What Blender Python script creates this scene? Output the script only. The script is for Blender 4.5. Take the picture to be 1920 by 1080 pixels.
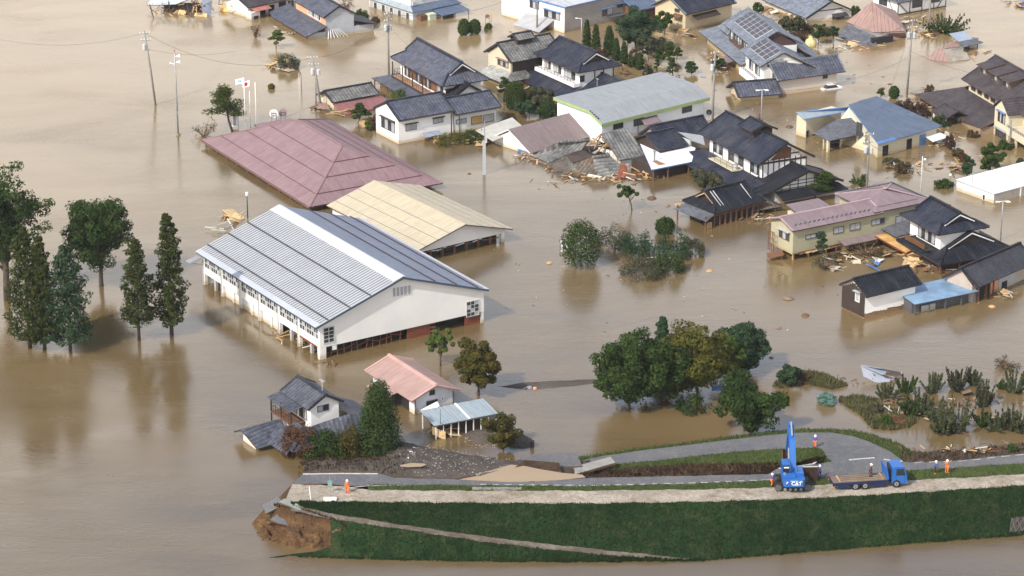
import bpy, bmesh, math, random
import numpy as np
from mathutils import Vector, Matrix, Euler
random.seed(7); RNG = np.random.default_rng(7)
for o in list(bpy.data.objects): bpy.data.objects.remove(o)
SC = bpy.context.scene
COL = SC.collection
R = math.radians
# ------------------------------------------------------------------ camera, sky, sun, exposure
F_PX, PITCH, CAM_H = 5200.0, R(20.4), 150.0          # focal length in photo pixels, tilt, height above the flood
cam = bpy.data.cameras.new('camera'); cam.sensor_width = 36; cam.lens = 36 * F_PX / 1920
cam.clip_start = 1; cam.clip_end = 8000
camo = bpy.data.objects.new('camera', cam); COL.objects.link(camo)
camo.location = (0, 0, CAM_H); camo.rotation_euler = (R(90) - PITCH, 0, 0)
SC.camera = camo
SUN_EL, SUN_AZ = R(42), math.atan2(-0.66, -0.75)      # sun behind the camera's left shoulder (x,y towards the sun)
sx, sy = math.sin(SUN_AZ) * math.cos(SUN_EL), math.cos(SUN_AZ) * math.cos(SUN_EL)
world = bpy.data.worlds.new('World'); SC.world = world; world.use_nodes = True
wn = world.node_tree.nodes; bg = wn['Background']
sky = wn.new('ShaderNodeTexSky'); sky.sky_type = 'NISHITA'; sky.sun_disc = False
sky.sun_elevation = SUN_EL; sky.sun_rotation = SUN_AZ
sky.air_density = 1.0; sky.dust_density = 2.0; sky.ozone_density = 1.0
# bright broken cloud, thickening towards the horizon all the way round
wl = world.node_tree.links; tc = wn.new('ShaderNodeTexCoord'); sp = wn.new('ShaderNodeSeparateXYZ'); wl.new(tc.outputs['Generated'], sp.inputs[0])
mpg = wn.new('ShaderNodeMapping'); mpg.inputs['Scale'].default_value = (1, 1, 2.6); mpg.inputs['Location'].default_value = (2.74, 1.42, .66); wl.new(tc.outputs['Generated'], mpg.inputs[0])
nz = wn.new('ShaderNodeTexNoise'); nz.inputs['Scale'].default_value = 3.2; nz.inputs['Detail'].default_value = 6; nz.inputs['Distortion'].default_value = .6; wl.new(mpg.outputs[0], nz.inputs['Vector'])
el = wn.new('ShaderNodeMapRange'); el.interpolation_type = 'SMOOTHSTEP'; wl.new(sp.outputs[2], el.inputs[0])
for k, v in enumerate((.16, .58, .58, .0)): el.inputs[k + 1].default_value = v
ad = wn.new('ShaderNodeMath'); ad.operation = 'ADD'; wl.new(nz.outputs[0], ad.inputs[0]); wl.new(el.outputs[0], ad.inputs[1])
cv = wn.new('ShaderNodeMapRange'); cv.interpolation_type = 'SMOOTHSTEP'; wl.new(ad.outputs[0], cv.inputs[0])
for k, v in enumerate((.52, .95, .0, .95)): cv.inputs[k + 1].default_value = v
mxw = wn.new('ShaderNodeMix'); mxw.data_type = 'RGBA'; wl.new(cv.outputs[0], mxw.inputs[0]); wl.new(sky.outputs[0], mxw.inputs[6]); mxw.inputs[7].default_value = (6.9, 6.5, 6.0, 1)
wl.new(mxw.outputs[2], bg.inputs[0]); bg.inputs[1].default_value = 0.15
sl = bpy.data.lights.new('sun', 'SUN'); sl.energy = 2.9; sl.angle = R(1.2); sl.color = (1.0, 0.95, 0.87)
so = bpy.data.objects.new('sun', sl); COL.objects.link(so)
so.rotation_euler = Vector((-sx, -sy, -math.sin(SUN_EL))).to_track_quat('-Z', 'Y').to_euler()
so.location = (0, 300, 300)
vs = SC.view_settings; vs.view_transform = 'Standard'; vs.look = 'None'; vs.gamma = 1; vs.use_curve_mapping = False
SC.display_settings.display_device = 'sRGB'
vs.exposure = 0.76
SC.cycles.volume_bounces = 0; SC.cycles.max_bounces = 6; SC.cycles.transparent_max_bounces = 8

# ------------------------------------------------------------------ pixel of the photograph -> point of the place
CT, ST = math.cos(PITCH), math.sin(PITCH)
def P(px, py, z=0.0):
    a, b = (px - 960) / F_PX, (540 - py) / F_PX
    w = (a, CT + b * ST, -ST + b * CT)
    s = (z - CAM_H) / w[2]
    return Vector((w[0] * s, w[1] * s, z))
def proj(x, y, z):
    f = y * CT - (z - CAM_H) * ST; u = y * ST + (z - CAM_H) * CT
    return (960 + F_PX * x / f, 540 - F_PX * u / f)
def zrow(x, y, py):                                   # the height over (x, y) that shows at photo row py
    b = (540 - py) / F_PX
    t = (b * CT - ST) / (CT + b * ST)
    return CAM_H + y * t
def hgt(px, py0, py1, z=0.0):                         # height of an upright thing standing at (px, py0) that reaches row py1
    p = P(px, py0, z); return zrow(p.x, p.y, py1) - z
def ppm(px, py): # px per metre there
    p = P(px, py); return F_PX / (p.y * CT + CAM_H * ST)

# ------------------------------------------------------------------ materials
MATS = {}
def nt(name):
    m = bpy.data.materials.new(name); m.use_nodes = True; n = m.node_tree
    return m, n, n.nodes, n.links, n.nodes['Principled BSDF']
def mixc(n, l, fac, a, b, mode='MIX'):
    x = n.new('ShaderNodeMix'); x.data_type = 'RGBA'; x.blend_type = mode
    for s, v in ((x.inputs[0], fac), (x.inputs[6], a), (x.inputs[7], b)):
        if hasattr(v, 'links'): l.new(v, s)
        elif isinstance(v, (int, float)): s.default_value = v
        else: s.default_value = (*v, 1) if len(v) == 3 else v
    return x.outputs[2]
def ramp(n, l, src, stops):
    r = n.new('ShaderNodeValToRGB'); e = r.color_ramp.elements
    while len(e) < len(stops): e.new(0.5)
    for k, (p, c) in enumerate(stops):
        e[k].position = p; e[k].color = (c, c, c, 1) if isinstance(c, (int, float)) else (*c, 1)
    l.new(src, r.inputs[0]); return r.outputs[0]
def noise(n, l, vec, scale, detail=4, rough=.6, dist=0):
    x = n.new('ShaderNodeTexNoise'); x.inputs['Scale'].default_value = scale; x.inputs['Detail'].default_value = detail
    x.inputs['Roughness'].default_value = rough; x.inputs['Distortion'].default_value = dist
    if vec is not None: l.new(vec, x.inputs['Vector'])
    return x.outputs[0]
def mth(n, l, op, a, b=None, c=None):
    x = n.new('ShaderNodeMath'); x.operation = op
    for k, v in enumerate((a, b, c)):
        if v is None: continue
        if hasattr(v, 'links'): l.new(v, x.inputs[k])
        else: x.inputs[k].default_value = v
    return x.outputs[0]
def bump(n, l, h, bs, strength=.5, dist=.1):
    b = n.new('ShaderNodeBump'); b.inputs['Strength'].default_value = strength; b.inputs['Distance'].default_value = dist
    l.new(h, b.inputs['Height']); l.new(b.outputs[0], bs.inputs['Normal']); return b
def geo_pos(n): return n.new('ShaderNodeNewGeometry').outputs['Position']
def sc3(c, k): return tuple(min(1, x * k) for x in c)

def mat(name, col, rough=.7, var=.18, scale=.6, metal=0, stain=None, spec=.4, bmp=0):
    """plain weathered surface; stain = colour of the mud left near the waterline"""
    if name in MATS: return MATS[name]
    m, t, n, l, b = nt(name); p = geo_pos(n)
    f = noise(n, l, p, scale, 5); f2 = noise(n, l, p, scale * 7, 3)
    c = mixc(n, l, ramp(n, l, f, [(.3, 0), (.7, 1)]), sc3(col, 1 - var), sc3(col, 1 + var * .6))
    c = mixc(n, l, mth(n, l, 'MULTIPLY', f2, var), c, sc3(col, .55))
    if stain:
        s = n.new('ShaderNodeSeparateXYZ'); l.new(p, s.inputs[0])
        edge = mth(n, l, 'ADD', s.outputs[2], mth(n, l, 'MULTIPLY', noise(n, l, p, .9, 4), -0.9))
        c = mixc(n, l, ramp(n, l, mth(n, l, 'MULTIPLY_ADD', edge, .6, .33), [(.25, .85), (.5, .12), (1, 0)]), c, stain)
    l.new(c, b.inputs['Base Color']); b.inputs['Roughness'].default_value = rough; b.inputs['Metallic'].default_value = metal
    b.inputs['Specular IOR Level'].default_value = spec
    if bmp: bump(n, l, f2, b, bmp, .1)
    MATS[name] = m; return m

def roofmat(name, col, pu=.32, pv=.30, kind='tile', rough=.6, var=.3, dirt=(.2, .19, .17), dirtf=.25, spec=.22, depth=.05):
    """roof covering drawn in metres along (u) and up (v) the slope: clay tiles, seamed sheet or flat slates"""
    if name in MATS: return MATS[name]
    m, t, n, l, b = nt(name)
    uv = n.new('ShaderNodeUVMap'); s = n.new('ShaderNodeSeparateXYZ'); l.new(uv.outputs[0], s.inputs[0])
    u = mth(n, l, 'DIVIDE', s.outputs[0], pu); v = mth(n, l, 'DIVIDE', s.outputs[1], pv)
    fu = mth(n, l, 'FRACT', u); fv = mth(n, l, 'FRACT', v)
    cell = n.new('ShaderNodeCombineXYZ')
    l.new(mth(n, l, 'FLOOR', u), cell.inputs[0]); l.new(mth(n, l, 'FLOOR', v), cell.inputs[1])
    wnz = n.new('ShaderNodeTexWhiteNoise'); wnz.noise_dimensions = '2D'; l.new(cell.outputs[0], wnz.inputs['Vector'])
    p = geo_pos(n); big = noise(n, l, p, .35, 5, .65)
    if kind == 'tile':
        hu = mth(n, l, 'SINE', mth(n, l, 'MULTIPLY', u, 2 * math.pi))
        h = mth(n, l, 'ADD', mth(n, l, 'MULTIPLY', hu, .5), mth(n, l, 'MULTIPLY', fv, -.7))
        groove = mth(n, l, 'MAXIMUM', ramp(n, l, fv, [(.0, 0), (.86, 0), (.95, .8)]), ramp(n, l, hu, [(0, .75), (.22, 0)]))
    elif kind == 'seam':
        h = ramp(n, l, fu, [(0, 0), (.42, 0), (.46, 1), (.54, 1), (.58, 0)])
        groove = ramp(n, l, fu, [(.50, 0), (.60, .75), (.72, 0)])
    else:
        h = mth(n, l, 'MULTIPLY', fv, -1)
        groove = ramp(n, l, fv, [(0, 0), (.82, 0), (.96, .7)])
    c = mixc(n, l, wnz.outputs[0], sc3(col, 1 - var), sc3(col, 1 + var))
    c = mixc(n, l, mth(n, l, 'MULTIPLY', ramp(n, l, big, [(.42, 0), (.72, 1)]), dirtf * 2), c, dirt)
    sv = n.new('ShaderNodeCombineXYZ'); l.new(mth(n, l, 'MULTIPLY', s.outputs[0], 1.6), sv.inputs[0]); l.new(mth(n, l, 'MULTIPLY', s.outputs[1], .16), sv.inputs[1])
    stk = noise(n, l, sv.outputs[0], 1.0, 5, .7)
    c = mixc(n, l, ramp(n, l, stk, [(.46, 0), (.66, .45)]), c, sc3(col, .62)); c = mixc(n, l, ramp(n, l, stk, [(.3, .28), (.45, 0)]), c, dirt)
    c = mixc(n, l, mth(n, l, 'MULTIPLY', groove, .6), c, sc3(col, .3))
    l.new(c, b.inputs['Base Color']); b.inputs['Roughness'].default_value = rough
    b.inputs['Specular IOR Level'].default_value = spec
    bump(n, l, h, b, .8, depth)
    MATS[name] = m; return m

def leafmat(name, col, col2, trans=.25):
    if name in MATS: return MATS[name]
    m, t, n, l, b = nt(name)
    a = n.new('ShaderNodeAttribute'); a.attribute_name = 'tint'
    s = n.new('ShaderNodeSeparateColor'); l.new(a.outputs['Color'], s.inputs[0])
    c = mixc(n, l, s.outputs[0], col, col2)
    c = mixc(n, l, mth(n, l, 'MULTIPLY', s.outputs[1], .5), c, sc3(col, .5))
    l.new(c, b.inputs['Base Color']); b.inputs['Roughness'].default_value = .8; b.inputs['Specular IOR Level'].default_value = .06
    tr = n.new('ShaderNodeBsdfTranslucent'); l.new(c, tr.inputs[0])
    mx = n.new('ShaderNodeMixShader'); mx.inputs[0].default_value = trans
    l.new(b.outputs[0], mx.inputs[1]); l.new(tr.outputs[0], mx.inputs[2]); l.new(mx.outputs[0], n['Material Output'].inputs[0])
    MATS[name] = m; return m

MUD = (.30, .21, .11)
WHITE = mat('white_plaster', (.78, .77, .74), .8, .08, .3, stain=(.5, .4, .27))
OFFW = mat('offwhite_siding', (.66, .66, .63), .7, .1, .4, stain=(.42, .34, .22))
GREYW = mat('grey_siding', (.40, .42, .45), .7, .12, .5, stain=(.36, .3, .2))
CREAM = mat('cream_plaster', (.56, .50, .36), .8, .1, .3, stain=(.45, .35, .2))
BEIGEW = mat('beige_plaster', (.52, .43, .28), .8, .12, .4, stain=(.36, .27, .15))
CONC = mat('concrete', (.24, .23, .21), .85, .2, .8, stain=(.28, .22, .14))
GREYCONC = mat('grey_render', (.30, .28, .26), .85, .15, .4, stain=(.25, .2, .13))
OLIVEW = mat('olive_siding', (.36, .335, .225), .75, .08, .4, stain=(.4, .3, .17))
WOOD = mat('raw_wood', (.46, .29, .13), .8, .35, 1.2)
PALEWOOD = mat('pale_wood', (.62, .44, .22), .8, .25, 1.5)
DARKWOOD = mat('dark_wood', (.045, .03, .024), .7, .3, 1.0)
BROWNWOOD = mat('brown_wood', (.15, .07, .035), .8, .3, 1.0)
REDWOOD = mat('red_boards', (.20, .055, .025), .75, .35, .8)
ORANGE = mat('orange_render', (.62, .30, .16), .8, .12, .5)
SALMON = mat('salmon_render', (.68, .33, .20), .8, .1, .5)
BLACK = mat('black_paint', (.02, .02, .022), .5, .2)
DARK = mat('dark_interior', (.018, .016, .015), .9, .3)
DGREY = mat('dark_grey_metal', (.09, .09, .095), .5, .2)
METAL = mat('galvanised_steel', (.30, .31, .32), .45, .2, 1, metal=.3)
PALEMETAL = mat('pale_metal', (.45, .46, .47), .4, .12, .5)
WHITEM = mat('white_metal', (.78, .78, .77), .5, .1)
GREENTRIM = mat('green_trim', (.30, .40, .17), .6, .15)
BLUEPAINT = mat('blue_paint', (.02, .17, .62), .35, .12, .6, spec=.5)
BLUETRIM = mat('blue_trim', (.10, .20, .42), .5, .15)
PLASTER_CLAY = mat('clay_wall', (.25, .15, .08), .95, .35, .8)
TARP = mat('grey_tarp', (.25, .28, .35), .6, .3)
STONE = mat('grey_stone', (.22, .2, .18), .9, .35, .9)
SOIL = mat('brown_soil', (.13, .08, .045), .95, .45, .7, bmp=.8)
CLAY = mat('ochre_soil', (.30, .16, .06), .95, .4, .5, bmp=.8)
BARK = mat('bark', (.085, .06, .045), .9, .35, 1.2)
DEADTWIG = mat('dead_twig', (.20, .14, .09), .9, .3, 1.2)
def glassmat(name, col, rough=.08):
    m, t, n, l, b = nt(name); b.inputs['Base Color'].default_value = (*col, 1)
    b.inputs['Roughness'].default_value = rough; b.inputs['Specular IOR Level'].default_value = .6
    f = noise(n, l, geo_pos(n), .8, 3); l.new(mixc(n, l, f, sc3(col, .6), sc3(col, 1.5)), b.inputs['Base Color'])
    MATS[name] = m; return m
GLASS = glassmat('window_glass', (.035, .04, .045)); CURTAIN = glassmat('curtained_glass', (.34, .35, .36), .15)
SOLAR = glassmat('solar_cell', (.020, .018, .034), .3)
KAWARA = roofmat('grey_roof_tile', (.078, .085, .115), .62, .56, dirtf=.14, var=.38)
KAWARA_D = roofmat('dark_roof_tile', (.019, .023, .041), .62, .56, dirtf=.12, var=.4)
KAWARA_BK = roofmat('black_roof_tile', (.010, .012, .019), .62, .56, dirtf=.05, var=.4)
KAWARA_OLD = roofmat('weathered_roof_tile', (.125, .125, .122), .66, .6, dirt=(.32, .31, .27), dirtf=.35, var=.5, rough=.7)
KAWARA_MUD = roofmat('muddy_roof_tile', (.095, .085, .075), .66, .6, dirt=(.22, .15, .09), dirtf=.5, var=.5, rough=.85)
BROWNTILE = roofmat('brown_roof_tile', (.055, .044, .048), .6, .56, dirtf=.1, rough=.6)
SLATE_D = roofmat('dark_slate', (.10, .105, .12), .8, .45, 'slate', dirtf=.1)
BLUEGREY = roofmat('blue_grey_roof', (.175, .20, .24), .62, .56, 'tile', dirtf=.1)
SEAM_RED = roofmat('red_sheet_roof', (.225, .145, .15), .55, 1, 'seam', dirt=(.29, .215, .215), dirtf=.22, var=.08, depth=.03)
SEAM_PINK = roofmat('pink_sheet_roof', (.33, .215, .185), .45, 1, 'seam', dirt=(.5, .33, .28), dirtf=.2, var=.07, depth=.03)
SEAM_MAUVE = roofmat('mauve_sheet_roof', (.205, .152, .162), .5, 1, 'seam', dirt=(.27, .215, .22), dirtf=.2, var=.06, depth=.03)
SEAM_BEIGE = roofmat('beige_sheet_roof', (.47, .405, .285), .6, 1, 'seam', dirt=(.42, .38, .30), dirtf=.2, var=.05, depth=.025)
SEAM_SILVER = roofmat('silver_sheet_roof', (.62, .65, .68), .8, 1, 'seam', dirt=(.5, .53, .56), dirtf=.2, var=.05, rough=.42, depth=.02)
SEAM_SHADED = roofmat('shaded_silver_roof', (.17, .20, .265), .8, 1, 'seam', dirt=(.2, .22, .26), dirtf=.2, var=.08, depth=.02)  # right gym slope: its shade put into a darker, bluer silver
SEAM_BLUE = roofmat('blue_sheet_roof', (.085, .115, .168), .5, 1, 'seam', dirt=(.14, .17, .215), dirtf=.25, var=.06, depth=.03)
SEAM_BROWN = roofmat('brown_sheet_roof', (.20, .155, .15), .42, 1, 'seam', dirt=(.24, .19, .18), dirtf=.25, var=.1, depth=.03)
SEAM_LBLUE = roofmat('pale_blue_sheet_roof', (.27, .32, .345), .5, 1, 'seam', dirt=(.32, .35, .36), dirtf=.2, var=.08, depth=.03)
SEAM_GREY = roofmat('pale_grey_sheet_roof', (.27, .285, .295), .7, 1, 'seam', dirt=(.22, .235, .24), dirtf=.25, var=.06, depth=.03)
SEAM_WHITE = roofmat('white_sheet_roof', (.78, .78, .77), .6, 1, 'seam', dirt=(.55, .5, .42), dirtf=.12, var=.04, depth=.02)
RUSTPINK = roofmat('faded_red_sheet_roof', (.29, .185, .16), .75, 1, 'seam', dirt=(.22, .16, .13), dirtf=.3, var=.12, depth=.06)

# ------------------------------------------------------------------ mesh building and naming
def link(o, parent=None):
    COL.objects.link(o)
    if parent is not None: o.parent = parent
    return o
class MB:
    """collects faces (with metre UVs) and becomes ONE mesh object"""
    def __init__(s): s.v = []; s.f = []; s.m = []; s.uv = []
    def face(s, pts, mi=0, uv=None):
        k = len(s.v); s.v += [tuple(p) for p in pts]; s.f.append(tuple(range(k, k + len(pts)))); s.m.append(mi)
        if uv is None:
            a = Vector(pts[0]); e = (Vector(pts[1]) - a); e = e.normalized() if e.length > 1e-9 else Vector((1, 0, 0))
            nrm = e.cross(Vector(pts[2]) - a)
            g = nrm.cross(e); g = g.normalized() if g.length > 1e-9 else Vector((0, 0, 1))
            uv = [((Vector(p) - a).dot(e), (Vector(p) - a).dot(g)) for p in pts]
        s.uv += uv
    def box(s, x0, x1, y0, y1, z0, z1, mi=0):
        c = [Vector((x, y, z)) for z in (z0, z1) for y in (y0, y1) for x in (x0, x1)]
        for q in ((0, 2, 3, 1), (4, 5, 7, 6), (0, 1, 5, 4), (2, 6, 7, 3), (0, 4, 6, 2), (1, 3, 7, 5)): s.face([c[i] for i in q], mi)
    def obox(s, mtx, sx, sy, sz, mi=0):                 # box of size (sx,sy,sz) centred in mtx
        c = [mtx @ Vector((x * sx / 2, y * sy / 2, z * sz / 2)) for z in (-1, 1) for y in (-1, 1) for x in (-1, 1)]
        for q in ((0, 2, 3, 1), (4, 5, 7, 6), (0, 1, 5, 4), (2, 6, 7, 3), (0, 4, 6, 2), (1, 3, 7, 5)): s.face([c[i] for i in q], mi)
    def beam(s, a, b, w, h, mi=0):
        a, b = Vector(a), Vector(b); d = b - a
        if d.length < 1e-6: return
        q = d.to_track_quat('X', 'Z') if abs(d.normalized().z) < .999 else d.to_track_quat('X', 'Y')
        s.obox(Matrix.Translation((a + b) / 2) @ q.to_matrix().to_4x4(), d.length, w, h, mi)
    def tube(s, pts, rad, n=6, mi=0, cap=True):
        pts = [Vector(p) for p in pts]; rings = []
        if not hasattr(rad, '__len__'): rad = [rad] * len(pts)
        for i, p in enumerate(pts):
            d = (pts[min(i + 1, len(pts) - 1)] - pts[max(i - 1, 0)])
            d = d.normalized() if d.length > 1e-9 else Vector((0, 0, 1))
            a = d.cross(Vector((0, 0, 1))) if abs(d.z) < .95 else d.cross(Vector((1, 0, 0)))
            a.normalize(); b = d.cross(a)
            rings.append([p + (a * math.cos(t) + b * math.sin(t)) * rad[i] for t in [2 * math.pi * k / n for k in range(n)]])
        for i in range(len(rings) - 1):
            for k in range(n):
                s.face([rings[i][k], rings[i + 1][k], rings[i + 1][(k + 1) % n], rings[i][(k + 1) % n]], mi)
        if cap:
            s.face(rings[0], mi); s.face(rings[-1][::-1], mi)
    def slab(s, quad, th, mi=0, side=None):             # flat polygon with thickness (downwards along its normal)
        q = [Vector(p) for p in quad]; nrm = (q[1] - q[0]).cross(q[2] - q[0]).normalized()
        if nrm.z < 0: nrm = -nrm; q = q[::-1]
        lo = [p - nrm * th for p in q]; side = mi if side is None else side
        e = (q[1] - q[0]).normalized(); gg = nrm.cross(e); uv = [((p - q[0]).dot(e), (p - q[0]).dot(gg)) for p in q]
        if gg.z < -1e-6: uv = [(a, -b) for a, b in uv]
        for i in range(1, len(q) - 1):                  # same fan above and below, so that a twisted slab keeps its thickness
            s.face([q[0], q[i], q[i + 1]], mi, [uv[0], uv[i], uv[i + 1]]); s.face([lo[0], lo[i + 1], lo[i]], side)
        for i in range(len(q)):
            j = (i + 1) % len(q); s.face([q[i], lo[i], lo[j], q[j]], side)
    def lathe(s, prof, n=10, mi=0, o=(0, 0, 0)):
        rings = [[Vector((o[0] + r * math.cos(2 * math.pi * k / n), o[1] + r * math.sin(2 * math.pi * k / n), o[2] + z)) for k in range(n)] for r, z in prof]
        for i in range(len(rings) - 1):
            for k in range(n): s.face([rings[i][k], rings[i][(k + 1) % n], rings[i + 1][(k + 1) % n], rings[i + 1][k]], mi)
    def mesh(s, name, mats):
        me = bpy.data.meshes.new(name); me.from_pydata(s.v, [], s.f)
        for m in (mats if isinstance(mats, (list, tuple)) else [mats]): me.materials.append(m)
        if s.f:
            me.polygons.foreach_set('material_index', s.m)
            u = me.uv_layers.new(name='UVMap'); u.data.foreach_set('uv', np.array(s.uv, dtype=np.float32).ravel())
        return me
    def build(s, name, mats, parent=None, smooth=False, weld=False):
        me = s.mesh(name, mats)
        if weld or smooth:
            b = bmesh.new(); b.from_mesh(me); bmesh.ops.remove_doubles(b, verts=b.verts, dist=.0005)
            bmesh.ops.recalc_face_normals(b, faces=b.faces); b.to_mesh(me); b.free()
        if smooth: me.polygons.foreach_set('use_smooth', [True] * len(me.polygons))
        return link(bpy.data.objects.new(name, me), parent)
def tag(o, label=None, cat=None, group=None, kind=None):
    if label: o['label'] = label
    if cat: o['category'] = cat
    if group: o['group'] = group
    if kind: o['kind'] = kind
    return o
def thing(name, label, cat, loc=(0, 0, 0), rz=0, group=None):
    o = bpy.data.objects.new(name, None); o.empty_display_size = .5; link(o)
    o.location = loc; o.rotation_euler = (0, 0, rz); return tag(o, label, cat, group)
def share(o, parent, mtx=None, name=None):              # another object on the same mesh
    c = o.copy(); COL.objects.link(c); c.parent = parent
    if mtx is not None: c.matrix_local = mtx
    return c
KIDS = {}
def copy_thing(o, loc, rz, label, kids):
    c = o.copy(); COL.objects.link(c); c.location = loc; c.rotation_euler = (0, 0, rz); c['label'] = label
    new = {}
    for k in kids:
        d = k.copy(); COL.objects.link(d); d.parent = new.get(k.parent, c); new[k] = d
    return c
# ------------------------------------------------------------------ flood water
def water_mat(name, near, far, ripple=.5, rough=.15, ior=1.5):
    m, t, n, l, b = nt(name); p = geo_pos(n)
    mp = n.new('ShaderNodeMapping'); mp.inputs['Scale'].default_value = (.5, 1.0, 1); l.new(p, mp.inputs[0])
    big = noise(n, l, mp.outputs[0], .012, 5, .55, 1.2); mid = noise(n, l, mp.outputs[0], .06, 5, .6, .8)
    fac = mth(n, l, 'ADD', mth(n, l, 'MULTIPLY', big, .75), mth(n, l, 'MULTIPLY', mid, .25))
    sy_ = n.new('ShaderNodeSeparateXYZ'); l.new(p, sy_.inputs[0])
    yy = n.new('ShaderNodeMapRange'); l.new(mth(n, l, 'ADD', sy_.outputs[1], mth(n, l, 'MULTIPLY', mth(n, l, 'ADD', big, -.5), 260)), yy.inputs[0])   # far mud colour painted paler, standing in for brighter sky reflection
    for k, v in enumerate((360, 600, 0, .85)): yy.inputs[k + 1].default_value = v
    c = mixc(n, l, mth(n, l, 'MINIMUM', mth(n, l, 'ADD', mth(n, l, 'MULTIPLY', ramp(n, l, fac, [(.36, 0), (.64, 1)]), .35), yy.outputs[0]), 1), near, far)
    ms = n.new('ShaderNodeMapping'); ms.inputs['Scale'].default_value = (.16, 1.0, 1); ms.inputs['Rotation'].default_value = (0, 0, .25); l.new(p, ms.inputs[0])
    sk = noise(n, l, ms.outputs[0], .16, 6, .62, 2.2); c = mixc(n, l, ramp(n, l, sk, [(.42, .0), (.62, .07)]), c, sc3(far, 1.1)); c = mixc(n, l, ramp(n, l, sk, [(.28, .12), (.44, 0)]), c, sc3(near, .75))
    l.new(c, b.inputs['Base Color']); b.inputs['IOR'].default_value = ior
    l.new(ramp(n, l, mid, [(.35, rough * .7), (.7, rough * 2.0)]), b.inputs['Roughness'])
    mp2 = n.new('ShaderNodeMapping'); mp2.inputs['Scale'].default_value = (.7, 1.6, 1); l.new(p, mp2.inputs[0])
    r1 = noise(n, l, mp2.outputs[0], 1.3, 3, .55); r2 = noise(n, l, mp2.outputs[0], .28, 4, .6); r3 = noise(n, l, mp2.outputs[0], 4.5, 2, .5)
    patch = ramp(n, l, noise(n, l, mp.outputs[0], .03, 4, .6, 1), [(.38, .25), (.66, 1)])
    h = mth(n, l, 'ADD', mth(n, l, 'MULTIPLY', r1, .5), mth(n, l, 'ADD', mth(n, l, 'MULTIPLY', r2, .7), mth(n, l, 'MULTIPLY', r3, .14)))
    h = mth(n, l, 'MULTIPLY', h, patch)
    bump(n, l, h, b, .35 * ripple, .22)
    return m
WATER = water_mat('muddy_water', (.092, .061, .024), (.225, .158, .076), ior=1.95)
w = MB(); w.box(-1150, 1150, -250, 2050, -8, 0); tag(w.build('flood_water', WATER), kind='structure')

# ------------------------------------------------------------------ levee, roads and banks, laid out as bands between contour lines
JIT = {}
def lerp_line(line, px):
    xs = [q[0] for q in line]; px = np.asarray(px, float); y = np.interp(px, xs, [q[1] for q in line])
    if id(line) in JIT:
        a, k = JIT[id(line)]
        y = y + a * (np.sin(px * .061 + k) + .7 * np.sin(px * .143 + 2.1 * k) + .5 * np.sin(px * .31 + 3.7 * k) + .35 * np.sin(px * .73 + 5 * k)) / 1.6
    return y, np.interp(px, xs, [q[2] for q in line])
def zz(line, z): return [(x, y, z) for x, y in line]
GROUND_V, GROUND_F = [], []
def grid_mesh(name, rows, mt, amp=0, kind='structure', smooth=True, seed=0, edge=True, freq=.6, parent=None):
    """rows: array (ny, nx, 3) of points; noise height amp, fading out along the first and last row"""
    g = np.array(rows, dtype=float); ny, nx, _ = g.shape
    if amp:
        from mathutils import noise as mn
        for j in range(ny):
            f = 1.0 if not edge else math.sin(math.pi * j / (ny - 1)) ** .7
            for i in range(nx):
                p = g[j, i]; q = Vector((p[0] * freq, p[1] * freq, seed * 7.3))
                g[j, i, 2] += amp * f * (mn.noise(q) + .5 * mn.noise(q * 2.3) + .3 * mn.noise(q * 5.1))
    v = g.reshape(-1, 3); f = []
    for j in range(ny - 1):
        for i in range(nx - 1): f.append((j * nx + i, j * nx + i + 1, (j + 1) * nx + i + 1, (j + 1) * nx + i))
    me = bpy.data.meshes.new(name); me.from_pydata(v.tolist(), [], f); me.materials.append(mt)
    b = bmesh.new(); b.from_mesh(me); bmesh.ops.recalc_face_normals(b, faces=b.faces)
    if sum(q.normal.z for q in b.faces) < 0: bmesh.ops.reverse_faces(b, faces=b.faces)
    b.to_mesh(me); b.free()
    if smooth: me.polygons.foreach_set('use_smooth', [True] * len(me.polygons))
    k = len(GROUND_V); GROUND_V.extend([tuple(x) for x in v.tolist()]); GROUND_F.extend([tuple(i + k for i in q) for q in f])
    o = link(bpy.data.objects.new(name, me), parent)
    if kind: o['kind'] = kind
    return o
def band(name, lo, hi, x0, x1, mt, ny=6, step=6, amp=0, prof=None, xa=None, xb=None, **k):
    xs = np.arange(x0, x1 + .01, step); rows = []; ease = np.clip(1 - (xs - x0) / 60, 0, 1)
    xl = xs + ease * ((xa or x0) - x0); xh = xs + ease * ((xb or x0) - x0)
    yl, zl = lerp_line(lo, xl); yh, zh = lerp_line(hi, xh)
    A = np.array([P(x, y, z) for x, y, z in zip(xl, yl, zl)]); B = np.array([P(x, y, z) for x, y, z in zip(xh, yh, zh)])
    for j in range(ny + 1):
        t = j / ny; r = A * (1 - t) + B * t
        if prof: r[:, 2] += prof(t)
        rows.append(r)
    return grid_mesh(name, rows, mt, amp, **k)
def loft(name, a, b, mt, sub=6, ny=6, amp=0, prof=None, **k):
    """between two polylines of equal count given as (px, py, z)"""
    def dense(q):
        q = np.array([P(*p) for p in q]); t = np.linspace(0, len(q) - 1, (len(q) - 1) * sub + 1)
        return np.stack([np.interp(t, np.arange(len(q)), q[:, i]) for i in range(3)], 1)
    A, B = dense(a), dense(b); rows = []
    for j in range(ny + 1):
        t = j / ny; r = A * (1 - t) + B * t
        if prof: r[:, 2] += prof(t)
        rows.append(r)
    return grid_mesh(name, rows, mt, amp, **k)

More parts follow.
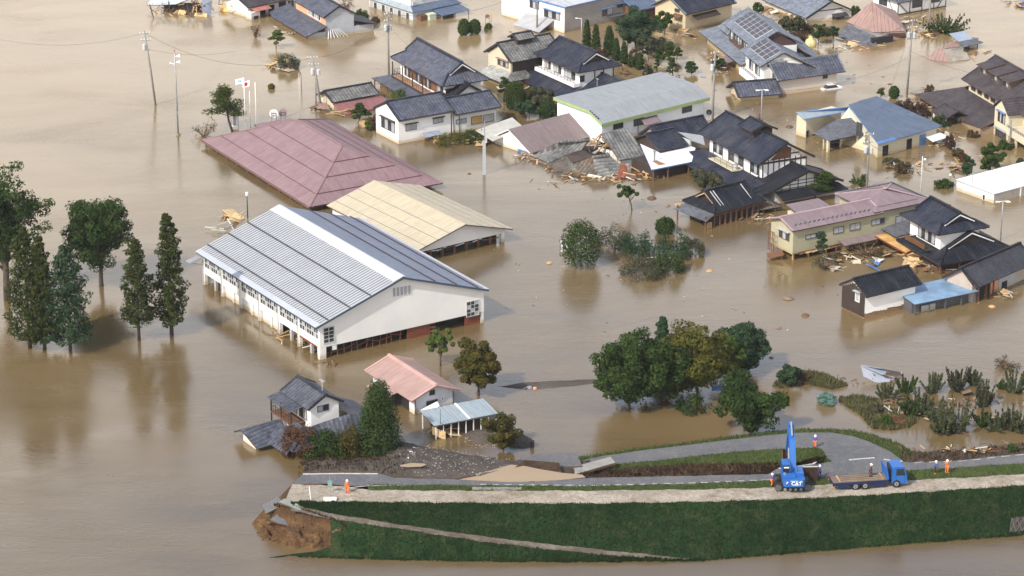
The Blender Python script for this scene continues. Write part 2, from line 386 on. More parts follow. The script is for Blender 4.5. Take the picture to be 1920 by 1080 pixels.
def ground_mat(name, c1, c2, c3, s1=.25, s2=2.2, rough=.95, bstr=.6, bdist=.12, thr=(.42, .62)):
    m, t, n, l, b = nt(name); p = geo_pos(n)
    f1 = noise(n, l, p, s1, 6, .65, .4); f2 = noise(n, l, p, s2, 5, .7); f3 = noise(n, l, p, s2 * 5, 3, .6)
    c = mixc(n, l, ramp(n, l, f1, [(thr[0], 0), (thr[1], 1)]), c1, c2)
    c = mixc(n, l, ramp(n, l, f2, [(.48, 0), (.68, .9)]), c, c3)
    c = mixc(n, l, ramp(n, l, f3, [(.35, .55), (.6, 0)]), c, sc3(c1, .45))
    l.new(c, b.inputs['Base Color']); b.inputs['Roughness'].default_value = rough; b.inputs['Specular IOR Level'].default_value = .08
    h = mth(n, l, 'ADD', f2, mth(n, l, 'MULTIPLY', f3, .6)); bump(n, l, h, b, bstr, bdist)
    return m
GRASS = ground_mat('levee_grass', (.006, .019, .006), (.019, .044, .013), (.044, .050, .020), .13, .55, bstr=.9, bdist=.3, thr=(.36, .66))
GRASS2 = ground_mat('verge_grass', (.042, .074, .018), (.078, .098, .030), (.10, .10, .042), .3, 2.0, bstr=.9, bdist=.2)
TRACKM = ground_mat('dusty_track', (.30, .26, .205), (.39, .345, .28), (.19, .145, .10), .16, .45, bstr=.3, thr=(.4, .6))
ASPH = ground_mat('worn_asphalt', (.115, .118, .125), (.145, .143, .145), (.175, .165, .15), .2, 1.1, rough=.8, bstr=.15, bdist=.05)
GRAVEL = ground_mat('wet_gravel', (.082, .066, .053), (.115, .098, .082), (.145, .128, .11), .3, 3.2, bstr=.7, bdist=.12)
BRUSH = ground_mat('matted_brush', (.055, .062, .022), (.11, .10, .04), (.14, .105, .06), .5, 1.2, bstr=1, bdist=.4)
MUDG = ground_mat('wet_mud', (.075, .052, .034), (.115, .083, .056), (.055, .038, .026), .35, 1.4, rough=.7, bstr=1, bdist=.2)
SCARPM = ground_mat('eroded_soil', (.055, .034, .021), (.10, .065, .04), (.03, .02, .014), .5, 1.6, bstr=1, bdist=.3)
CLIFFM = ground_mat('cliff_soil', (.11, .06, .028), (.21, .118, .05), (.055, .034, .02), .35, 1.2, bstr=1, bdist=.35)
def strata(m):                                          # torn layers of darker topsoil and paler fill
    n, l = m.node_tree.nodes, m.node_tree.links; b = n['Principled BSDF']; src = b.inputs['Base Color'].links[0].from_socket; p = geo_pos(n)
    s_ = n.new('ShaderNodeSeparateXYZ'); l.new(p, s_.inputs[0]); h = mth(n, l, 'ADD', mth(n, l, 'MULTIPLY', s_.outputs[2], .28), mth(n, l, 'MULTIPLY', noise(n, l, p, .5, 4), .35))
    l.new(mixc(n, l, ramp(n, l, h, [(.2, 0), (.3, .6), (.42, .1), (.55, .75), (.7, .2), (1, .9)]), src, (.07, .042, .024)), b.inputs['Base Color'])
strata(CLIFFM)

W0 = zz([(505, 1047), (560, 1047), (700, 1051), (900, 1055), (1100, 1056), (1320, 1053), (1480, 1040), (1700, 1022), (1920, 1006), (2150, 988)], -.12)
C0 = zz([(545, 940), (700, 941), (900, 943), (1100, 944), (1300, 941), (1450, 937), (1600, 930), (1750, 921), (1920, 910), (2150, 893)], 4.0)
C1 = zz([(545, 908), (600, 909), (660, 914), (700, 919), (900, 920), (1100, 920), (1300, 918), (1450, 914), (1600, 906), (1700, 900), (1800, 896), (1920, 889), (2150, 872)], 4.0)
C2 = zz([(545, 906), (600, 907), (660, 911), (700, 909), (900, 910), (1100, 912), (1300, 907), (1440, 901), (1560, 894), (1620, 891), (1700, 882), (1800, 876), (1920, 868), (2150, 850)], 3.95)
C3 = zz([(545, 894), (565, 888), (710, 888), (740, 896), (830, 898), (920, 902), (945, 904), (1000, 903), (1050, 900), (1100, 896), (1200, 894), (1300, 892), (1440, 889), (1458, 879), (1534, 869), (1600, 861), (1650, 859), (1695, 866), (1740, 867), (1800, 863), (1860, 856), (1920, 850), (2150, 832)], 3.9)
RU = [(545, 948, 3.75), (565, 951, 3.65), (640, 966, 3.2), (760, 985, 2.5), (900, 1005, 1.75), (1000, 1017, 1.3), (1150, 1033, .6), (1320, 1050, .05)]
RL = [(535, 955, 3.7), (620, 973, 3.2), (760, 993, 2.5), (900, 1015, 1.75), (1000, 1027, 1.3), (1150, 1042, .6), (1320, 1054, -.05)]
for k_, (ln, am) in enumerate(((W0, 1.6), (C0, 1.1), (C1, .9), (C2, .8), (RU, .8), (RL, .9), (C3, .4))): JIT[id(ln)] = (am, k_ * 1.7)
band('levee_slope', RU, C0, 545, 1320, GRASS, 10, 5, .28, seed=1)
band('levee_slope', W0, C0, 1320, 2150, GRASS, 14, 5, .28, seed=1)
band('levee_foot', W0, RL, 620, 1320, GRASS, 8, 5, .22, seed=2)
band('ramp_path', RL, RU, 545, 1320, ground_mat('ramp_concrete', (.135, .105, .08), (.24, .205, .165), (.09, .068, .05), .3, 1.2, bstr=.3), 3, 5, .05, seed=3)
band('levee_track', C0, C1, 545, 2150, TRACKM, 8, 5, .10, seed=4, xa=534, xb=548)
band('grass_strip', C1, C2, 690, 2150, GRASS2, 4, 5, .22, seed=5)
band('levee_road', C2, C3, 545, 2150, ASPH, 6, 5, .04, seed=6, xa=549, xb=567)
LOUT = [(1695, 865, 3.85), (1668, 846, 3.6), (1630, 828, 3.3), (1600, 818, 3.0), (1560, 811, 2.8), (1500, 811, 2.5), (1440, 816, 2.2), (1380, 823, 1.9), (1300, 833, 1.6), (1200, 845, 1.3), (1130, 855, 1.1), (1085, 864, .9)]
LIN = [(1560, 866, 3.85), (1548, 858, 3.65), (1546, 850, 3.4), (1540, 843, 3.1), (1530, 840, 2.9), (1490, 840, 2.6), (1430, 843, 2.3), (1380, 847, 2.0), (1300, 855, 1.7), (1230, 864, 1.4), (1150, 870, 1.2), (1100, 875, 1.0)]
VER = [(1722, 853, -.1), (1692, 834, -.1), (1650, 819, -.1), (1610, 809, -.1), (1560, 805, -.1), (1500, 805, -.1), (1440, 810, -.1), (1380, 817, -.1), (1300, 828, -.1), (1200, 840, -.1), (1130, 851, -.1), (1070, 860, -.1)]
loft('ramp_road', LOUT, LIN, ASPH, amp=.03, seed=7)
loft('ramp_verge', VER, LOUT, GRASS2, ny=8, amp=.25, seed=8)
ISB = [(1534, 866, 3.6), (1533, 866, 3.5), (1530, 866, 3.4), (1520, 867, 3.3), (1500, 867, 3.1), (1460, 868, 2.9), (1420, 869, 2.7), (1370, 869, 2.5), (1290, 870, 2.3), (1210, 875, 2.0), (1140, 881, 1.8), (1095, 882, 1.5)]
loft('grass_island', ISB, LIN, GRASS2, ny=6, amp=.22, seed=9)
ISF = [(1536, 874, 2.6), (1534, 876, 2.3), (1528, 878, 2.0), (1510, 884, 1.8), (1490, 890, 1.6), (1450, 893, 1.6), (1410, 894, 1.6), (1370, 894, 1.6), (1290, 896, 1.6), (1210, 897, 1.7), (1130, 898, 2.0), (1080, 899, 2.4)]
loft('eroded_bank', ISF, ISB, SCARPM, sub=14, ny=14, amp=.75, seed=10, freq=1.1, prof=lambda t: -.5 * math.sin(math.pi * t))
C3L = [(x, y, z) for x, y, z in C3]
band('eroded_channel', [(x, y + 1, 3.88) for x, y, z in C3], [(545, 886, 1), (1080, 892, 2.0), (1200, 892, 1.6), (1450, 888, 1.5), (1540, 872, 2.4)], 1080, 1536, SCARPM, 6, 6, .3, seed=11, prof=lambda t: -1.0 * math.sin(math.pi * t))
GT = [(545, 880, -.2), (560, 868, -.1), (600, 862, -.1), (660, 862, -.1), (720, 850, -.1), (750, 828, -.1), (775, 829, -.1), (800, 839, -.1), (870, 850, -.1), (950, 864, -.1), (1000, 869, -.1), (1080, 866, -.1), (1110, 862, -.1)]
GM = [(545, 892, 3.4), (565, 885, 2.8), (640, 881, 2.9), (710, 885, 3.5), (740, 893, 3.75), (800, 895, 3.7), (850, 898, 3.6), (900, 890, 3.5), (950, 877, 3.4), (1000, 874, 3.2), (1060, 878, 2.4), (1110, 884, 1.8)]
JIT[id(GT)] = (1.6, 4.4); JIT[id(GM)] = (.7, 8.1)
band('gravel_bank', GM, GT, 550, 1105, GRAVEL, 12, 5, .45, xa=570, xb=562, seed=12, prof=lambda t: .5 * math.sin(math.pi * t))
band('muddy_ditch', [(x, y, z - .02) for x, y, z in C3], GM, 550, 1105, MUDG, 6, 5, .12, seed=13, xa=567, xb=570, prof=lambda t: -.75 * math.sin(math.pi * t))
ET = [(1690, 858, -.2), (1717, 852, -.1), (1740, 851, -.1), (1772, 848, -.1), (1825, 845, -.1), (1865, 842, -.1), (1920, 837, -.1), (2150, 818, -.1)]
JIT[id(ET)] = (1.6, 6.6)
band('soil_shoulder', [(x, y, z) for x, y, z in C3], ET, 1690, 2150, MUDG, 14, 4, 1.0, seed=14, freq=.8, prof=lambda t: .55 * math.sin(math.pi * min(1, t * 1.4)))
# the broken western end of the levee
CT_ = [(500, 950, 2.6), (520, 943, 3.5), (545, 946, 3.75), (580, 956, 3.65), (612, 968, 3.35), (638, 978, 3.0), (648, 988, 2.4)]
CB_ = [(472, 1000, -.2), (490, 1014, -.15), (520, 1024, -.1), (555, 1031, -.1), (595, 1033, -.1), (628, 1026, .1), (650, 1010, .9)]
loft('broken_levee_end', CB_, CT_, CLIFFM, sub=12, ny=34, amp=.75, seed=15, prof=lambda t: 3.0 * ((.22 * t / .72 if t < .72 else .22 + .78 * ((t - .72) / .28) ** .8) - t), freq=.9)
loft('levee_foot', [(505, 1047, -.12), (540, 1048, -.12), (580, 1049, -.12), (622, 1049, -.12)], [(505, 1045, .05), (545, 1039, .15), (590, 1034, .2), (622, 1024, .9)], GRASS, sub=8, ny=5, amp=.15, seed=16)
endA = [P(567, 888, 3.92), P(558, 897, 3.92), P(549, 907, 3.95), P(540, 925, 3.97), P(534, 941, 3.9), P(518, 943, 3.3), P(500, 950, 2.6)]
gr = np.array([[list(p) for p in endA]] + [[[p.x - 1.2 * k, p.y + .3 * k, p.z - 1.5 * k] for p in endA] for k in (1, 2, 3)])
gr2 = np.concatenate([np.stack([gr[:, i] * (1 - t) + gr[:, i + 1] * t for t in np.linspace(0, 1, 6)[: (6 if i == 5 else 5)]], 1) for i in range(6)], 1)
grid_mesh('broken_levee_side', gr2, CLIFFM, .35, seed=17, edge=True)

def poly_sheet(name, pts, z, mt, kind='structure', cat=None, label=None):
    m = MB(); c = [P(x, y, z) for x, y in pts]; m.face(c if True else c); o = m.build(name, mt)
    return tag(o, label, cat, kind=kind)
POOLM = water_mat('pool_water', (.30, .21, .11), (.34, .25, .13), .25, .05)
poly_sheet('roadside_pool', [(838, 898), (870, 893), (905, 886), (938, 877), (958, 871), (985, 874), (1015, 880), (1050, 886), (1092, 890), (1098, 895), (1050, 900), (1000, 903), (945, 905), (900, 903)], 3.42, POOLM)
poly_sheet('puddle', [(750, 872), (770, 868), (795, 869), (800, 871), (790, 875), (765, 876), (752, 875)], 3.75, POOLM)
poly_sheet('puddle', [(640, 866), (680, 864), (745, 866), (748, 871), (700, 873), (650, 871)], 1.25, POOLM)

from mathutils.bvhtree import BVHTree
BVH = BVHTree.FromPolygons(GROUND_V, GROUND_F)
def gz(x, y):
    h = BVH.ray_cast(Vector((x, y, 60)), Vector((0, 0, -1)))
    return max(h[0].z, 0) if h[0] is not None else 0.0
def pick(px, py):                                      # the ground or water seen at a photo pixel
    d = (P(px, py, 0) - camo.location).normalized(); h = BVH.ray_cast(camo.location, d)
    return h[0] if h[0] is not None and h[0].z > 0 else P(px, py, 0)

def mound(name, pts, h, mt, seed=0, amp=.3, kind='structure', n=14, freq=.6):
    pts = [P(x, y, -.08) for x, y in pts]; c = sum(pts, Vector()) / len(pts)
    q = []
    for i in range(len(pts)):
        for t in (0, .25, .5, .75): q.append(pts[i].lerp(pts[(i + 1) % len(pts)], t))
    q.append(q[0]); rows = []
    for j in range(n + 1):
        t = j / n; rows.append([[*(p.lerp(c, t * .999)).xy, -.08 + h * math.sin(math.pi / 2 * t) ** .8] for p in q])
    g = np.array(rows)
    return grid_mesh(name, g, mt, amp, kind=kind, seed=seed, edge=True, freq=freq)
mound('gravel_mound', [(862, 818), (880, 806), (930, 802), (975, 811), (1002, 826), (998, 840), (984, 843), (960, 836), (900, 836)], .9, GRAVEL, 1)
mound('sand_bar', [(918, 727), (960, 720), (1010, 716), (1070, 713), (1130, 710), (1128, 720), (1070, 726), (1010, 732), (960, 731)], .35, GRAVEL, 2, .1)
mound('weedy_bank', [(1452, 722), (1470, 712), (1510, 700), (1540, 704), (1580, 722), (1560, 728), (1530, 722), (1500, 718), (1470, 726)], .6, BRUSH, 3, .5, freq=1.3)
mound('weedy_bank', [(1576, 750), (1605, 745), (1640, 752), (1660, 770), (1690, 770), (1712, 785), (1700, 800), (1668, 805), (1640, 803), (1620, 780), (1595, 762)], .55, BRUSH, 4, .55, freq=1.3)

# painted lines
PAINT = mat('road_paint', (.50, .50, .47), .85, .45, 1.8)
def line(name, pts, wid, label=None, dz=.015, kind='structure'):
    m = MB(); q = [pick(*p) for p in pts]
    for a, b in zip(q, q[1:]):
        d = (b - a); s = Vector((-d.y, d.x, 0)).normalized() * wid / 2; k = max(1, int(d.length / .8))
        for i in range(k):
            u, v = a.lerp(b, i / k), a.lerp(b, (i + 1) / k)
            c = [u - s, v - s, v + s, u + s]; m.face([Vector((p.x, p.y, max(gz(p.x, p.y) + dz, p.z + dz))) for p in c])
    return tag(m.build(name, PAINT), kind=kind)
line('stop_line', [(1592, 862.5), (1640, 858.5)], .45); line('edge_line', [(1657, 861), (1680, 865), (1692, 865)], .4)
line('edge_line', [(568, 889), (640, 888), (708, 888.5)], .35)
for i in range(24):
    x = 900 + i * 23; y = np.interp(x, [900, 1100, 1300, 1440], [909.3, 911.3, 906.3, 900.3]); line('edge_line', [(x, y - 1), (x + 13, y - 1)], .17)
for i in range(9):
    x = 1715 + i * 27; y = np.interp(x, [1700, 1800, 1860, 1920, 2150], [868, 865, 858, 852, 835]); line('edge_line', [(x, y), (x + 16, y - 1.5)], .15)
line('edge_line', [(640, 916), (690, 911), (760, 910)], .15)

# grass blades: a mass nobody could count
def blades(name, n, pts_fn, mt, size=(.25, .55), width=.16):
    pts = pts_fn(n); n = len(pts)
    a = RNG.uniform(0, 2 * np.pi, n); s = RNG.uniform(*size, n); lean = RNG.normal(0, .3, (n, 2)) * s[:, None]
    dx, dy = np.cos(a) * width * s * 1.6, np.sin(a) * width * s * 1.6
    v = np.zeros((n, 3, 3)); v[:, 0] = pts; v[:, 1] = pts; v[:, 2] = pts
    v[:, 0, 0] -= dx; v[:, 0, 1] -= dy; v[:, 1, 0] += dx; v[:, 1, 1] += dy
    v[:, 2, 0] += lean[:, 0]; v[:, 2, 1] += lean[:, 1]; v[:, 2, 2] += s; v[:, :2, 2] -= .05
    tint = np.repeat(RNG.random((n, 2)), 3, 0)
    return tag(raw_mesh(name, v.reshape(-1, 3), 3, mt, tint), kind='stuff')
def raw_mesh(name, v, k, mt, tint=None, parent=None, extra=None):
    """k-gons from a flat vertex array; tint = two random numbers per vertex"""
    n = len(v) // k; me = bpy.data.meshes.new(name)
    me.vertices.add(len(v)); me.vertices.foreach_set('co', v.astype(np.float32).ravel())
    me.loops.add(len(v)); me.loops.foreach_set('vertex_index', np.arange(len(v), dtype=np.int32))
    me.polygons.add(n); me.polygons.foreach_set('loop_start', np.arange(0, n * k, k, dtype=np.int32))
    me.polygons.foreach_set('loop_total', np.full(n, k, dtype=np.int32)); me.update(calc_edges=True)
    if tint is not None:
        ca = me.color_attributes.new('tint', 'FLOAT_COLOR', 'POINT'); c = np.zeros((len(v), 4), dtype=np.float32)
        c[:, :2] = tint; c[:, 3] = 1; ca.data.foreach_set('color', c.ravel())
    me.materials.append(mt); return link(bpy.data.objects.new(name, me), parent)
GBL = leafmat('grass_blade', (.008, .026, .008), (.032, .060, .018)); GBL2 = leafmat('verge_blade', (.055, .10, .024), (.13, .135, .05))
def on_band(lo, hi, x0, x1, dens=1):
    def f(n):
        xs = RNG.uniform(x0, x1, n); ts = RNG.random(n); out = []
        yl, zl = lerp_line(lo, xs); yh, zh = lerp_line(hi, xs)
        for x, t, a, b, c, d in zip(xs, ts, yl, zl, yh, zh):
            p = P(x, a, b).lerp(P(x, c, d), t); out.append((p.x, p.y, gz(p.x, p.y)))
        return np.array(out)
    return f
blades('grass', 14000, on_band(RU, C0, 560, 1320), GBL, (.12, .32))
blades('grass', 17000, on_band(W0, C0, 1320, 2000), GBL, (.12, .32))
blades('grass', 6000, on_band(W0, RL, 640, 1320), GBL, (.12, .34))
blades('grass', 5000, on_band(C1, C2, 700, 1990), GBL2, (.12, .35))
def on_loft(a, b):
    A = [P(*p) for p in a]; B = [P(*p) for p in b]
    def f(n):
        out = []
        for _ in range(n):
            t = random.random() * (len(A) - 1.001); i = int(t); t -= i; s = random.random()
            p = A[i].lerp(A[i + 1], t).lerp(B[i].lerp(B[i + 1], t), s); out.append((p.x, p.y, gz(p.x, p.y)))
        return np.array(out)
    return f
blades('grass', 4500, on_loft(ISB, LIN), GBL2, (.12, .35)); blades('grass', 4500, on_loft(VER, LOUT), GBL2, (.12, .4))

def in_poly(pts):
    c = [P(x, y, 0) for x, y in pts]
    def f(n):
        out = []; xs, ys = [q.x for q in c], [q.y for q in c]
        while len(out) < n:
            x, y = random.uniform(min(xs), max(xs)), random.uniform(min(ys), max(ys)); ins = False
            for i in range(len(c)):
                a, b = c[i], c[i - 1]
                if (a.y > y) != (b.y > y) and x < (b.x - a.x) * (y - a.y) / (b.y - a.y) + a.x: ins = not ins
            if ins: out.append((x, y, gz(x, y)))
        return np.array(out)
    return f
BRB = leafmat('brush_blade', (.06, .08, .025), (.20, .16, .085))
blades('matted_weeds', 3500, in_poly([(1448, 724), (1466, 709), (1510, 697), (1544, 702), (1590, 723), (1560, 731), (1530, 724), (1500, 720), (1470, 729)]), BRB, (.2, .7))
blades('matted_weeds', 4500, in_poly([(1570, 749), (1605, 742), (1645, 750), (1664, 768), (1700, 768), (1722, 786), (1705, 803), (1668, 808), (1634, 804), (1614, 780), (1588, 763)]), BRB, (.2, .7))
blades('grass', 2500, on_band([(x, y + 1.5, z) for x, y, z in C0], [(x, y - 1.2, z) for x, y, z in C0], 600, 2000), GBL2, (.07, .17))
blades('grass', 2200, on_band([(x, y + .8, z) for x, y, z in W0], [(x, y - 2, z) for x, y, z in W0], 560, 2000), GBL, (.12, .35))
# stone facing under a net at the right end of the slope
m = MB(); q = [P(1893, 998, .35), P(1940, 994, .35), P(1940, 968, 1.7), P(1897, 971, 1.7)]; m.face(q); o = m.build('stone_revetment', ground_mat('dark_stone_facing', (.04, .035, .03), (.06, .05, .045), (.10, .09, .08), 1, 3)); tag(o, kind='structure')
m = MB()
for i in range(0, 9, 2):
    for a, b in ((q[0].lerp(q[1], i / 8), q[3].lerp(q[2], min(1, i / 8 + .3))), (q[0].lerp(q[1], i / 8), q[3].lerp(q[2], max(0, i / 8 - .3)))): m.beam(a + Vector((0, -.03, .06)), b + Vector((0, -.03, .06)), .05, .04)
tag(m.build('stone_net', mat('pale_net', (.13, .125, .115), .8), None), kind='structure')

ROOTB = leafmat('root_mat', (.03, .02, .012), (.10, .065, .035))
blades('matted_weeds', 1800, on_loft([(a[0], a[1] * .55 + b[1] * .45, a[2] * .55 + b[2] * .45) for a, b in zip(ISF, ISB)], ISB), ROOTB, (.15, .5))
blades('matted_weeds', 2600, on_loft(ISF, ISB), ROOTB, (.15, .5))
blades('matted_weeds', 1800, on_band(C3, ET, 1690, 1990), ROOTB, (.15, .5))
blades('matted_weeds', 260, on_loft([(x, y + 2, z) for x, y, z in CT_], [(x, y, z) for x, y, z in CT_]), ROOTB, (.12, .4))
blades('matted_weeds', 1600, on_band(GM, GT, 560, 760), ROOTB, (.12, .45))
# ------------------------------------------------------------------ building kit: every building has its own ground frame
class Site:
    """x runs along the eave A->B, y to the back, z up from the flood; A and B are the ends of the eave at height ze"""
    def __init__(s, name, label, cat, A, B, ze, group=None, ang=None):
        a, b = P(*A, ze), P(*B, ze); d = (b - a).to_2d(); s.L = d.length
        s.ang = math.atan2(d.y, d.x) if ang is None else ang
        s.u = Vector((math.cos(s.ang), math.sin(s.ang))); s.v = Vector((-s.u.y, s.u.x)); s.o = a.to_2d(); s.ze = ze
        s.root = thing(name, label, cat, (s.o.x, s.o.y, 0), s.ang, group)
    def l(s, px, py, z=0):
        d = P(px, py, z).to_2d() - s.o; return d.dot(s.u), d.dot(s.v)
    def w(s, x, y): return s.o + s.u * x + s.v * y
    def z(s, x, y, py): q = s.w(x, y); return zrow(q.x, q.y, py)
    def face(s, f, k, px, py):                         # photo pixel on the wall plane y=k ('S') or x=k ('E','W') -> (along, z)
        d = P(px, py, 0) - camo.location; c = Vector((camo.location.x - s.o.x, camo.location.y - s.o.y))
        cl = (c.dot(s.u), c.dot(s.v)); dl = (d.to_2d().dot(s.u), d.to_2d().dot(s.v))
        i = 1 if f == 'S' else 0; t = (k - cl[i]) / dl[i]
        return cl[1 - i] + t * dl[1 - i], CAM_H + t * d.z
    def part(s, name, m, mt, parent=None, label=None):
        o = m.build(name, mt, parent or s.root)
        if label: o['label'] = label
        return o
    def box(s, name, x0, x1, y0, y1, z0, z1, mt, parent=None, label=None):
        m = MB(); m.box(x0, x1, y0, y1, z0, z1); return s.part(name, m, mt, parent, label)
    def beam(s, name, a, b, w, h, mt, parent=None):
        m = MB(); m.beam(a, b, w, h); return s.part(name, m, mt, parent)
    def slab(s, name, quad, th, mt, parent=None, label=None, side=None):
        m = MB(); m.slab(quad, th, 0, 1 if side else None); return s.part(name, m, [mt, side] if side else mt, parent, label)
    # ---- walls
    def walls(s, x0, x1, y0, y1, z1, mt, z0=-1.2, zr=None, name='wall', ry=None, label=None):
        m = MB(); ry = (y0 + y1) / 2 if ry is None else ry
        m.face([(x0, y0, z0), (x1, y0, z0), (x1, y0, z1), (x0, y0, z1)]); m.face([(x1, y1, z0), (x0, y1, z0), (x0, y1, z1), (x1, y1, z1)])
        if zr is None:
            m.face([(x1, y0, z0), (x1, y1, z0), (x1, y1, z1), (x1, y0, z1)]); m.face([(x0, y1, z0), (x0, y0, z0), (x0, y0, z1), (x0, y1, z1)])
            m.face([(x0, y0, z1), (x1, y0, z1), (x1, y1, z1), (x0, y1, z1)])
        else:
            m.face([(x1, y0, z0), (x1, y1, z0), (x1, y1, z1), (x1, ry, zr), (x1, y0, z1)])
            m.face([(x0, y1, z0), (x0, y0, z0), (x0, y0, z1), (x0, ry, zr), (x0, y1, z1)])
        return s.part(name, m, mt, None, label)
    # ---- roofs
    def cap(s, roof, name, a, b, w=.34, h=.3, mt=None):
        m = MB(); m.beam(a, b, w, h); return m.build(name, mt or KAWARA_D, roof)
    def gable(s, x0, x1, y0, y1, ze, zr, mt, th=.22, ry=None, caps=KAWARA_D, edge=DARKWOOD, ze2=None, gutter=None, name='roof', ends=(True, True)):
        ry = (y0 + y1) / 2 if ry is None else ry; ze2 = ze if ze2 is None else ze2
        m = MB(); m.slab([(x0, y0, ze), (x1, y0, ze), (x1, ry, zr), (x0, ry, zr)], th, 0, 1)
        m.slab([(x1, y1, ze2), (x0, y1, ze2), (x0, ry, zr), (x1, ry, zr)], th, 0, 1)
        r = s.part(name, m, [mt, edge])
        if caps:
            s.cap(r, 'ridge_cap', (x0 - .06, ry, zr + .07), (x1 + .06, ry, zr + .07), .36, .34, caps)
            for x, e in ((x0 + .1, ends[0]), (x1 - .1, ends[1])):
                if e:
                    s.cap(r, 'verge_cap', (x, y0 + .02, ze + .05), (x, ry - .2, zr + .04 - .2 * (zr - ze) / max(.1, ry - y0)), .26, .16, caps)
                    s.cap(r, 'verge_cap', (x, y1 - .02, ze2 + .05), (x, ry + .2, zr + .04 - .2 * (zr - ze2) / max(.1, y1 - ry)), .26, .16, caps)
        if gutter: s.cap(r, 'gutter', (x0, y0 - .06, ze - th), (x1, y0 - .06, ze - th), .14, .14, gutter)
        return r
    def hip(s, x0, x1, y0, y1, ze, zr, mt, d=None, g=.45, th=.22, caps=KAWARA_D, edge=DARKWOOD, gwall=None, name='roof', dl=None, barge=WHITEM):
        """hip roof; with d smaller than half the width the ends finish in small gables above a skirt"""
        ym = (y0 + y1) / 2; h = (y1 - y0) / 2; sl = (zr - ze) / h; d1 = h if d is None else d; d0 = d1 if dl is None else dl
        if d1 >= h: g = 0
        def zh(q): return ze + q * sl
        m = MB()
        def side(ya, sg):
            p = [(x0, ya, ze), (x1, ya, ze), (x1 - d1, ya + sg * d1, zh(d1))]
            if g and d1 < h: p += [(x1 - d1 + g, ya + sg * d1, zh(d1)), (x1 - d1 + g, ym, zr)]
            elif d1 < h: p += [(x1 - d1, ym, zr)]
            if d0 < h: p += ([(x0 + d0 - g, ym, zr), (x0 + d0 - g, ya + sg * d0, zh(d0))] if g else [(x0 + d0, ym, zr)])
            p += [(x0 + d0, ya + sg * d0, zh(d0))]
            uv = [(q[0] - x0, abs(q[1] - ya) * math.sqrt(1 + sl * sl)) for q in p]
            lo = [(a, b, c - th) for a, b, c in p]
            if sg > 0: m.face(p, 0, uv); m.face(lo[::-1], 1)
            else: m.face(p[::-1], 0, uv[::-1]); m.face(lo, 1)
            for i in range(len(p)):
                j = (i + 1) % len(p); m.face([p[i], lo[i], lo[j], p[j]], 1)
        side(y0, 1); side(y1, -1)
        for xe, dd, sg in ((x1, d1, -1), (x0, d0, 1)):
            q = [(xe, y0, ze), (xe, y1, ze), (xe + sg * dd, y1 - dd, zh(dd)), (xe + sg * dd, y0 + dd, zh(dd))]
            m.slab(q if dd < h else q[:3], th, 0, 1)
        r = s.part(name, m, [mt, edge])
        if caps:
            s.cap(r, 'ridge_cap', (x0 + d0 - g, ym, zr + .12), (x1 - d1 + g, ym, zr + .12), .42, .5, caps)
            for xe, dd, sg in ((x1, d1, -1), (x0, d0, 1)):
                for ya, sy in ((y0, 1), (y1, -1)):
                    s.cap(r, 'hip_cap', (xe, ya, ze + .08), (xe + sg * dd, ya + sy * dd, zh(dd) + .08), .28, .24, caps)
                    if dd < h: s.cap(r, 'verge_cap', (xe + sg * (dd - g + .1), ya + sy * (dd + .1), zh(dd) + .1), (xe + sg * (dd - g + .1), ym - sy * .15, zr + .02), .3, .26, caps)
        if d1 < h and gwall:
            for xe, dd, sg in ((x1, d1, -1), (x0, d0, 1)):
                if dd >= h: continue
                m = MB(); X = xe + sg * (dd + .05); m.face([(X, y0 + dd, zh(dd) - .05), (X, y1 - dd, zh(dd) - .05), (X, ym, zr - .1)]); s.part('gable_panel', m, gwall, r)
                X2 = xe + sg * (dd - g + .02)
                for sy in (1, -1):
                    m = MB(); m.beam((X2, ym - sy * (h - dd), zh(dd) - .18), (X2, ym, zr - .25), .06, .2); s.part('barge_board', m, barge, r)
        return r
    # ---- openings
    def win(s, f, k, bl, tr, n=2, glass=CURTAIN, frame=DGREY, hood=None, rows=1, name='window', t=.09):
        a, za = s.face(f, k, *bl); b, zb = s.face(f, k, *tr); a, b = min(a, b), max(a, b); za, zb = min(za, zb), max(za, zb)
        return s.win_m(f, k, a, b, za, zb, n, glass, frame, hood, rows, name, t)
    def win_m(s, f, k, a, b, za, zb, n=2, glass=CURTAIN, frame=DGREY, hood=None, rows=1, name='window', t=.09, parent=None):
        sg = 1 if f == 'E' else -1; wd, hh = b - a, zb - za
        def q(al, o, z): return (al, k - o, z) if f == 'S' else (k + sg * o, al, z)
        def bx(m, a0, a1, o0, o1, z0, z1):
            p = [q(a0, o0, z0), q(a1, o1, z1)]; lo = [min(i) for i in zip(*p)]; hi = [max(i) for i in zip(*p)]
            m.box(lo[0], hi[0], lo[1], hi[1], lo[2], hi[2])
        m = MB()
        bx(m, a - t, b + t, .01, .10, za - t, za); bx(m, a - t, b + t, .01, .10, zb, zb + t)
        bx(m, a - t, a, .01, .10, za, zb); bx(m, b, b + t, .01, .10, za, zb)
        for i in range(1, n): x = a + wd * i / n; bx(m, x - t * .35, x + t * .35, .01, .08, za, zb)
        for i in range(1, rows): z = za + hh * i / rows; bx(m, a, b, .01, .08, z - t * .3, z + t * .3)
        w = m.build(name, frame, parent or s.root); me = None
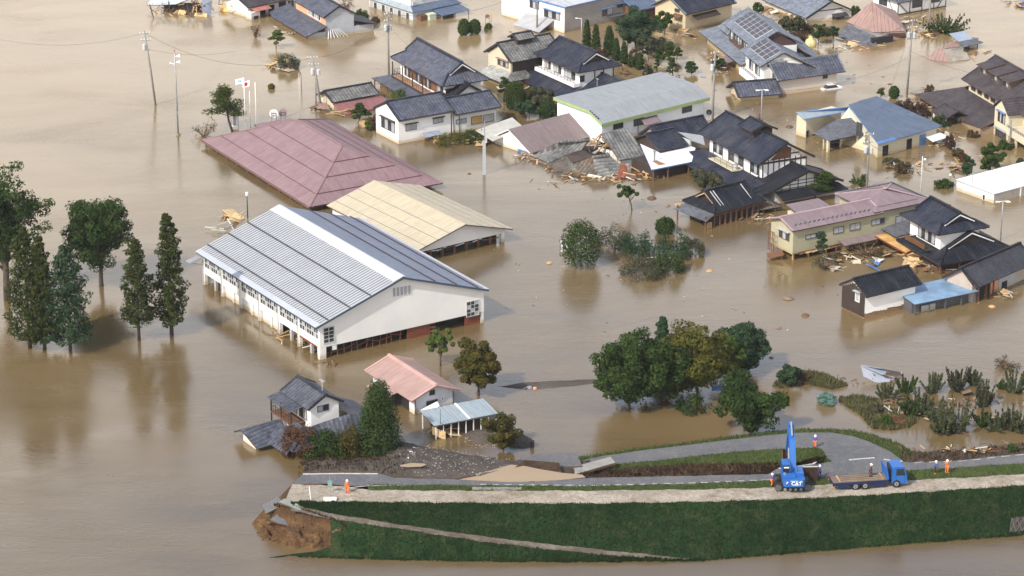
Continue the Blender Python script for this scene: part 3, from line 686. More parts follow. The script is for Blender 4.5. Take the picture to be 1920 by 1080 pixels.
        for i in range(n):
            for j in range(rows):
                x0, x1, z0, z1 = a + wd * i / n, a + wd * (i + 1) / n, za + hh * j / rows, za + hh * (j + 1) / rows
                if me is None:
                    mm = MB(); bx(mm, 0, wd / n, .03, .05, 0, hh / rows)
                    off = q(0, 0, 0); me = MB(); me.v = [(v[0] - off[0], v[1] - off[1], v[2]) for v in mm.v]; me.f, me.m, me.uv = mm.f, mm.m, mm.uv
                    me = [me.mesh('pane', g) for g in (glass if isinstance(glass, (list, tuple)) else [glass])]
                o = link(bpy.data.objects.new('pane', me[(i + j) % len(me)]), w if parent is None else w.parent); o.location = q(x0, 0, z0)
        if hood: 
            m = MB(); bx(m, a - .3, b + .3, .0, .55, zb + .18, zb + .26); m.build('hood', hood, w if parent is None else w.parent)
        return w
    def posts(s, pts, z0, z1, r, mt, name='post'):
        for x, y in pts: s.box(name, x - r, x + r, y - r, y + r, z0, z1, mt)
    def railing(s, a, b, z, h, n, mt, parent=None):
        m = MB(); a, b = Vector((*a, z)), Vector((*b, z)); up = Vector((0, 0, h))
        m.beam(a + up, b + up, .07, .07); m.beam(a + up * .5, b + up * .5, .04, .04)
        for i in range(n + 1): p = a.lerp(b, i / n); m.beam(p, p + up, .05, .05)
        return s.part('railing', m, mt, parent)

def finish_tile_lines(s, roof, x0, x1, ya, za, yb, zb, fr, mt, w=.1, h=.12, name='snow_guard'):
    for t in fr:
        y, z = ya + (yb - ya) * t, za + (zb - za) * t
        m = MB(); m.beam((x0, y, z + h * .6), (x1, y, z + h * .6), w, h); m.build(name, mt, roof)

# ================================================================== the school: gymnasium, red hall, beige hall
g = Site('school_gymnasium', 'large white school gymnasium with a ribbed silver gable roof standing in the flood', 'gymnasium', (367, 472), (592, 615), 5.4)
L, W, ze, zr = g.L, 29.5, 5.4, 10.3; ym = W / 2
m = MB(); m.slab([(0, 0, ze), (L, 0, ze), (L, ym, zr), (0, ym, zr)], .3, 0, 2); m.slab([(L, W, ze), (0, W, ze), (0, ym, zr), (L, ym, zr)], .3, 1, 2)
DKBLUE = mat('dark_blue_fascia', (.045, .075, .12), .5, .1)
RAIL = mat('dark_red_rail', (.05, .025, .025), .6, .2); DKLINE = mat('dark_snow_rail', (.05, .052, .06), .6, .2)
SILV = mat('silver_ridge', (.46, .48, .50), .4, .1, .4); EAVEB = mat('eave_sheet', (.40, .425, .46), .4, .1, .4)
rf = g.part('roof', m, [mat('silver_pan', (.19, .20, .215), .5, .12, .35), SEAM_SHADED, DKBLUE])
sl = (zr - ze) / ym; me = MB(); me.beam((0, .75, ze + .75 * sl + .04), (0, ym - .8, zr - .8 * sl + .04), .30, .13)
me = me.mesh('roof_rib', mat('silver_rib', (.40, .41, .425), .42, .1, .5)); n = 58
for i in range(n):
    o = link(bpy.data.objects.new('roof_rib', me), rf); o.location = (.2 + (L - .4) * i / (n - 1), 0, 0)
def slope_strip(name, y0, y1, dz, mt, side=1, x0=0, x1=None):
    x1 = L if x1 is None else x1
    Y = (lambda y: y) if side == 1 else (lambda y: W - y)
    mm = MB(); mm.slab([(x0, Y(y0), ze + y0 * sl + dz), (x1, Y(y0), ze + y0 * sl + dz), (x1, Y(y1), ze + y1 * sl + dz), (x0, Y(y1), ze + y1 * sl + dz)], .1, 0); return mm.build(name, mt, rf)
slope_strip('eave_flashing', -.08, .8, .12, EAVEB); slope_strip('ridge_flashing', ym - 1.7, ym, .2, SILV); slope_strip('ridge_flashing', ym - .35, ym, .19, SILV, -1)
slope_strip('eave_flashing', -.05, .55, .1, EAVEB, -1)
for t in (.13, .375, .61): slope_strip('snow_guard', ym * t, ym * t + .2, .22, DKLINE)
for t in (.13, .38, .63): slope_strip('snow_guard', ym * t, ym * t + .2, .16, RAIL, -1)
xw, yw, yb = L - .7, 1.0, W - .55
m = MB(); zc = ze + yw * sl - .3; zt = zr - .32
m.face([(xw, yw, 1.8), (xw, yb, 1.8), (xw, yb, zc), (xw, ym, zt), (xw, yw, zc)]); m.face([(xw - .3, yb, 1.8), (xw - .3, yw, 1.8), (xw - .3, yw, zc), (xw - .3, ym, zt), (xw - .3, yb, zc)])
m.face([(xw - .3, yw, 1.8), (xw - .3, yb, 1.8), (xw, yb, 1.8), (xw, yw, 1.8)][::-1]); m.face([(xw, yw, 1.8), (xw, yw, zc), (xw - .3, yw, zc), (xw - .3, yw, 1.8)])
m.box(.4, xw - .3, yb - .3, yb, 1.8, zc); m.box(.4, .7, yw + .2, yb - .3, -1, zc)
g.part('wall', m, mat('gym_white_wall', (.74, .73, .69), .8, .07, .25))
g.box('spandrel', .4, xw - .35, yw, yw + .25, 1.85, 2.95, mat('gym_spandrel', (.72, .70, .62), .8, .08, .3))
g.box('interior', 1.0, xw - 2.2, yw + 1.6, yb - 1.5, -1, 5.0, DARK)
nb = 6; bw = (xw - .9) / nb
for i in range(nb + 1): g.box('column', .4 + i * bw, .85 + i * bw, yw - .06, yw + .5, -1.2, zc, WHITE)
FRW = mat('pale_window_frame', (.50, .51, .50), .6, .1)
for i in range(nb): g.win_m('S', yw + .12, .95 + i * bw, .35 + (i + 1) * bw, 3.0, 5.15, 8, [GLASS, GLASS, CURTAIN, GLASS], FRW, None, 3, t=.19)
for i, (z0, kind) in enumerate(((-1, 0), (-1, 1), (-1, 1), (-1, 1), (-1, 0), (-1, 0))):
    if kind: g.box('lower_wall', .95 + i * bw, .3 + (i + 1) * bw, yw + .35, yw + .5, -1, 1.85, OFFW)
    g.box('inner_pillar', .4 + (i + .55) * bw, .9 + (i + .55) * bw, yw + .1, yw + .5, -1, 1.85, OFFW if kind else GREYW)
    dp = MB(); dp.tube([(.62 + i * bw, yw - .2, ze - .35), (.62 + i * bw, yw - .2, -.8)], .07, 6); g.part('drainpipe', dp, PALEMETAL)
g.win('E', xw, (607.5, 643.5), (625, 612), 2, GLASS, FRW, None, 4, t=.14); g.win('E', xw, (875, 594), (897, 562), 3, [GLASS, GLASS, CURTAIN], FRW, None, 4)
for i in range(5): g.win('E', xw, (737.2 + 7.1 * i, 555.5 - 1.2 * i), (740.4 + 7.1 * i, 540 - 1.2 * i), 1, CURTAIN, mat('louvre_frame', (.45, .46, .5), .6), None, 1, 'louvre', .04)
# the torn lower storey of the gable end
yl = lambda px, py: g.face('E', xw - .2, px, py)[0]
a0, a1, a2, a3 = yl(764, 640), yl(800, 636), yl(872, 622), yl(898, 618)
g.box('column', xw - .8, xw - .02, yw, yw + 1.0, -1.2, 1.78, WHITE); g.box('column', xw - .6, xw - .05, yb - .5, yb, -1.2, 1.78, OFFW)
for i in range(9):
    za = -.9 + i * .3; g.box('red_board', xw - .35, xw - .22, a2, yb - .55, za, za + .27, REDWOOD); g.box('red_board', xw - .35, xw - .22, a0, a1 + (.6 if i % 2 else 1.6), za, za + .27, REDWOOD)
for i in range(11):
    y = yw + 2 + i * 1.15; ln = random.uniform(-.4, .4); g.beam('broken_stud', (xw - .5, y, -1), (xw - .4, y + ln, 1.8), .12, .12, BROWNWOOD)
for i in range(6): y = yw + 2 + i * 2; g.beam('broken_rail', (xw - .45, y, .5 + random.random()), (xw - .45, y + 2, .4 + random.random()), .1, .12, random.choice([BROWNWOOD, REDWOOD]))
g.beam('torn_edge', (xw - .75, yw + .05, 1.72), (xw - 7.5, yw + .05, 1.72), .1, .3, REDWOOD)
g.slab('canopy', [(-.4, .4, 4.6), (1.0, .4, 4.6), (1.0, -1.6, 4.1), (-.4, -1.6, 4.1)], .1, SEAM_GREY); g.beam('bracket', (.3, -1.5, 4.0), (.3, .9, 3.2), .08, .08, METAL)
g.box('notice_board', xw + .01, xw + .06, yw + 2.0, yw + 2.7, 1.1, 1.75, WHITEM)

h = Site('red_roof_hall', 'single storey school block with a huge faded red hip roof, water up to its eaves', 'school building', (378, 262), (580, 388), 1.1)
L, W, ze = h.L, 25.5, 1.1
ax, ay = h.l(634, 285.5, 6.5); zr = 6.3
rr = h.hip(0, L, 0, W, ze, zr, SEAM_RED, th=.25, caps=None, edge=mat('dark_red_edge', (.14, .06, .06), .6))
slh = (zr - ze) / (W / 2)
LINE = mat('red_snow_rail', (.13, .05, .06), .6, .1)
for t in (.2, .47, .72):
    q = W / 2 * t; m = MB(); m.beam((q, q, ze + q * slh + .06), (L - q, q, ze + q * slh + .06), .10, .08); m.build('snow_guard', LINE, rr)
    m = MB(); m.beam((q, W - q, ze + q * slh + .06), (L - q, W - q, ze + q * slh + .06), .10, .08); m.build('snow_guard', LINE, rr)
    m = MB(); m.beam((L - q, q, ze + q * slh + .06), (L - q, W - q, ze + q * slh + .06), .13, .12); m.build('snow_guard', LINE, rr)
REDCAP = mat('red_ridge', (.23, .14, .145), .5, .1)
h.cap(rr, 'ridge_cap', (W / 2, W / 2, zr + .05), (L - W / 2, W / 2, zr + .05), .4, .14, REDCAP)
for x, sx_ in ((0, 1), (L, -1)):
    for y, sy_ in ((0, 1), (W, -1)): h.cap(rr, 'hip_cap', (x, y, ze + .04), (x + sx_ * W / 2, y + sy_ * W / 2, zr + .04), .3, .1, REDCAP)
h.walls(1.6, L - 1.6, 1.6, W - 1.6, .95, mat('dark_brown_wall', (.16, .11, .07), .8, .2))  # walls under the eaves in one even brown
h.posts([(1 + i * 4.3, .5) for i in range(10)], -1, .9, .11, DGREY)
h.cap(rr, 'gutter', (0, -.1, ze - .2), (L, -.1, ze - .2), .16, .18, mat('brown_gutter', (.16, .09, .07), .6))
q = MB(); q.beam((L - W / 2 - 3, W * .62, ze + 4), (L - W / 2 - 2, W * .62, ze + 4.0), .1, .3)
an = Site('red_roof_annex', 'small low red roofed annex behind the ridge of the large red hip roof', 'building', (490, 246), (566, 233), 1.6)
an.slab('roof', [(0, 0, 1.6), (an.L, 0, 1.6), (an.L - .6, 3.4, 2.0), (.2, 3.4, 2.0)], .2, SEAM_RED, side=DARKWOOD); an.walls(.4, an.L - .4, .4, 3.2, 1.4, GREYCONC)

b = Site('beige_roof_hall', 'long hall with a pale beige gable roof between the gym and the red roof', 'school building', (612, 385), (785, 465), 2.4, ang=R(-55))
L, W, ze = b.L + 1.0, 18.6, 2.4; zr = 5.0
rb = b.gable(0, L, 0, W, ze, zr, SEAM_BEIGE, .22, caps=None, edge=mat('dark_eave', (.08, .08, .09), .6))
b.cap(rb, 'ridge_cap', (0, W / 2, zr + .03), (L, W / 2, zr + .03), .25, .12, mat('beige_ridge', (.45, .39, .28), .5, .1))
BLINE = mat('beige_snow_rail', (.25, .24, .22), .6, .1)
slb = (zr - ze) / (W / 2)
for t in (.18, .42, .66):
    for sd in (0, 1):
        y = W / 2 * t; Y = y if sd == 0 else W - y; m = MB(); m.beam((0, Y, ze + y * slb + .05), (L, Y, ze + y * slb + .05), .09, .07); m.build('snow_guard', BLINE, rb)
xw = L - 1.3; m = MB(); m.face([(xw, 1, 1.5), (xw, W - 1, 1.5), (xw, W - 1, ze - .05), (xw, W / 2, zr - .3), (xw, 1, ze - .05)]); m.box(.6, xw - .02, .8, 1.0, -1, ze); m.box(.6, xw - .02, W - 1, W - .8, 1.5, ze)
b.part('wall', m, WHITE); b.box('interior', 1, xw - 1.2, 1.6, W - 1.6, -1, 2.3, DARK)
b.posts([(xw - .3, 1.2 + i * (W - 2.4) / 7) for i in range(8)], -1, 1.55, .16, BROWNWOOD); b.posts([(xw - .2, W - 1.2)], -1, 1.6, .3, WHITE)
for i in range(9): y = 1.5 + i * 1.7; b.beam('broken_rail', (xw - .3, y, .9 + random.random() * .4), (xw - .2, y + 1.7, .8 + random.random() * .6), .1, .14, random.choice([BROWNWOOD, DARKWOOD, OFFW]))

# ================================================================== near bank: tiled house, pink barn, carport
s = Site('tiled_farmhouse', 'two storey grey tiled farmhouse with a wooden balcony, trees in front on the gravel', 'house', (524, 733), (577.5, 769), 5.0)
L, W, ze = s.L, 5.6, 5.0; zr = 6.6
KA_ = KAWARA; KAWARA = roofmat('slate_grey_tile', (.072, .078, .10), .62, .56, dirtf=.1, var=.4)
s.gable(0, L, 0, W, ze, zr, KAWARA); s.walls(.6, L - .5, .7, W - .6, ze - .05, WHITE, zr=zr - .35)
s.win('E', L - .5, (596, 772), (615, 758), 2, [CURTAIN, GLASS]); s.win_m('S', .7, 1.6, 3.6, 2.8, 4.5, 2, [GLASS, CURTAIN]); s.win_m('S', .7, 4.4, 6.4, 2.8, 4.5, 2, [GLASS, CURTAIN])
s.box('balcony_floor', .2, 6.0, -1.6, .7, 2.35, 2.5, BROWNWOOD); s.railing((.2, -1.55), (6, -1.55), 2.5, 1.1, 8, DARKWOOD); s.railing((.2, -1.55), (.2, .6), 2.5, 1.1, 3, DARKWOOD)
s.posts([(.3, -1.5), (3.1, -1.5), (5.9, -1.5)], -.8, 4.7, .08, DARKWOOD); s.slab('balcony_roof', [(-.2, -1.9, 4.55), (6.3, -1.9, 4.55), (6.3, .4, 4.9), (-.2, .4, 4.9)], .1, KAWARA)
s.slab('lower_roof', [(1.2, W + 5.2, 1.6), (L + 3.4, W + 5.2, 1.6), (L + 2.2, W - .4, 4.1), (1.8, W - .4, 4.1)], .2, KAWARA, side=DARKWOOD)
s.slab('lower_roof', [(L + 3.4, W + 5.2, 1.6), (L + 4.4, 2, 1.6), (L + .6, 1.5, 3.0), (L + 2.2, W - .4, 4.1)], .2, KAWARA, side=DARKWOOD)
s.walls(1, L + 2.8, W - .6, W + 4.4, 1.6, WHITE); s.walls(L - 1, L + 3.4, -1.5, W, 1.5, WHITE)
m = MB(); s.cap(s.slab('lower_roof', [(L - 2.6, -4.6, 1.4), (L + 3.8, -4.6, 1.4), (L + 1.0, -.9, 2.9), (L - 1.8, -.9, 2.9)], .2, KAWARA, side=DARKWOOD), 'hip_cap', (L + 3.7, -4.5, 1.5), (L + 1, -.9, 3.0), .25, .25)
s.slab('lower_roof', [(L + 3.8, -4.6, 1.4), (L + 4.4, 2, 1.6), (L + .6, 1.5, 3.0), (L + 1.0, -.9, 2.9)], .2, KAWARA, side=DARKWOOD)
s.slab('lower_roof', [(L - 2.2, -5.4, .9), (L + 3.4, -5.2, .9), (L + 1.0, -2.4, 2.5), (L - 3.8, -2.4, 2.5)], .2, KAWARA, side=DARKWOOD); s.slab('lower_roof', [(L - 4.6, -7.8, 2.3), (L - 1.2, -7.2, .6), (L - 1.0, -2.6, .9), (L - 4.6, -1.6, 2.5)], .2, KAWARA, side=DARKWOOD); s.slab('lower_roof', [(L - 4.6, -7.8, 2.3), (L - 4.6, -1.6, 2.5), (L - 7.2, -1.6, 1.3), (L - 7.2, -7.6, 1.1)], .2, KAWARA, side=DARKWOOD); s.walls(L - 6, L - 2.4, -6.8, -2.2, 1.0, WHITE)
m = MB(); m.tube([(L - 1, W / 2, zr), (L - 1, W / 2, zr + 1.8)], .04, 5); m.beam((L - 1.6, W / 2, zr + 1.7), (L - .4, W / 2, zr + 1.7), .05, .05); [m.beam((L - 1.6 + .2 * i, W / 2 - .3, zr + 1.7), (L - 1.6 + .2 * i, W / 2 + .3, zr + 1.7), .03, .03) for i in range(6)]; s.part('aerial', m, PALEMETAL)

KAWARA = KA_
s = Site('pink_roof_barn', 'white barn with a salmon pink sheet metal gable roof and an open front', 'barn', (683, 695), (771.5, 753), 2.4)
L, W, ze = s.L, 8.0, 2.4; zr = 3.9
s.gable(0, L, 0, W, ze, zr, SEAM_PINK, .16, caps=mat('pink_ridge', (.52, .33, .29), .5), edge=mat('pink_edge', (.3, .15, .13), .6))
s.slab('lean_to_roof', [(4.2, -2.0, 2.0), (9.4, -2.0, 2.0), (9.4, .1, 2.41), (4.2, .1, 2.41)], .1, SEAM_PINK)
s.walls(.7, L - .8, 1.0, W - .8, ze, mat('pale_blue_wall', (.58, .61, .65), .8, .1, stain=(.42, .36, .27)), zr=zr - .3)
s.box('door_opening', 6.2, L - 2.2, .93, 1.0, -.6, 1.7, DARK); s.box('door_frame', L - 2.2, L - .8, .9, .99, -.8, 2.3, WHITE); s.box('lintel', 5.8, L - 2.2, .9, .99, 1.7, 2.3, WHITE)
s.win('E', L - .8, (806, 740.5), (814, 731), 2, GLASS); s.win('E', L - .8, (800, 764), (819, 749), 1, DARK, DGREY, None, 1, 'doorway'); s.win('E', L - .8, (828, 750), (831, 744), 1, CURTAIN, WHITEM)
dp = MB(); dp.tube([(L - .7, W - .9, ze - .2), (L - .7, W - .9, -.5)], .07, 6); s.part('drainpipe', dp, DGREY); dp = MB(); dp.tube([(L - .7, 1.0, ze - .2), (L - .7, 1.0, -.5)], .07, 6); s.part('drainpipe', dp, DGREY)
m = MB(); m.slab([(L - .6, 1.8, .6), (L + .4, 1.9, .3), (L + .5, 4.2, 1.0), (L - .5, 4.4, 1.3)], .08); s.part('torn_shutter', m, WHITEM)

s = Site('carport', 'open carport with a pale blue sheet roof on thin white posts beside the pink barn', 'carport', (814, 798), (934, 775), 2.2)
L = s.L; D = s.l(777, 773, 2.5)[1]
s.slab('roof', [(0, 0, 2.15), (L * .55, 0, 2.15), (L * .55, D, 2.6), (0, D, 2.6)], .1, SEAM_LBLUE, side=DGREY)
s.slab('roof', [(L * .55 + .05, 0, 2.2), (L, 0, 2.2), (L, D, 2.65), (L * .55 + .05, D, 2.65)], .1, SEAM_LBLUE, side=DGREY)
s.slab('roof_joint', [(L * .55 - .1, -.03, 2.27), (L * .55 + .2, -.03, 2.27), (L * .55 + .2, D, 2.72), (L * .55 - .1, D, 2.72)], .06, WHITEM)
s.beam('gutter', (0, -.06, 2.08), (L, -.06, 2.08), .1, .1, DGREY)
s.posts([(.35 + i * (L - .6) / 8, .2) for i in range(9)] + [(.3, D - .3), (L - .3, D - .3), (L / 2, D - .3)], -.8, 2.1, .06, WHITEM)
s.box('back_panel', 1.5, L - .2, D - .25, D - .18, -.5, 2.3, DARKWOOD)
# ================================================================== village houses
LABSKY = 'house'
# --- white house with grey roofs beside the red hall
s = Site('white_house', 'white plastered house with two stepped grey tile roofs behind the red hip roof', 'house', (747.5, 226), (851, 207.5), 4.6)
L, W, ze = s.L, 9.4, 4.6; zr = 6.9
s.gable(0, L, 0, W, ze, zr, KAWARA, gutter=DGREY); s.walls(.25, L - .3, .6, W - .6, ze, WHITE, zr=zr - .35)
s.win('W', .25, (716, 237), (740, 230), 4, [CURTAIN, GLASS], hood=DARKWOOD); s.win('S', .6, (761, 245), (780, 231), 2, CURTAIN, hood=DARKWOOD); s.win('S', .6, (812.5, 231.5), (830, 220), 2, CURTAIN, hood=DARKWOOD)
L2 = s.l(949, 202.5, 4.0)[0]
s.gable(L + .15, L2, -.3, W - 1.6, 3.9, 5.9, KAWARA, gutter=DGREY, name='wing_roof'); s.walls(L + .1, L2 - .7, .5, W - 2.2, 3.9, OFFW, zr=5.5)
s.win('S', .5, (855.5, 232), (873.5, 222), 2, CURTAIN); s.win('S', .5, (884, 233), (903, 216.5), 1, mat('boarded_window', (.45, .28, .10), .7), BROWNWOOD); s.win('S', .5, (907, 229.5), (925, 213), 1, CURTAIN, BROWNWOOD)
for x in (L + .15, L + 1.4): dp = MB(); dp.tube([(x, .42, 4.4), (x, .42, -.5)], .07, 6); s.part('drainpipe', dp, DGREY)
s.slab('porch_roof', [(4.8, -1.4, 1.0), (8.2, -1.4, .9), (8.6, .3, 1.3), (5.2, .3, 1.4)], .12, TARP)
# --- hip and gable house A
s = Site('balcony_house', 'two storey house with a grey hip and gable roof and a long brown balcony', 'house', (732, 107), (830, 162), 5.6)
L, W, ze = s.L, 9.9, 5.6; zr = 9.0
s.hip(0, L, 0, W, ze, zr, KAWARA, 2.3, .7, gwall=DARKWOOD, caps=KAWARA_D)
s.walls(1.6, L - 1.4, 1.3, W - 1.3, ze - .1, WHITE)
s.box('recess', 4.4, L - 5.0, 1.2, 1.29, 2.9, 5.2, BROWNWOOD)
for i, (a, c) in enumerate(((3.4, 6.2), (8.4, 11.2), (12.4, 15.2))): s.win_m('S', 1.18, a + .6, c, 3.0, 5.0, 3, [GLASS, CURTAIN, GLASS], DARKWOOD)
s.win_m('S', 1.3, L - 4.6, L - 2.4, 3.2, 4.7, 2, [CURTAIN, GLASS], DARKWOOD, hood=DGREY); s.win('E', L - 1.4, (836, 176), (852, 167), 3, GLASS, DARKWOOD, hood=KAWARA_D)
s.box('balcony_floor', 1.8, L - 5.2, -.6, 1.2, 2.35, 2.55, mat('balcony_boards', (.40, .21, .11), .8, .2)); s.box('balcony_fascia', 1.8, L - 5.2, -.68, -.6, 2.1, 2.55, DARKWOOD)
s.railing((1.8, -.55), (L - 5.2, -.55), 2.55, 1.1, 16, DGREY); s.railing((1.8, -.55), (1.8, 1.2), 2.55, 1.1, 3, DGREY); s.posts([(2 + i * 4.4, -.5) for i in range(4)], 2.5, 5.3, .09, DARKWOOD)
s.slab('lower_roof', [(-2.2, -3.0, 1.3), (L - 1, -3.0, 1.3), (L - 1, 1.0, 2.6), (1.2, 1.0, 2.6)], .2, KAWARA, side=DARKWOOD); s.slab('lower_roof', [(-2.2, W + 1, 1.3), (-2.2, -3.0, 1.3), (1.2, 1.0, 2.6), (1.2, W, 2.6)], .2, KAWARA, side=DARKWOOD)
s.walls(-.8, L - 1.5, -1.6, W, 1.3, BEIGEW); s.posts([(-1.8, -2.6), (1, -2.6), (4, -2.6)], -1, 1.2, .1, BROWNWOOD)
q = Site('entrance_wing', 'white gabled entrance wing with heavy black tile rakes beside the balcony house', 'house', (848, 195), (935, 178), 2.6, ang=s.ang)
q = s
gx = L + 1.6; gy, gz_ = s.face('E', gx, 880, 158.5); hy, hz_ = s.face('E', gx, 843, 188); hw_ = gy - hy
s.gable(L - 2, gx, hy, gy + hw_, hz_, gz_, KAWARA_BK, .3, caps=KAWARA_BK, name='wing_roof', edge=BLACK); s.walls(L - 1.5, gx - .7, hy + .8, gy + hw_ - .8, hz_, WHITE, zr=gz_ - .4)
bpy.data.objects.remove(bpy.data.objects['entrance_wing'])
# --- low shed with red lean-to
s = Site('tiled_shed', 'low tiled shed with a dark red lean-to roof sinking in the water beside leaning poles', 'shed', (622.5, 194), (712, 178), 1.6)
L = s.L; s.gable(0, L, 0, 6.2, 1.8, 3.2, KAWARA_OLD, caps=KAWARA_D); s.walls(.8, L - .5, .7, 5.6, 1.8, CREAM, zr=2.9)
s.slab('lean_to_roof', [(.8, -3.2, .1), (L + .6, -3.2, .25), (L + .4, .4, 1.45), (.3, .4, 1.4)], .1, roofmat('dark_red_sheet', (.25, .10, .10), .45, 1, 'seam', dirtf=.15, var=.1))
s.slab('broken_awning', [(-2.0, 1.2, .7), (-.2, .2, .4), (.2, 2.4, 1.1), (-1.4, 3.4, 1.3)], .1, RUSTPINK); s.beam('fallen_beam', (-2, -1, .1), (1.5, -2.8, .3), .15, .15, WOOD)
# --- old weathered house C
s = Site('old_farmhouse', 'old farmhouse with mossy weathered tiles and a raised ridge vent', 'house', (957, 117.5), (1030, 104), 4.6)
L, W, ze = 12.6, 9.4, 4.6; zr = 7.4
s.gable(0, L, 0, W, ze, zr, KAWARA_OLD); s.walls(.6, L - .5, .8, W - .8, ze, CREAM, zr=zr - .4)
s.win('W', .6, (934, 120), (953, 117), 4, [CURTAIN, GLASS], BROWNWOOD, hood=RUSTPINK); s.box('dark_front_panel', 1, L - .6, .7, .79, 1.5, 4.4, DARKWOOD)  # dark wood panel laid over most of the front wall
s.gable(3.6, 8.0, W / 2 - 1.7, W / 2 + 1.7, zr + .35, zr + 1.2, KAWARA_OLD, name='vent_roof'); s.box('vent_wall', 4, 7.6, W / 2 - 1.2, W / 2 + 1.2, zr - .6, zr + .4, DARKWOOD)
s.slab('lower_roof', [(-2.8, 7.6, 1.3), (-2.8, -1.6, 1.3), (.6, .6, 2.4), (.6, 7.4, 2.4)], .15, roofmat('grey_board_roof', (.36, .36, .34), .9, .5, 'slate', dirtf=.3), side=DARKWOOD); s.slab('lower_roof', [(-2.8, -1.6, 1.3), (4, -1.6, 1.3), (4, .8, 2.4), (.6, .6, 2.4)], .15, KAWARA_OLD, side=DARKWOOD); s.walls(-1.6, 3, -.6, 7, 1.2, BEIGEW)
# --- house D
s = Site('white_balcony_house', 'two storey house with dark tile hip and gable roof and a white balcony over trees', 'house', (1000, 100), (1084, 136.7), 5.6)
L, W, ze = s.L, 10.0, 5.6; zr = 8.5
s.hip(0, L, 0, W, ze, zr, KAWARA_D, 2.1, .7, gwall=DARKWOOD)
s.walls(1.4, L - 1.2, 1.2, W - 1.2, ze - .1, WHITE); s.box('balcony', 1.0, L - 1.0, -.3, 1.2, 2.5, 3.2, WHITE); s.railing((1, -.25), (L - 1, -.25), 3.2, .6, 12, DARKWOOD)
for a, c in ((2.4, 4.4), (5.6, 8.2), (9.4, 13.2)): s.win_m('S', 1.2, a, c, 3.3, 5.2, 3, [CURTAIN, CURTAIN, GLASS], DARKWOOD)
s.win('E', L - 1.2, (1087.5, 153), (1095, 142), 1, GLASS, DARKWOOD); s.posts([(L - 1.15, 4.5), (L - 1.15, 6.5), (L - 1.15, W - 1.3)], 3, 5.5, .08, DARKWOOD)
s.slab('lower_roof', [(-2.6, -3.2, .9), (L + .5, -3.2, .9), (L + .5, .9, 2.6), (.8, .9, 2.6)], .2, KAWARA_D, side=DARKWOOD); s.slab('lower_roof', [(-2.6, W + .5, .9), (-2.6, -3.2, .9), (.8, .9, 2.6), (.8, W, 2.6)], .2, KAWARA_D, side=DARKWOOD)
s.walls(-1.4, L - .4, -2, W, .9, BEIGEW)
s.gable(L - 1.8, L + 6.6, .4, W + 1.6, 1.4, 4.4, KAWARA_D, name='wing_roof'); s.walls(L - 1.2, L + 5.8, 1.2, W + .8, 1.5, WHITE, zr=4.0)
s.slab('lower_roof', [(L + .4, -3.3, .9), (L + 6.6, -3.3, .9), (L + 6.6, 1.2, 2.0), (L + .4, 1.2, 2.0)], .2, KAWARA_D, side=DARKWOOD)
for i in range(6): s.box('timber_stud', L + 5.81, L + 5.87, 2.6 + i * 1.3, 2.75 + i * 1.3, -1, 2.0 + (1.6 - abs(i - 2.5) * .55), DARKWOOD)
s.box('timber_rail', L + 5.81, L + 5.88, 1.6, W + .5, 1.3, 1.45, DARKWOOD); m = MB(); m.tube([(L + 2, 3, 3), (L + 2, 3, 4.6)], .04, 5); m.beam((L + 1.4, 3, 4.5), (L + 2.6, 3, 4.5), .05, .05); s.part('aerial', m, PALEMETAL)
# --- green trimmed warehouse
s = Site('white_warehouse', 'long white warehouse with a pale grey roof edged in green', 'warehouse', (1126, 231), (1329, 181), 4.0)
L, W = s.L, 13.0; PRO = [(-.35, 3.95), (3.4, 5.6), (13.2, 5.85)]
m = MB(); vv = 0
for (a, za), (c, zc) in zip(PRO, PRO[1:]):
    d = math.hypot(c - a, zc - za); m.face([(0, a, za), (L, a, za), (L, c, zc), (0, c, zc)], 0, [(0, vv), (L, vv), (L, vv + d), (0, vv + d)]); vv += d
    for x in (0, L): m.face([(x, a, za), (x, c, zc), (x, c, zc - .55), (x, a, za - .55)][::(1 if x else -1)], 1)
m.face([(0, PRO[0][0], PRO[0][1]), (0, PRO[0][0], PRO[0][1] - .65), (L, PRO[0][0], PRO[0][1] - .65), (L, PRO[0][0], PRO[0][1])], 1); m.face([(0, 13.2, 5.85), (L, 13.2, 5.85), (L, 13.2, 5.3), (0, 13.2, 5.3)], 1)
rfw = s.part('roof', m, [SEAM_GREY, GREENTRIM])
m = MB(); x0, x1 = .5, L - 1.0; top = [(.2, 3.8), (3.4, 5.25), (12.6, 5.5)]
for x in (x0, x1): m.face([(x, .2, -1)] + [(x, a, z) for a, z in top] + [(x, 12.6, -1)])
m.face([(x0, .2, -1), (x1, .2, -1), (x1, .2, 3.8), (x0, .2, 3.8)]); m.face([(x0, 12.6, -1), (x1, 12.6, -1), (x1, 12.6, 5.5), (x0, 12.6, 5.5)]); s.part('wall', m, mat('clean_white_wall', (.76, .79, .80), .75, .05, .3, stain=(.5, .45, .35)))
for bl, tr in (((1150, 243), (1167.5, 228)), ((1188.5, 236.5), (1206, 219.5)), ((1279, 212), (1296.5, 195.5))): s.win('S', .2, bl, tr, 2, GLASS)
s.slab('awning', [(9.5, -1.6, 2.1), (13.4, -1.6, 2.1), (13.8, .2, 2.9), (9.9, .2, 2.9)], .1, SEAM_MAUVE); dp = MB(); dp.tube([(9.2, .1, 3.8), (9.2, .1, -.5)], .07, 6); s.part('drainpipe', dp, DGREY)
for i in range(5): m = MB(); m.box(.1, .35, .8 + i * .55, 1.1 + i * .55, 4.6 + i * .2, 4.8 + i * .2); s.part('snow_stop', m, DGREY, rfw)
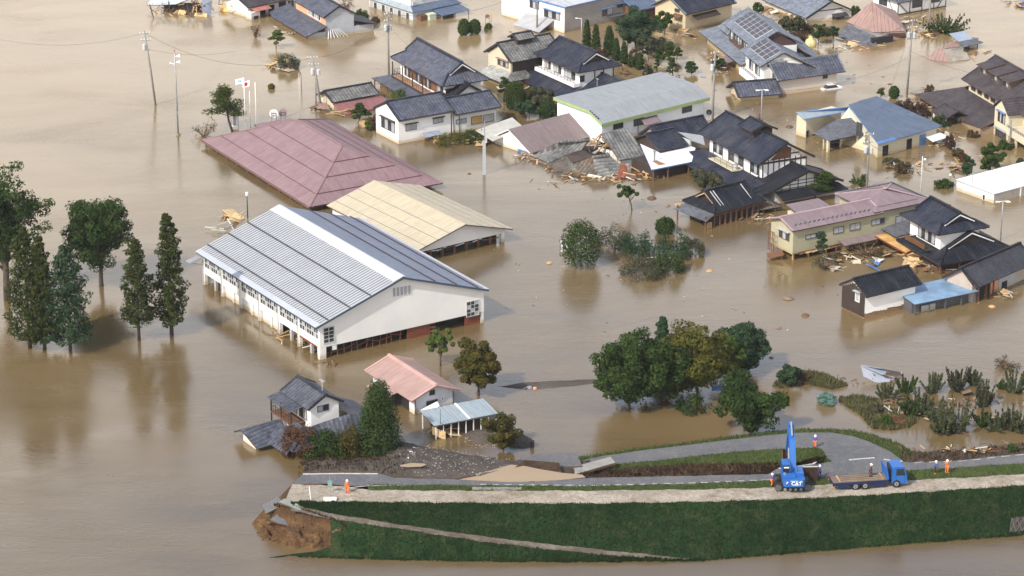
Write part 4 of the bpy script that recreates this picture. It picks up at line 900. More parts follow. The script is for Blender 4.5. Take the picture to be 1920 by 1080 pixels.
# --- brown roof shed
s = Site('brown_roof_shed', 'shed with a brown sheet metal gable roof and white end wall sinking beside broken roofs', 'shed', (994, 287), (1112, 254), .6)
L = s.L; W = 11.6; s.gable(0, L, 0, W, .6, 3.7, SEAM_BROWN, .16, caps=None, edge=WHITEM); s.walls(.5, L - .3, .8, W - .8, .55, WHITE, zr=3.3)
s.slab('rear_roof', [(-2.2, 7.4, 1.6), (6, 8, 2.2), (8, 13.4, 2.6), (-1, 13.4, 2.0)], .12, mat('corrugated_grey', (.42, .41, .36), .8, .15))
for i in range(5): s.box('blue_board', .3 - .06, .3, 1.2 + i * .5, 1.55 + i * .5, -.4, .55, BLUETRIM)
# --- flat white roof annex with chimney and small dark gable
s = Site('flat_roof_annex', 'flat white roofed annex with a rusty chimney beside the muddy broken roofs', 'annex', (1224, 318), (1296, 303), 2.2)
L = s.L; y1 = s.l(1264, 268, 2.4)[1]
q = [(*s.l(x, y, z), z) for x, y, z in ((1222, 318, 2.2), (1297, 303, 2.2), (1304, 277, 2.45), (1246, 258, 2.6), (1194, 256, 2.6))]; s.slab('roof', q, .25, SEAM_WHITE, side=BLUETRIM)
s.walls(1.2, L, 1.4, 8, 2.0, DARKWOOD); s.posts([(.4, .3), (3.5, .3), (L - .3, .3)], -1, 2.0, .1, BROWNWOOD)
m = MB(); m.tube([(2.8, 3.4, 2.2), (2.8, 3.4, 4.0)], .16, 8); m.tube([(2.8, 3.4, 4.0), (2.8, 3.4, 4.25)], .27, 8); s.part('chimney', m, METAL); m = MB(); m.slab([(2.2, 1.2, 2.29), (3.6, 1.0, 2.29), (3.4, 3.4, 2.36), (2.4, 3.6, 2.36)], .02); s.part('rust_stain', m, mat('rust', (.30, .15, .06), .9, .3))
a2, b2 = s.l(1235, 283, 2.9), s.l(1292, 273, 2.9); yr_ = s.l(1217, 250, 4.9)[1]; xa_, xb_, ya_ = a2[0], b2[0], (a2[1] + b2[1]) / 2; hw_ = max(2, yr_ - ya_)
s.gable(xa_, xb_, ya_, ya_ + 2 * hw_, 2.9, 4.9, KAWARA_D, name='gable_roof'); s.walls(xa_ + .5, xb_ - .4, ya_ + .5, ya_ + 2 * hw_ - .5, 2.85, DARKWOOD, zr=4.5)
s.gable(xb_ - 3, xb_ + 9, ya_ + 4.5, ya_ + 11, 2.6, 4.9, KAWARA_D, name='rear_roof'); s.walls(xb_ - 2.6, xb_ + 8.6, ya_ + 5.1, ya_ + 10.4, 2.6, GREYCONC, zr=4.5)
q = [(*s.l(x, y, z), z) for x, y, z in ((1296, 263, 3.0), (1322, 272, 3.0), (1318, 254, 3.6), (1271, 247, 3.8))]; s.slab('sheet_roof', q, .12, SEAM_GREY); s.walls(q[0][0] + .3, q[1][0] - .4, q[0][1] + .3, q[0][1] + 4, 2.8, OFFW)
# --- large dark house E
s = Site('black_timber_house', 'large dark tiled farmhouse with white panels in black timber and a ridge cupola', 'house', (1307.7, 248), (1422.7, 309.7), 6.0)
L, W, ze = s.L, 11.2, 6.0; zr = 9.1
s.gable(0, L, 0, W, ze, zr, KAWARA_D, .3, caps=KAWARA_BK); s.walls(1.8, L - 1.0, 1.4, W - 1.2, ze - .1, WHITE, zr=zr - .5)
cx = L * .52; s.gable(cx - 2.6, cx + 2.6, W / 2 - 2.6, W / 2 + 2.6, zr + .15, zr + 1.25, KAWARA_D, name='cupola_roof', caps=KAWARA_BK); s.box('cupola_wall', cx - 2, cx + 2, W / 2 - 1.8, W / 2 + 1.8, zr - 1.2, zr + .3, DARKWOOD)
xe = L - 1.0
for i in range(9):
    y = 1.4 + i * (W - 2.6) / 8; s.box('timber_stud', xe + .005, xe + .07, y - .09, y + .09, 2.5, ze - .1 if i in (0, 8) else ze + .3, DARKWOOD)
s.box('timber_beam', xe + .005, xe + .09, 1.4, W - 1.2, 5.6, 5.95, DARKWOOD); m = MB(); m.face([(xe + .03, W * .24, 6.1), (xe + .03, W * .62, 6.1), (xe + .03, W * .62, 7.9), (xe + .03, W / 2, 8.4)]); s.part('gable_board', m, BROWNWOOD)
s.beam('timber_beam', (xe + .06, W * .62, 6.9), (xe + .06, W - 2.6, 6.9), .1, .2, DARKWOOD)
for i, (a, c, gl) in enumerate(((2.2, 3.2, 0), (3.5, 6.4, 1), (6.7, 8.4, 0), (8.8, 13.6, 1), (13.8, 15.8, 0), (16.2, 19.2, 1), (L - 1.9, L - 1.1, 0))):
    if gl: s.win_m('S', 1.4, a, c, 3.4, 5.4, 3, [GLASS, CURTAIN, GLASS], DARKWOOD)
    else: s.box('white_panel', a, c, 1.33, 1.4, 3.2, 5.5, WHITE)
for x in (1.9, 3.35, 6.55, 8.6, 13.7, 16.0, L - 2.0): s.box('timber_stud', x - .07, x + .07, 1.31, 1.39, 2.5, 5.8, DARKWOOD)
s.box('balcony_floor', 5.6, 13.8, -.9, 1.3, 2.85, 3.0, mat('pale_deck', (.5, .45, .33), .8, .1)); s.railing((5.6, -.85), (13.8, -.85), 3.0, 1.1, 4, DGREY); s.railing((13.8, -.85), (13.8, 1.2), 3.0, 1.1, 2, DGREY); s.box('air_unit', 12.4, 13.4, 0, .5, 3.0, 3.8, PALEMETAL)
s.slab('lower_roof', [(-2.6, -4.2, 1.7), (L + 1, -4.2, 1.7), (L + 1, 1.2, 3.0), (.6, 1.2, 3.0)], .22, KAWARA_D, side=DARKWOOD); s.slab('lower_roof', [(-2.6, W, 1.7), (-2.6, -4.2, 1.7), (.6, 1.2, 3.0), (.6, W, 3.0)], .22, KAWARA_D, side=DARKWOOD)
s.walls(-.8, L, -2.4, W, 1.6, PLASTER_CLAY); s.posts([(2 + 3 * i, -3.6) for i in range(7)], -1, 1.6, .1, DARKWOOD)
s.box('brown_wall', -.95, -.85, -2.2, 2, -1, 1.5, ORANGE)
X0 = L - 2.2; s.gable(X0, L + 4.6, 0, W + 3.0, 2.6, 5.3, KAWARA_BK, .3, name='wing_roof', caps=KAWARA_BK); s.walls(X0 + .6, L + 3.6, 1.2, W + 2, 2.7, WHITE, zr=4.8); s.slab('lower_roof', [(L - 2, -4.2, 1.7), (L + 4.2, -4.2, 1.7), (L + 4.2, .4, 2.75), (L - 2, .4, 2.75)], .2, KAWARA_BK, side=DARKWOOD)
for i in range(7): y = 2.4 + i * 1.6; s.box('timber_stud', L + 3.605, L + 3.68, y, y + .14, 1, 3.0 + 1.8 * (1 - abs(y - W / 2 - 1.4) / 6.2), DARKWOOD)
for z in (2.3, 2.9, 3.5): s.box('timber_rail', L + 3.605, L + 3.66, 1.6 + (z - 2.3) * 1.9, W + 1.6 - (z - 2.3) * 1.9, z, z + .13, DARKWOOD)
s.slab('skirt_roof', [(L + 6.4, 1.0, 1.5), (L + 6.2, W + 3, 1.6), (L + 3.6, W + 2.4, 2.2), (L + 3.6, 1.2, 2.2)], .2, KAWARA_BK, side=DARKWOOD)
s.hip(L + 1.4, L + 7.6, -6.0, .2, .9, 2.6, KAWARA_MUD, name='porch_roof', caps=KAWARA_D); s.posts([(L + 7, -5.6), (L + 7, -.4), (L + 2, -5.6)], -1, .9, .12, BROWNWOOD)
# --- low gatehouse
s = Site('gatehouse', 'low open sided outbuilding with a black hip and gable tile roof on dark posts', 'outbuilding', (1339, 400), (1438, 375), 2.5)
L, W = s.L, 8.2; s.hip(0, L, 0, W, 2.5, 4.9, KAWARA_BK, 1.9, .6, gwall=DARKWOOD, caps=KAWARA_BK, barge=WOOD)
s.slab('pent_roof', [(-2.2, W - .5, 1.7), (-2.2, -.6, 1.7), (.4, .2, 2.3), (.4, W - .6, 2.3)], .14, SLATE_D); s.walls(.9, L - .9, 1.0, W - 1, 2.4, DARKWOOD)
s.posts([(.4 + i * (L - .8) / 9, .35) for i in range(10)] + [(.4, 2), (.4, 4), (.4, 6), (-1.8, 0), (-1.8, W - 1)], -1, 2.4, .10, BROWNWOOD); s.box('wall_panel', -1.2, -.2, .2, .3, -.8, 1.0, WOOD); s.beam('tie_beam', (.3, .35, 1.9), (L - .3, .35, 1.9), .12, .18, BROWNWOOD)
for x in (2.3, 2.9, L - 2.6): s.beam('white_ridge_line', (x, .9, 2.95), (x, W / 2 - .3, 4.85), .1, .12, PALEMETAL)
# --- blue roof clinic
s = Site('blue_roof_house', 'wide cream house under a big sloping blue sheet roof with a grey hip porch', 'house', (1647, 270), (1768, 237), 2.8)
L = s.L; x0, y0 = s.l(1591, 196, 5.2); x1, y1 = s.l(1661, 179, 5.2)
D = y0; s.slab('roof', [(0, 0, 2.8), (L * .62, 0, 2.8), (L, .2, 2.9), (L - 1.2, D + .5, 5.2), (x0, D, 5.2)], .2, SEAM_BLUE, side=BLUETRIM)
s.slab('roof_fold', [(L + .02, .2, 2.92), (L - 1.2, D + .55, 5.22), (L * .62, D + .3, 5.26)], .12, SEAM_BLUE); s.slab('roof_step', [(.1, -.15, 2.72), (4.6, -.15, 2.72), (4.6, .6, 2.98), (.1, .6, 2.98)], .1, BLUETRIM)
m = MB(); m.face([(.5, .6, -1), (.5, D - .4, -1), (x0 * .9 + .5, D - .4, 4.8), (.5, .6, 2.6)]); m.face([(.5, .6, -1), (L - 1, .6, -1), (L - 1, .6, 2.6), (.5, .6, 2.6)]); m.face([(L - 1, .6, -1), (L - 1.6, D, -1), (L - 1.6, D, 4.9), (L - 1, .6, 2.6)]); s.part('wall', m, CREAM)
s.box('doorway', 1.8, 3.2, .52, .59, -.8, 1.9, DARK); s.box('doorway', 8, 9.3, .52, .59, -.8, 1.9, DARK); s.box('blue_door', L - 5.4, L - 3.8, .5, .59, -.8, 2.1, BLUETRIM); s.slab('awning', [(L - 4.4, -1.8, 1.2), (L + .2, -1.6, 1.2), (L - .2, .6, 1.6), (L - 4.0, .6, 1.6)], .1, OFFW)
s.win('W', .5, (1606, 254), (1617, 232), 2, GLASS)
ex, ey = s.l(1492, 214, 4.0); fx, fy = s.l(1507, 222, 4.0); gx_, gy_ = s.l(1597, 206, 4.0)
s.slab('side_roof', [(fx, fy, 3.9), (gx_, gy_, 4.0), (x0 + .2, D - .3, 4.9), (ex, ey, 4.4)], .18, SEAM_LBLUE, side=BLUETRIM)
wx, wy = s.l(1507, 258, 0); s.walls(wx + .3, x0 + .6, wy - .2, ey + 0.2 if ey > wy else wy + 6, 3.7, CREAM, name='side_wall'); s.win('S', wy - .2, (1511.5, 257), (1515.5, 245), 1, DARK); s.win('S', wy - .2, (1522.5, 264), (1527.5, 252), 1, GLASS)
q0 = s.l(1525, 249, 2.3); q1 = s.l(1554, 264, 2.3); q2 = s.l(1621, 250, 2.3); q3 = s.l(1569, 224, 3.6); q4 = s.l(1599, 220, 3.6)
r = s.slab('porch_roof', [(*q1, 2.3), (*q2, 2.3), (*q4, 3.6), (*q3, 3.6)], .15, SLATE_D); s.slab('porch_roof', [(*q0, 2.3), (*q1, 2.3), (*q3, 3.6)], .15, SLATE_D)
s.posts([(q1[0] + .4, q1[1] + .5)], -1, 2.2, .22, CREAM); s.posts([(q2[0] - 1.2, q2[1] + .6), ((q1[0] + q2[0]) / 2, q1[1] + 1)], -1, 2.2, .14, CREAM)
m = MB(); m.box(q1[0] + 1, q2[0] - .6, q1[1] + 2.2, q1[1] + 2.4, -1, 2.3); s.part('porch_wall', m, CREAM); s.box('porch_doorway', q1[0] + 1.8, q1[0] + 5, q1[1] + 2.1, q1[1] + 2.19, -1, 2.0, DARK)
# --- white flat shed at the right edge
s = Site('flat_white_shed', 'flat white roofed shed with pale walls at the right edge, half under water', 'shed', (1864, 364), (1920, 349), 1.7)
L = 18; D = 9.0; s.slab('roof', [(0, 0, 1.75), (L, 0, 1.75), (L, D, 1.95), (0, D, 1.95)], .18, mat('white_membrane', (.80, .80, .79), .7, .06), side=GREYW); s.walls(.12, L - .1, .12, D - .1, 1.6, OFFW)
s.win('W', .12, (1843, 374), (1847.5, 366), 1, DARK, WHITEM, name='doorway'); m = MB(); [m.box(.4 + i * .42, .55 + i * .42, .05, .11, -.6, 1.5) for i in range(14)]; s.part('cladding_rib', m, mat('grey_brown_cladding', (.33, .30, .26), .8)); s.box('corner_post', 6.4, 6.7, .02, .11, -.8, 1.6, WHITEM)
s.box('cladding', .14, L - .3, .085, .115, -.6, 1.45, mat('tan_cladding', (.36, .32, .26), .8, .1))
# --- long pink roof house
s = Site('mauve_roof_house', 'long olive house with a mauve sheet roof, its ground floor torn out', 'house', (1486, 433.7), (1730, 384), 5.3)
L, W, ze = s.L, 7.2, 5.3; zr = 6.5
X1 = s.l(1645, 402, 5.4)[0]
s.gable(0, X1 + 1.5, 0, W, ze, zr, SEAM_MAUVE, .2, caps=mat('mauve_ridge', (.36, .26, .27), .5), edge=mat('mauve_edge', (.10, .05, .06), .6)); s.walls(.6, L - .4, .6, W - .6, ze - .05, OLIVEW, z0=1.3, zr=zr - .25)
bl_, br_, fr_ = s.l(1569, 366, 5.6), s.l(1677, 338, 5.6), s.l(1742, 378, 5.6)
xl, xr, yb2 = bl_[0], (br_[0] + fr_[0]) / 2, (bl_[1] + br_[1]) / 2; xm = (xl + xr) / 2; hh = (xr - xl) / 2; zt2 = 5.6 + hh * .27
ME = mat('mauve_edge', (.10, .05, .06), .6); MR = mat('mauve_ridge', (.36, .26, .27), .5)
r = s.slab('rear_roof', [(xl, yb2, 5.6), (xl, .1, 5.6), (xm, hh, zt2), (xm, yb2 - hh, zt2)], .18, SEAM_MAUVE, side=ME); s.slab('rear_roof', [(xr, .1, 5.6), (xr, yb2, 5.6), (xm, yb2 - hh, zt2), (xm, hh, zt2)], .18, SEAM_MAUVE, side=ME); s.slab('rear_roof', [(xr, yb2, 5.6), (xl, yb2, 5.6), (xm, yb2 - hh, zt2)], .18, SEAM_MAUVE, side=ME)
s.slab('rear_roof', [(xl, .1, 5.6), (xr, .1, 5.6), (xm, hh, zt2)], .18, SEAM_MAUVE, side=ME)
for a_, c_ in (((xl, yb2, 5.65), (xm, yb2 - hh, zt2 + .05)), ((xr, yb2, 5.65), (xm, yb2 - hh, zt2 + .05)), ((xr, .2, 5.65), (xm, hh, zt2 + .05)), ((xm, hh, zt2 + .05), (xm, yb2 - hh, zt2 + .05))): s.cap(r, 'hip_cap', a_, c_, .22, .1, MR)
s.walls(xl + .7, xr - .7, 2.0, yb2 - .7, 5.5, OLIVEW, name='rear_wall')
for i in range(22):
    for q in ((xl + .9 + i * (xr - xl - 1.8) / 21, yb2 - .7), (xr - .7, .8 + i * (yb2 - 1.4) / 21)): m = MB(); m.box(q[0] - .11, q[0] + .11, q[1] - .11, q[1] + .11, 5.7, 6.05); s.part('snow_stop', m, DGREY)
s.beam('snow_rail', (xl + 1.5, 1.3, 5.95), (xr - 2.2, 1.3, 5.95), .1, .1, DGREY)
s.slab('side_roof', [(X1 - 7.6, W + 1, 3.0), (X1 - .4, W + 1, 3.0), (X1 - .4, 15, 3.8), (X1 - 7, 15, 3.8)], .15, SEAM_MAUVE, side=DARKWOOD); s.walls(X1 - 7, X1 - .4, W + 2, 14.4, 2.9, CREAM)
for i in range(17):
    x = 1.2 + i * (X1 - 2) / 16
    for k in (0, .35): m = MB(); m.box(x + k, x + k + .22, 1.05 + k * .6, 1.2 + k * .6, ze + .33 + k * .2, ze + .52 + k * .2); s.part('snow_stop', m, DGREY)
for bl, tr, n in (((1510.5, 448), (1538, 436), 3), ((1562.5, 438), (1581, 424), 2), ((1593.5, 432), (1612, 417.5), 2), ((1634, 422), (1657.5, 408.5), 3), ((1679, 418), (1702, 402), 2)): s.win('S', .6, bl, tr, n, [CURTAIN, CURTAIN, GLASS])
s.win('W', .6, (1461.5, 443), (1480, 438), 3, [GLASS, CURTAIN], BROWNWOOD, hood=GREYW)
s.box('lower_wall', 10.5, L - 1, .75, 6, -1, 1.3, OLIVEW); s.box('doorway', 12, 14.4, .68, .74, -.5, .9, DARK); s.win_m('S', .75, 17, 19.2, 0, 1.0, 2, GLASS, BROWNWOOD); s.slab('pent_roof', [(9.6, -1.2, 1.5), (19.4, -1.2, 1.5), (19.4, .6, 1.9), (9.6, .6, 1.9)], .12, SEAM_BROWN, side=BROWNWOOD)
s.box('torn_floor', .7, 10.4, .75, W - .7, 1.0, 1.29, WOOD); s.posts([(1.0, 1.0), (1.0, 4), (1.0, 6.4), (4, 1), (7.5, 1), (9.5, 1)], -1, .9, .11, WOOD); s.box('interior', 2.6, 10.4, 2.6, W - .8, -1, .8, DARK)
for i in range(7): m = MB(); m.slab([(2 + i * 1.2, .5, .85 - .05 * (i % 3)), (3.1 + i * 1.2, .5, .9), (3.1 + i * 1.2, .9, 1.3), (2 + i * 1.2, .9, 1.3)], .05); s.part('torn_board', m, random.choice([ORANGE, WOOD, BROWNWOOD]))
s.slab('fallen_eave', [(-2.6, 2.2, .5), (-.4, 1.4, 1.0), (.4, 3.4, 1.1), (-1.8, 4.4, .6)], .12, BROWNWOOD); m = MB(); [m.box(-.4, -.3, 4.4 + .5 * i, 4.5 + .5 * i, .6, 3.8) for i in range(4)]; [m.box(-.4, -.3, 4.4, 6.0, z, z + .1) for z in (.6, 1.6, 2.6, 3.7)]; s.part('drying_frame', m, BROWNWOOD)
# --- house F with black lower roofs
s = Site('dark_hip_house', 'house with a dark hip and gable roof above wide black lower roofs', 'house', (1686.4, 401), (1759, 441), 5.8)
L, W, ze = s.L, 9.6, 5.8; zr = 8.3
s.hip(0, L, 0, W, ze, zr, KAWARA_D, 2.0, .7, gwall=DARKWOOD, caps=KAWARA_BK); s.walls(1.5, L - 1.1, 1.2, W - 1.2, ze - .1, WHITE)
s.win_m('S', 1.2, 4.0, L - 2.6, 3.2, 5.2, 5, [CURTAIN, GLASS], DARKWOOD); s.box('balcony_floor', 3.0, L - 2, -.6, 1.2, 2.5, 2.65, DARKWOOD); s.railing((3.0, -.55), (L - 2, -.55), 2.65, 1.1, 10, DARKWOOD); m = MB(); [m.box(3.0 + i * .32, 3.22 + i * .32, -.66, -.62, 2.6, 3.5) for i in range(18)]; s.part('balcony_slat', m, BROWNWOOD)
A = s.l(1724, 475, 1.8); B = s.l(1763, 497, 1.8); C = s.l(1897, 463.6, 1.8)
HX1 = B[0]; HY0 = min(A[1], B[1]); HY1 = C[1]
s.hip(min(A[0], 1), HX1, HY0, HY1, 1.8, 1.8 + (HY1 - HY0) * .24, KAWARA_BK, 3.2, .5, gwall=DARKWOOD, name='lower_roof', caps=KAWARA_BK); s.walls(min(A[0], 1) + 1.2, HX1 - 1.4, HY0 + 1.2, HY1 - 1.2, 1.7, DARKWOOD); s.posts([(HX1 - .6, HY0 + .5), (HX1 - .6, HY0 + 4), (HX1 - .6, HY0 + 8)], -1, 1.7, .12, BROWNWOOD)
s.slab('back_roof', [(-4.4, -1.2, 2.4), (1.2, -1.2, 2.4), (1.2, 5, 3.2), (-4.4, 5, 3.2)], .15, SLATE_D, side=DARKWOOD); s.walls(-4, 1.2, -.6, 5, 2.3, OLIVEW)
d = Site('wooden_deck', 'torn orange brown wooden deck roof hanging between the mauve and black roofs', 'deck', (1700, 474), (1726, 466), 1.2)
q = [d.l(1640.5, 441, 2.0), d.l(1700, 474, 1.2), d.l(1726, 464, 1.2), d.l(1667, 438, 2.0)]
for i in range(10):
    t0, t1 = i / 10, (i + .94) / 10; e = lambda t: (*(Vector(q[0]).lerp(Vector(q[1]), t)), 2.0 - .8 * t); f = lambda t: (*(Vector(q[3]).lerp(Vector(q[2]), t)), 2.0 - .8 * t)
    d.slab('deck_board', [e(t0), e(t1), f(t1), f(t0)], .12, random.choice([mat('orange_board', (.52, .29, .09), .8, .25, 1.2), mat('orange_board_pale', (.60, .36, .13), .8, .25, 1.2)]))
d.beam('edge_beam', (*q[0], 1.85), (*q[1], 1.05), .15, .2, REDWOOD); d.beam('edge_beam', (*q[1], 1.15), (*q[2], 1.15), .15, .25, REDWOOD); d.posts([(q[1][0] + .3, q[1][1] + .4), (q[2][0] - .3, q[2][1] + .4)], -1, 1.1, .1, BROWNWOOD)
# --- storehouse
s = Site('plaster_storehouse', 'small white plaster storehouse with a black tile gable and dark brown boarded end', 'storehouse', (1625, 557.5), (1729, 532.5), 3.7)
L, W, ze = s.L, 6.6, 3.7; zr = 5.6
s.gable(0, L, 0, W, ze, zr, KAWARA_BK, .25, caps=KAWARA_BK); s.walls(.3, L - .7, .7, W - .5, ze, WHITE, z0=.8, zr=zr - .35); s.walls(.32, L - .72, .74, W - .54, .95, PLASTER_CLAY, name='mud_wall', z0=-1)
m = MB()
for i in range(12): y = .7 + i * (W - 1.2) / 12; s.box('dark_board', .2, .29, y, y + .42, .2, 3.55 + (zr - ze - .5) * (1 - abs(i - 5.5) / 6), DARKWOOD)
s.win('W', .2, (1604.5, 563), (1612, 550), 1, CURTAIN, WHITEM, hood=GREYW); 
for i in range(7): m = MB(); m.slab([(.6 + i * 1.4, .66, .7 + .15 * (i % 2)), (1.9 + i * 1.4, .66, .75 - .1 * (i % 3)), (1.9 + i * 1.4, .69, 1.15), (.6 + i * 1.4, .69, 1.15)], .02); s.part('torn_plaster', m, WHITE)
# --- blue sheet shed
s = Site('blue_sheet_shed', 'low shed with a stained pale blue sheet roof beside the white storehouse', 'shed', (1715, 571), (1836, 546), 1.9)
D = s.l(1785, 519, 2.4)[1]; xa = s.l(1712, 537, 2.3)[0]; xb = s.l(1785, 519, 2.4)[0]
BLUST = mat('stained_blue_sheet', (.19, .30, .42), .55, .45, .35)
s.slab('roof', [(0, 0, 1.9), (s.L, 0, 1.9), (s.L - .4, D, 2.35), (.3, D, 2.35)], .14, BLUST, side=DKBLUE); s.walls(.4, s.L - .6, 1.2, D - .3, 1.8, DGREY, label=None); s.posts([(.3, .3), (3, .3), (6, .3), (9, .3), (s.L - .4, .3)], -1, 1.8, .09, DGREY); s.box('grey_panel', 2, 4.6, .9, 1.0, -.6, 1.0, GREYW)
# --- right tiled building
s = Site('tile_roof_workshop', 'workshop with a sagging black tile roof and torn orange wall at the right edge', 'workshop', (1834, 539.5), (1920, 502), 2.9)
D = s.l(1815, 497.5, 5.2)[1]
s.gable(0, 16, 0, 2 * D, 2.9, 5.2, roofmat('wet_black_tile', (.04, .042, .05), .55, .55, dirt=(.12, .12, .13), dirtf=.15), .25, caps=KAWARA_BK); s.walls(.5, 15, 1.4, 2 * D - .6, 2.8, mat('tan_render', (.40, .34, .29), .8, .15), zr=4.8)
s.box('orange_wall', 5.4, 7.4, 1.3, 1.39, -1, 2.7, ORANGE); s.box('opening', 1.5, 5.2, 1.3, 1.39, -1, 2.2, DARK); s.box('grey_wall', 7.6, 12, 1.3, 1.39, -1, 2.6, GREYW); s.posts([(1.4, .8), (3.4, .8), (5.4, .8)], -1, 2.7, .1, BROWNWOOD); s.box('doorway', 8.4, 9.8, 1.22, 1.29, -.8, 1.2, DARK)
# --- solar house
s = Site('solar_panel_house', 'two storey house with blue grey roofs carrying two arrays of solar panels', 'house', (1354.6, 43.6), (1409.5, 88), 6.2)
L, W, ze = s.L, 10.5, 6.2; zr = 9.0
r1 = s.gable(0, L, 0, W, ze, zr, BLUEGREY, caps=BLUEGREY); s.walls(.9, L - .6, 1.1, W - 1, ze, OFFW, zr=zr - .4)
def panels(nx, ny, x0, x1, t0, t1, ya, za, yb, zb, parent):
    f = lambda t: (ya + (yb - ya) * t, za + (zb - za) * t + .08)
    s.slab('panel_tray', [(x0, *f(t0)), (x1, *f(t0)), (x1, *f(t1)), (x0, *f(t1))], .05, PALEMETAL, parent)
    for i in range(nx):
        for j in range(ny):
            a = x0 + (x1 - x0) * (i + .05) / nx; c = x0 + (x1 - x0) * (i + .95) / nx; p, q = t0 + (t1 - t0) * (j + .03) / ny, t0 + (t1 - t0) * (j + .97) / ny
            m = MB(); f = lambda t: (ya + (yb - ya) * t, za + (zb - za) * t + .16)
            m.slab([(a, *f(p)), (c, *f(p)), (c, *f(q)), (a, *f(q))], .06, 0, 1); s.part('solar_panel', m, [SOLAR, PALEMETAL], parent)
panels(6, 4, 2.6, L - 2.0, .3, .95, 0, ze, W / 2, zr, r1)
f2 = s.l(1386, 95, 5.2); g2 = s.l(1426.5, 125, 5.2); X0, X1 = f2[0], g2[0]; Y0 = (f2[1] + g2[1]) / 2
r2 = s.gable(X0, X1, Y0, Y0 + 13.2, 5.2, 7.7, BLUEGREY, caps=BLUEGREY, name='wing_roof', ry=Y0 + 4.8, ze2=3.4); s.walls(X0 + .5, X1 - .6, Y0 + 1.0, Y0 + 8.8, 5.2, OFFW, zr=7.3)
panels(4, 3, X0 + 1.6, X1 - 1.0, .3, .93, Y0, 5.2, Y0 + 4.8, 7.7, r2)
s.win('E', X1 - .6, (1462, 115), (1470, 109.5), 1, CURTAIN, WHITEM); s.box('balcony', X0 + 1.5, X1 - .2, Y0 - .6, Y0 + 1, 1.0, 2.3, WHITE); s.railing((X0 + 1.5, Y0 - .55), (X1 - .2, Y0 - .55), 2.3, .7, 8, DGREY)
s.win_m('S', Y0 + 1.0, X0 + 3, X0 + 5, 2.5, 4.4, 2, [GLASS, CURTAIN], DARKWOOD); s.win_m('S', Y0 + 1.0, X0 + 6.5, X0 + 9, 2.5, 4.4, 2, [GLASS, CURTAIN], DARKWOOD)
p0 = s.l(1309, 58, 2.4); p1 = s.l(1388.5, 122.8, 2.4)
s.slab('lower_roof', [(p0[0], p0[1], 2.4), (p1[0], p1[1], 2.4), (p1[0] + .3, 1.2, 3.6), (p0[0] + 2, 1.2, 3.6)], .2, BLUEGREY, side=DARKWOOD); s.slab('upper_slope', [(-4.2, .3, 4.4), (2.4, .3, 4.4), (2.4, W / 2 - .4, 7.6), (-3.6, W / 2 - .4, 7.6)], .2, BLUEGREY, side=DARKWOOD); s.slab('upper_slope', [(2.4, W - .4, 4.4), (-4.2, W - .4, 4.4), (-3.6, W / 2 - .4, 7.6), (2.4, W / 2 - .4, 7.6)], .2, BLUEGREY, side=DARKWOOD); s.walls(-3.6, 1.5, 1.2, W - 1.2, 4.3, OFFW)
s.walls(p0[0] + 1.2, X0 + 1.5, p1[1] + 1.4, 1.3, 2.4, BEIGEW, name='lower_wall'); s.box('balcony_floor', 3.4, 12.2, p1[1] + 2.2, 1.1, 3.5, 3.7, BROWNWOOD); s.posts([(3.6, p1[1] + 2.4), (7.8, p1[1] + 2.4), (12, p1[1] + 2.4)], 2.6, 6.0, .1, DGREY); s.railing((3.4, p1[1] + 2.3), (12.2, p1[1] + 2.3), 3.7, 1.0, 8, DGREY)
s.win_m('S', 1.1, 4, 6.5, 3.9, 5.8, 2, [GLASS, CURTAIN], DARKWOOD); s.win_m('S', 1.1, 8, 11.5, 3.9, 5.8, 3, [CURTAIN, GLASS], DARKWOOD)
m = MB(); m.face([(L - .58, 1.2, ze - .3), (L - .58, W - 1.1, ze - .3), (L - .58, W - 1.1, ze + .1), (L - .58, W / 2, zr - .45), (L - .58, 1.2, ze + .1)]); s.part('gable_board', m, mat('dark_maroon_board', (.07, .035, .035), .8, .2)); s.slab('east_roof', [(X1 - 6.5, W + 4, 2.8), (2, W + 5, 2.8), (2, W - 1, 5.6), (X1 - 6.5, W - 1, 5.6)], .2, BLUEGREY, side=DARKWOOD); s.walls(3, X1 - 7.2, W - 1, W + 3.4, 2.7, OFFW, name='east_wall'); s.slab('entrance_canopy', [(7.5, p1[1] - 1.6, 1.2), (11.5, p1[1] - 1.6, 1.2), (11.5, p1[1] + .8, 1.7), (7.5, p1[1] + .8, 1.7)], .12, SEAM_MAUVE)
# --- storage barn and low tiled outbuilding
s = Site('beige_storehouse', 'long beige windowless storehouse with a dark tile roof below the solar house', 'storehouse', (1458, 152), (1586.5, 134), 3.1)
L, W = s.L, 6.6; s.gable(0, L, 0, W, 3.1, 5.6, KAWARA, .22, caps=BLUEGREY); s.walls(.8, L - 1.6, .7, W - .6, 3.1, mat('pinkish_beige_wall', (.54, .47, .40), .8, .08, .3, stain=(.42, .33, .22)), zr=5.2)
s.win('S', .7, (1543, 147), (1551, 140.5), 1, GLASS); s.box('wall_rail', .8, L - 1.6, .62, .69, 1.4, 1.5, GREYW); s.win('W', .8, (1449, 148), (1452, 139), 1, GLASS)
s = Site('low_tiled_outbuilding', 'low cream outbuilding with a dark tile roof, flooded to just below its eaves', 'outbuilding', (1384, 182.5), (1467.5, 176), 1.0)
L, W = s.L, 7.0; s.gable(0, L, 0, W, 1.0, 2.9, KAWARA, .22, caps=KAWARA_D); s.walls(.8, L - .5, .8, W - .6, 1.0, CREAM, zr=2.6); s.win('W', .8, (1374, 187), (1378, 180), 1, DARK)
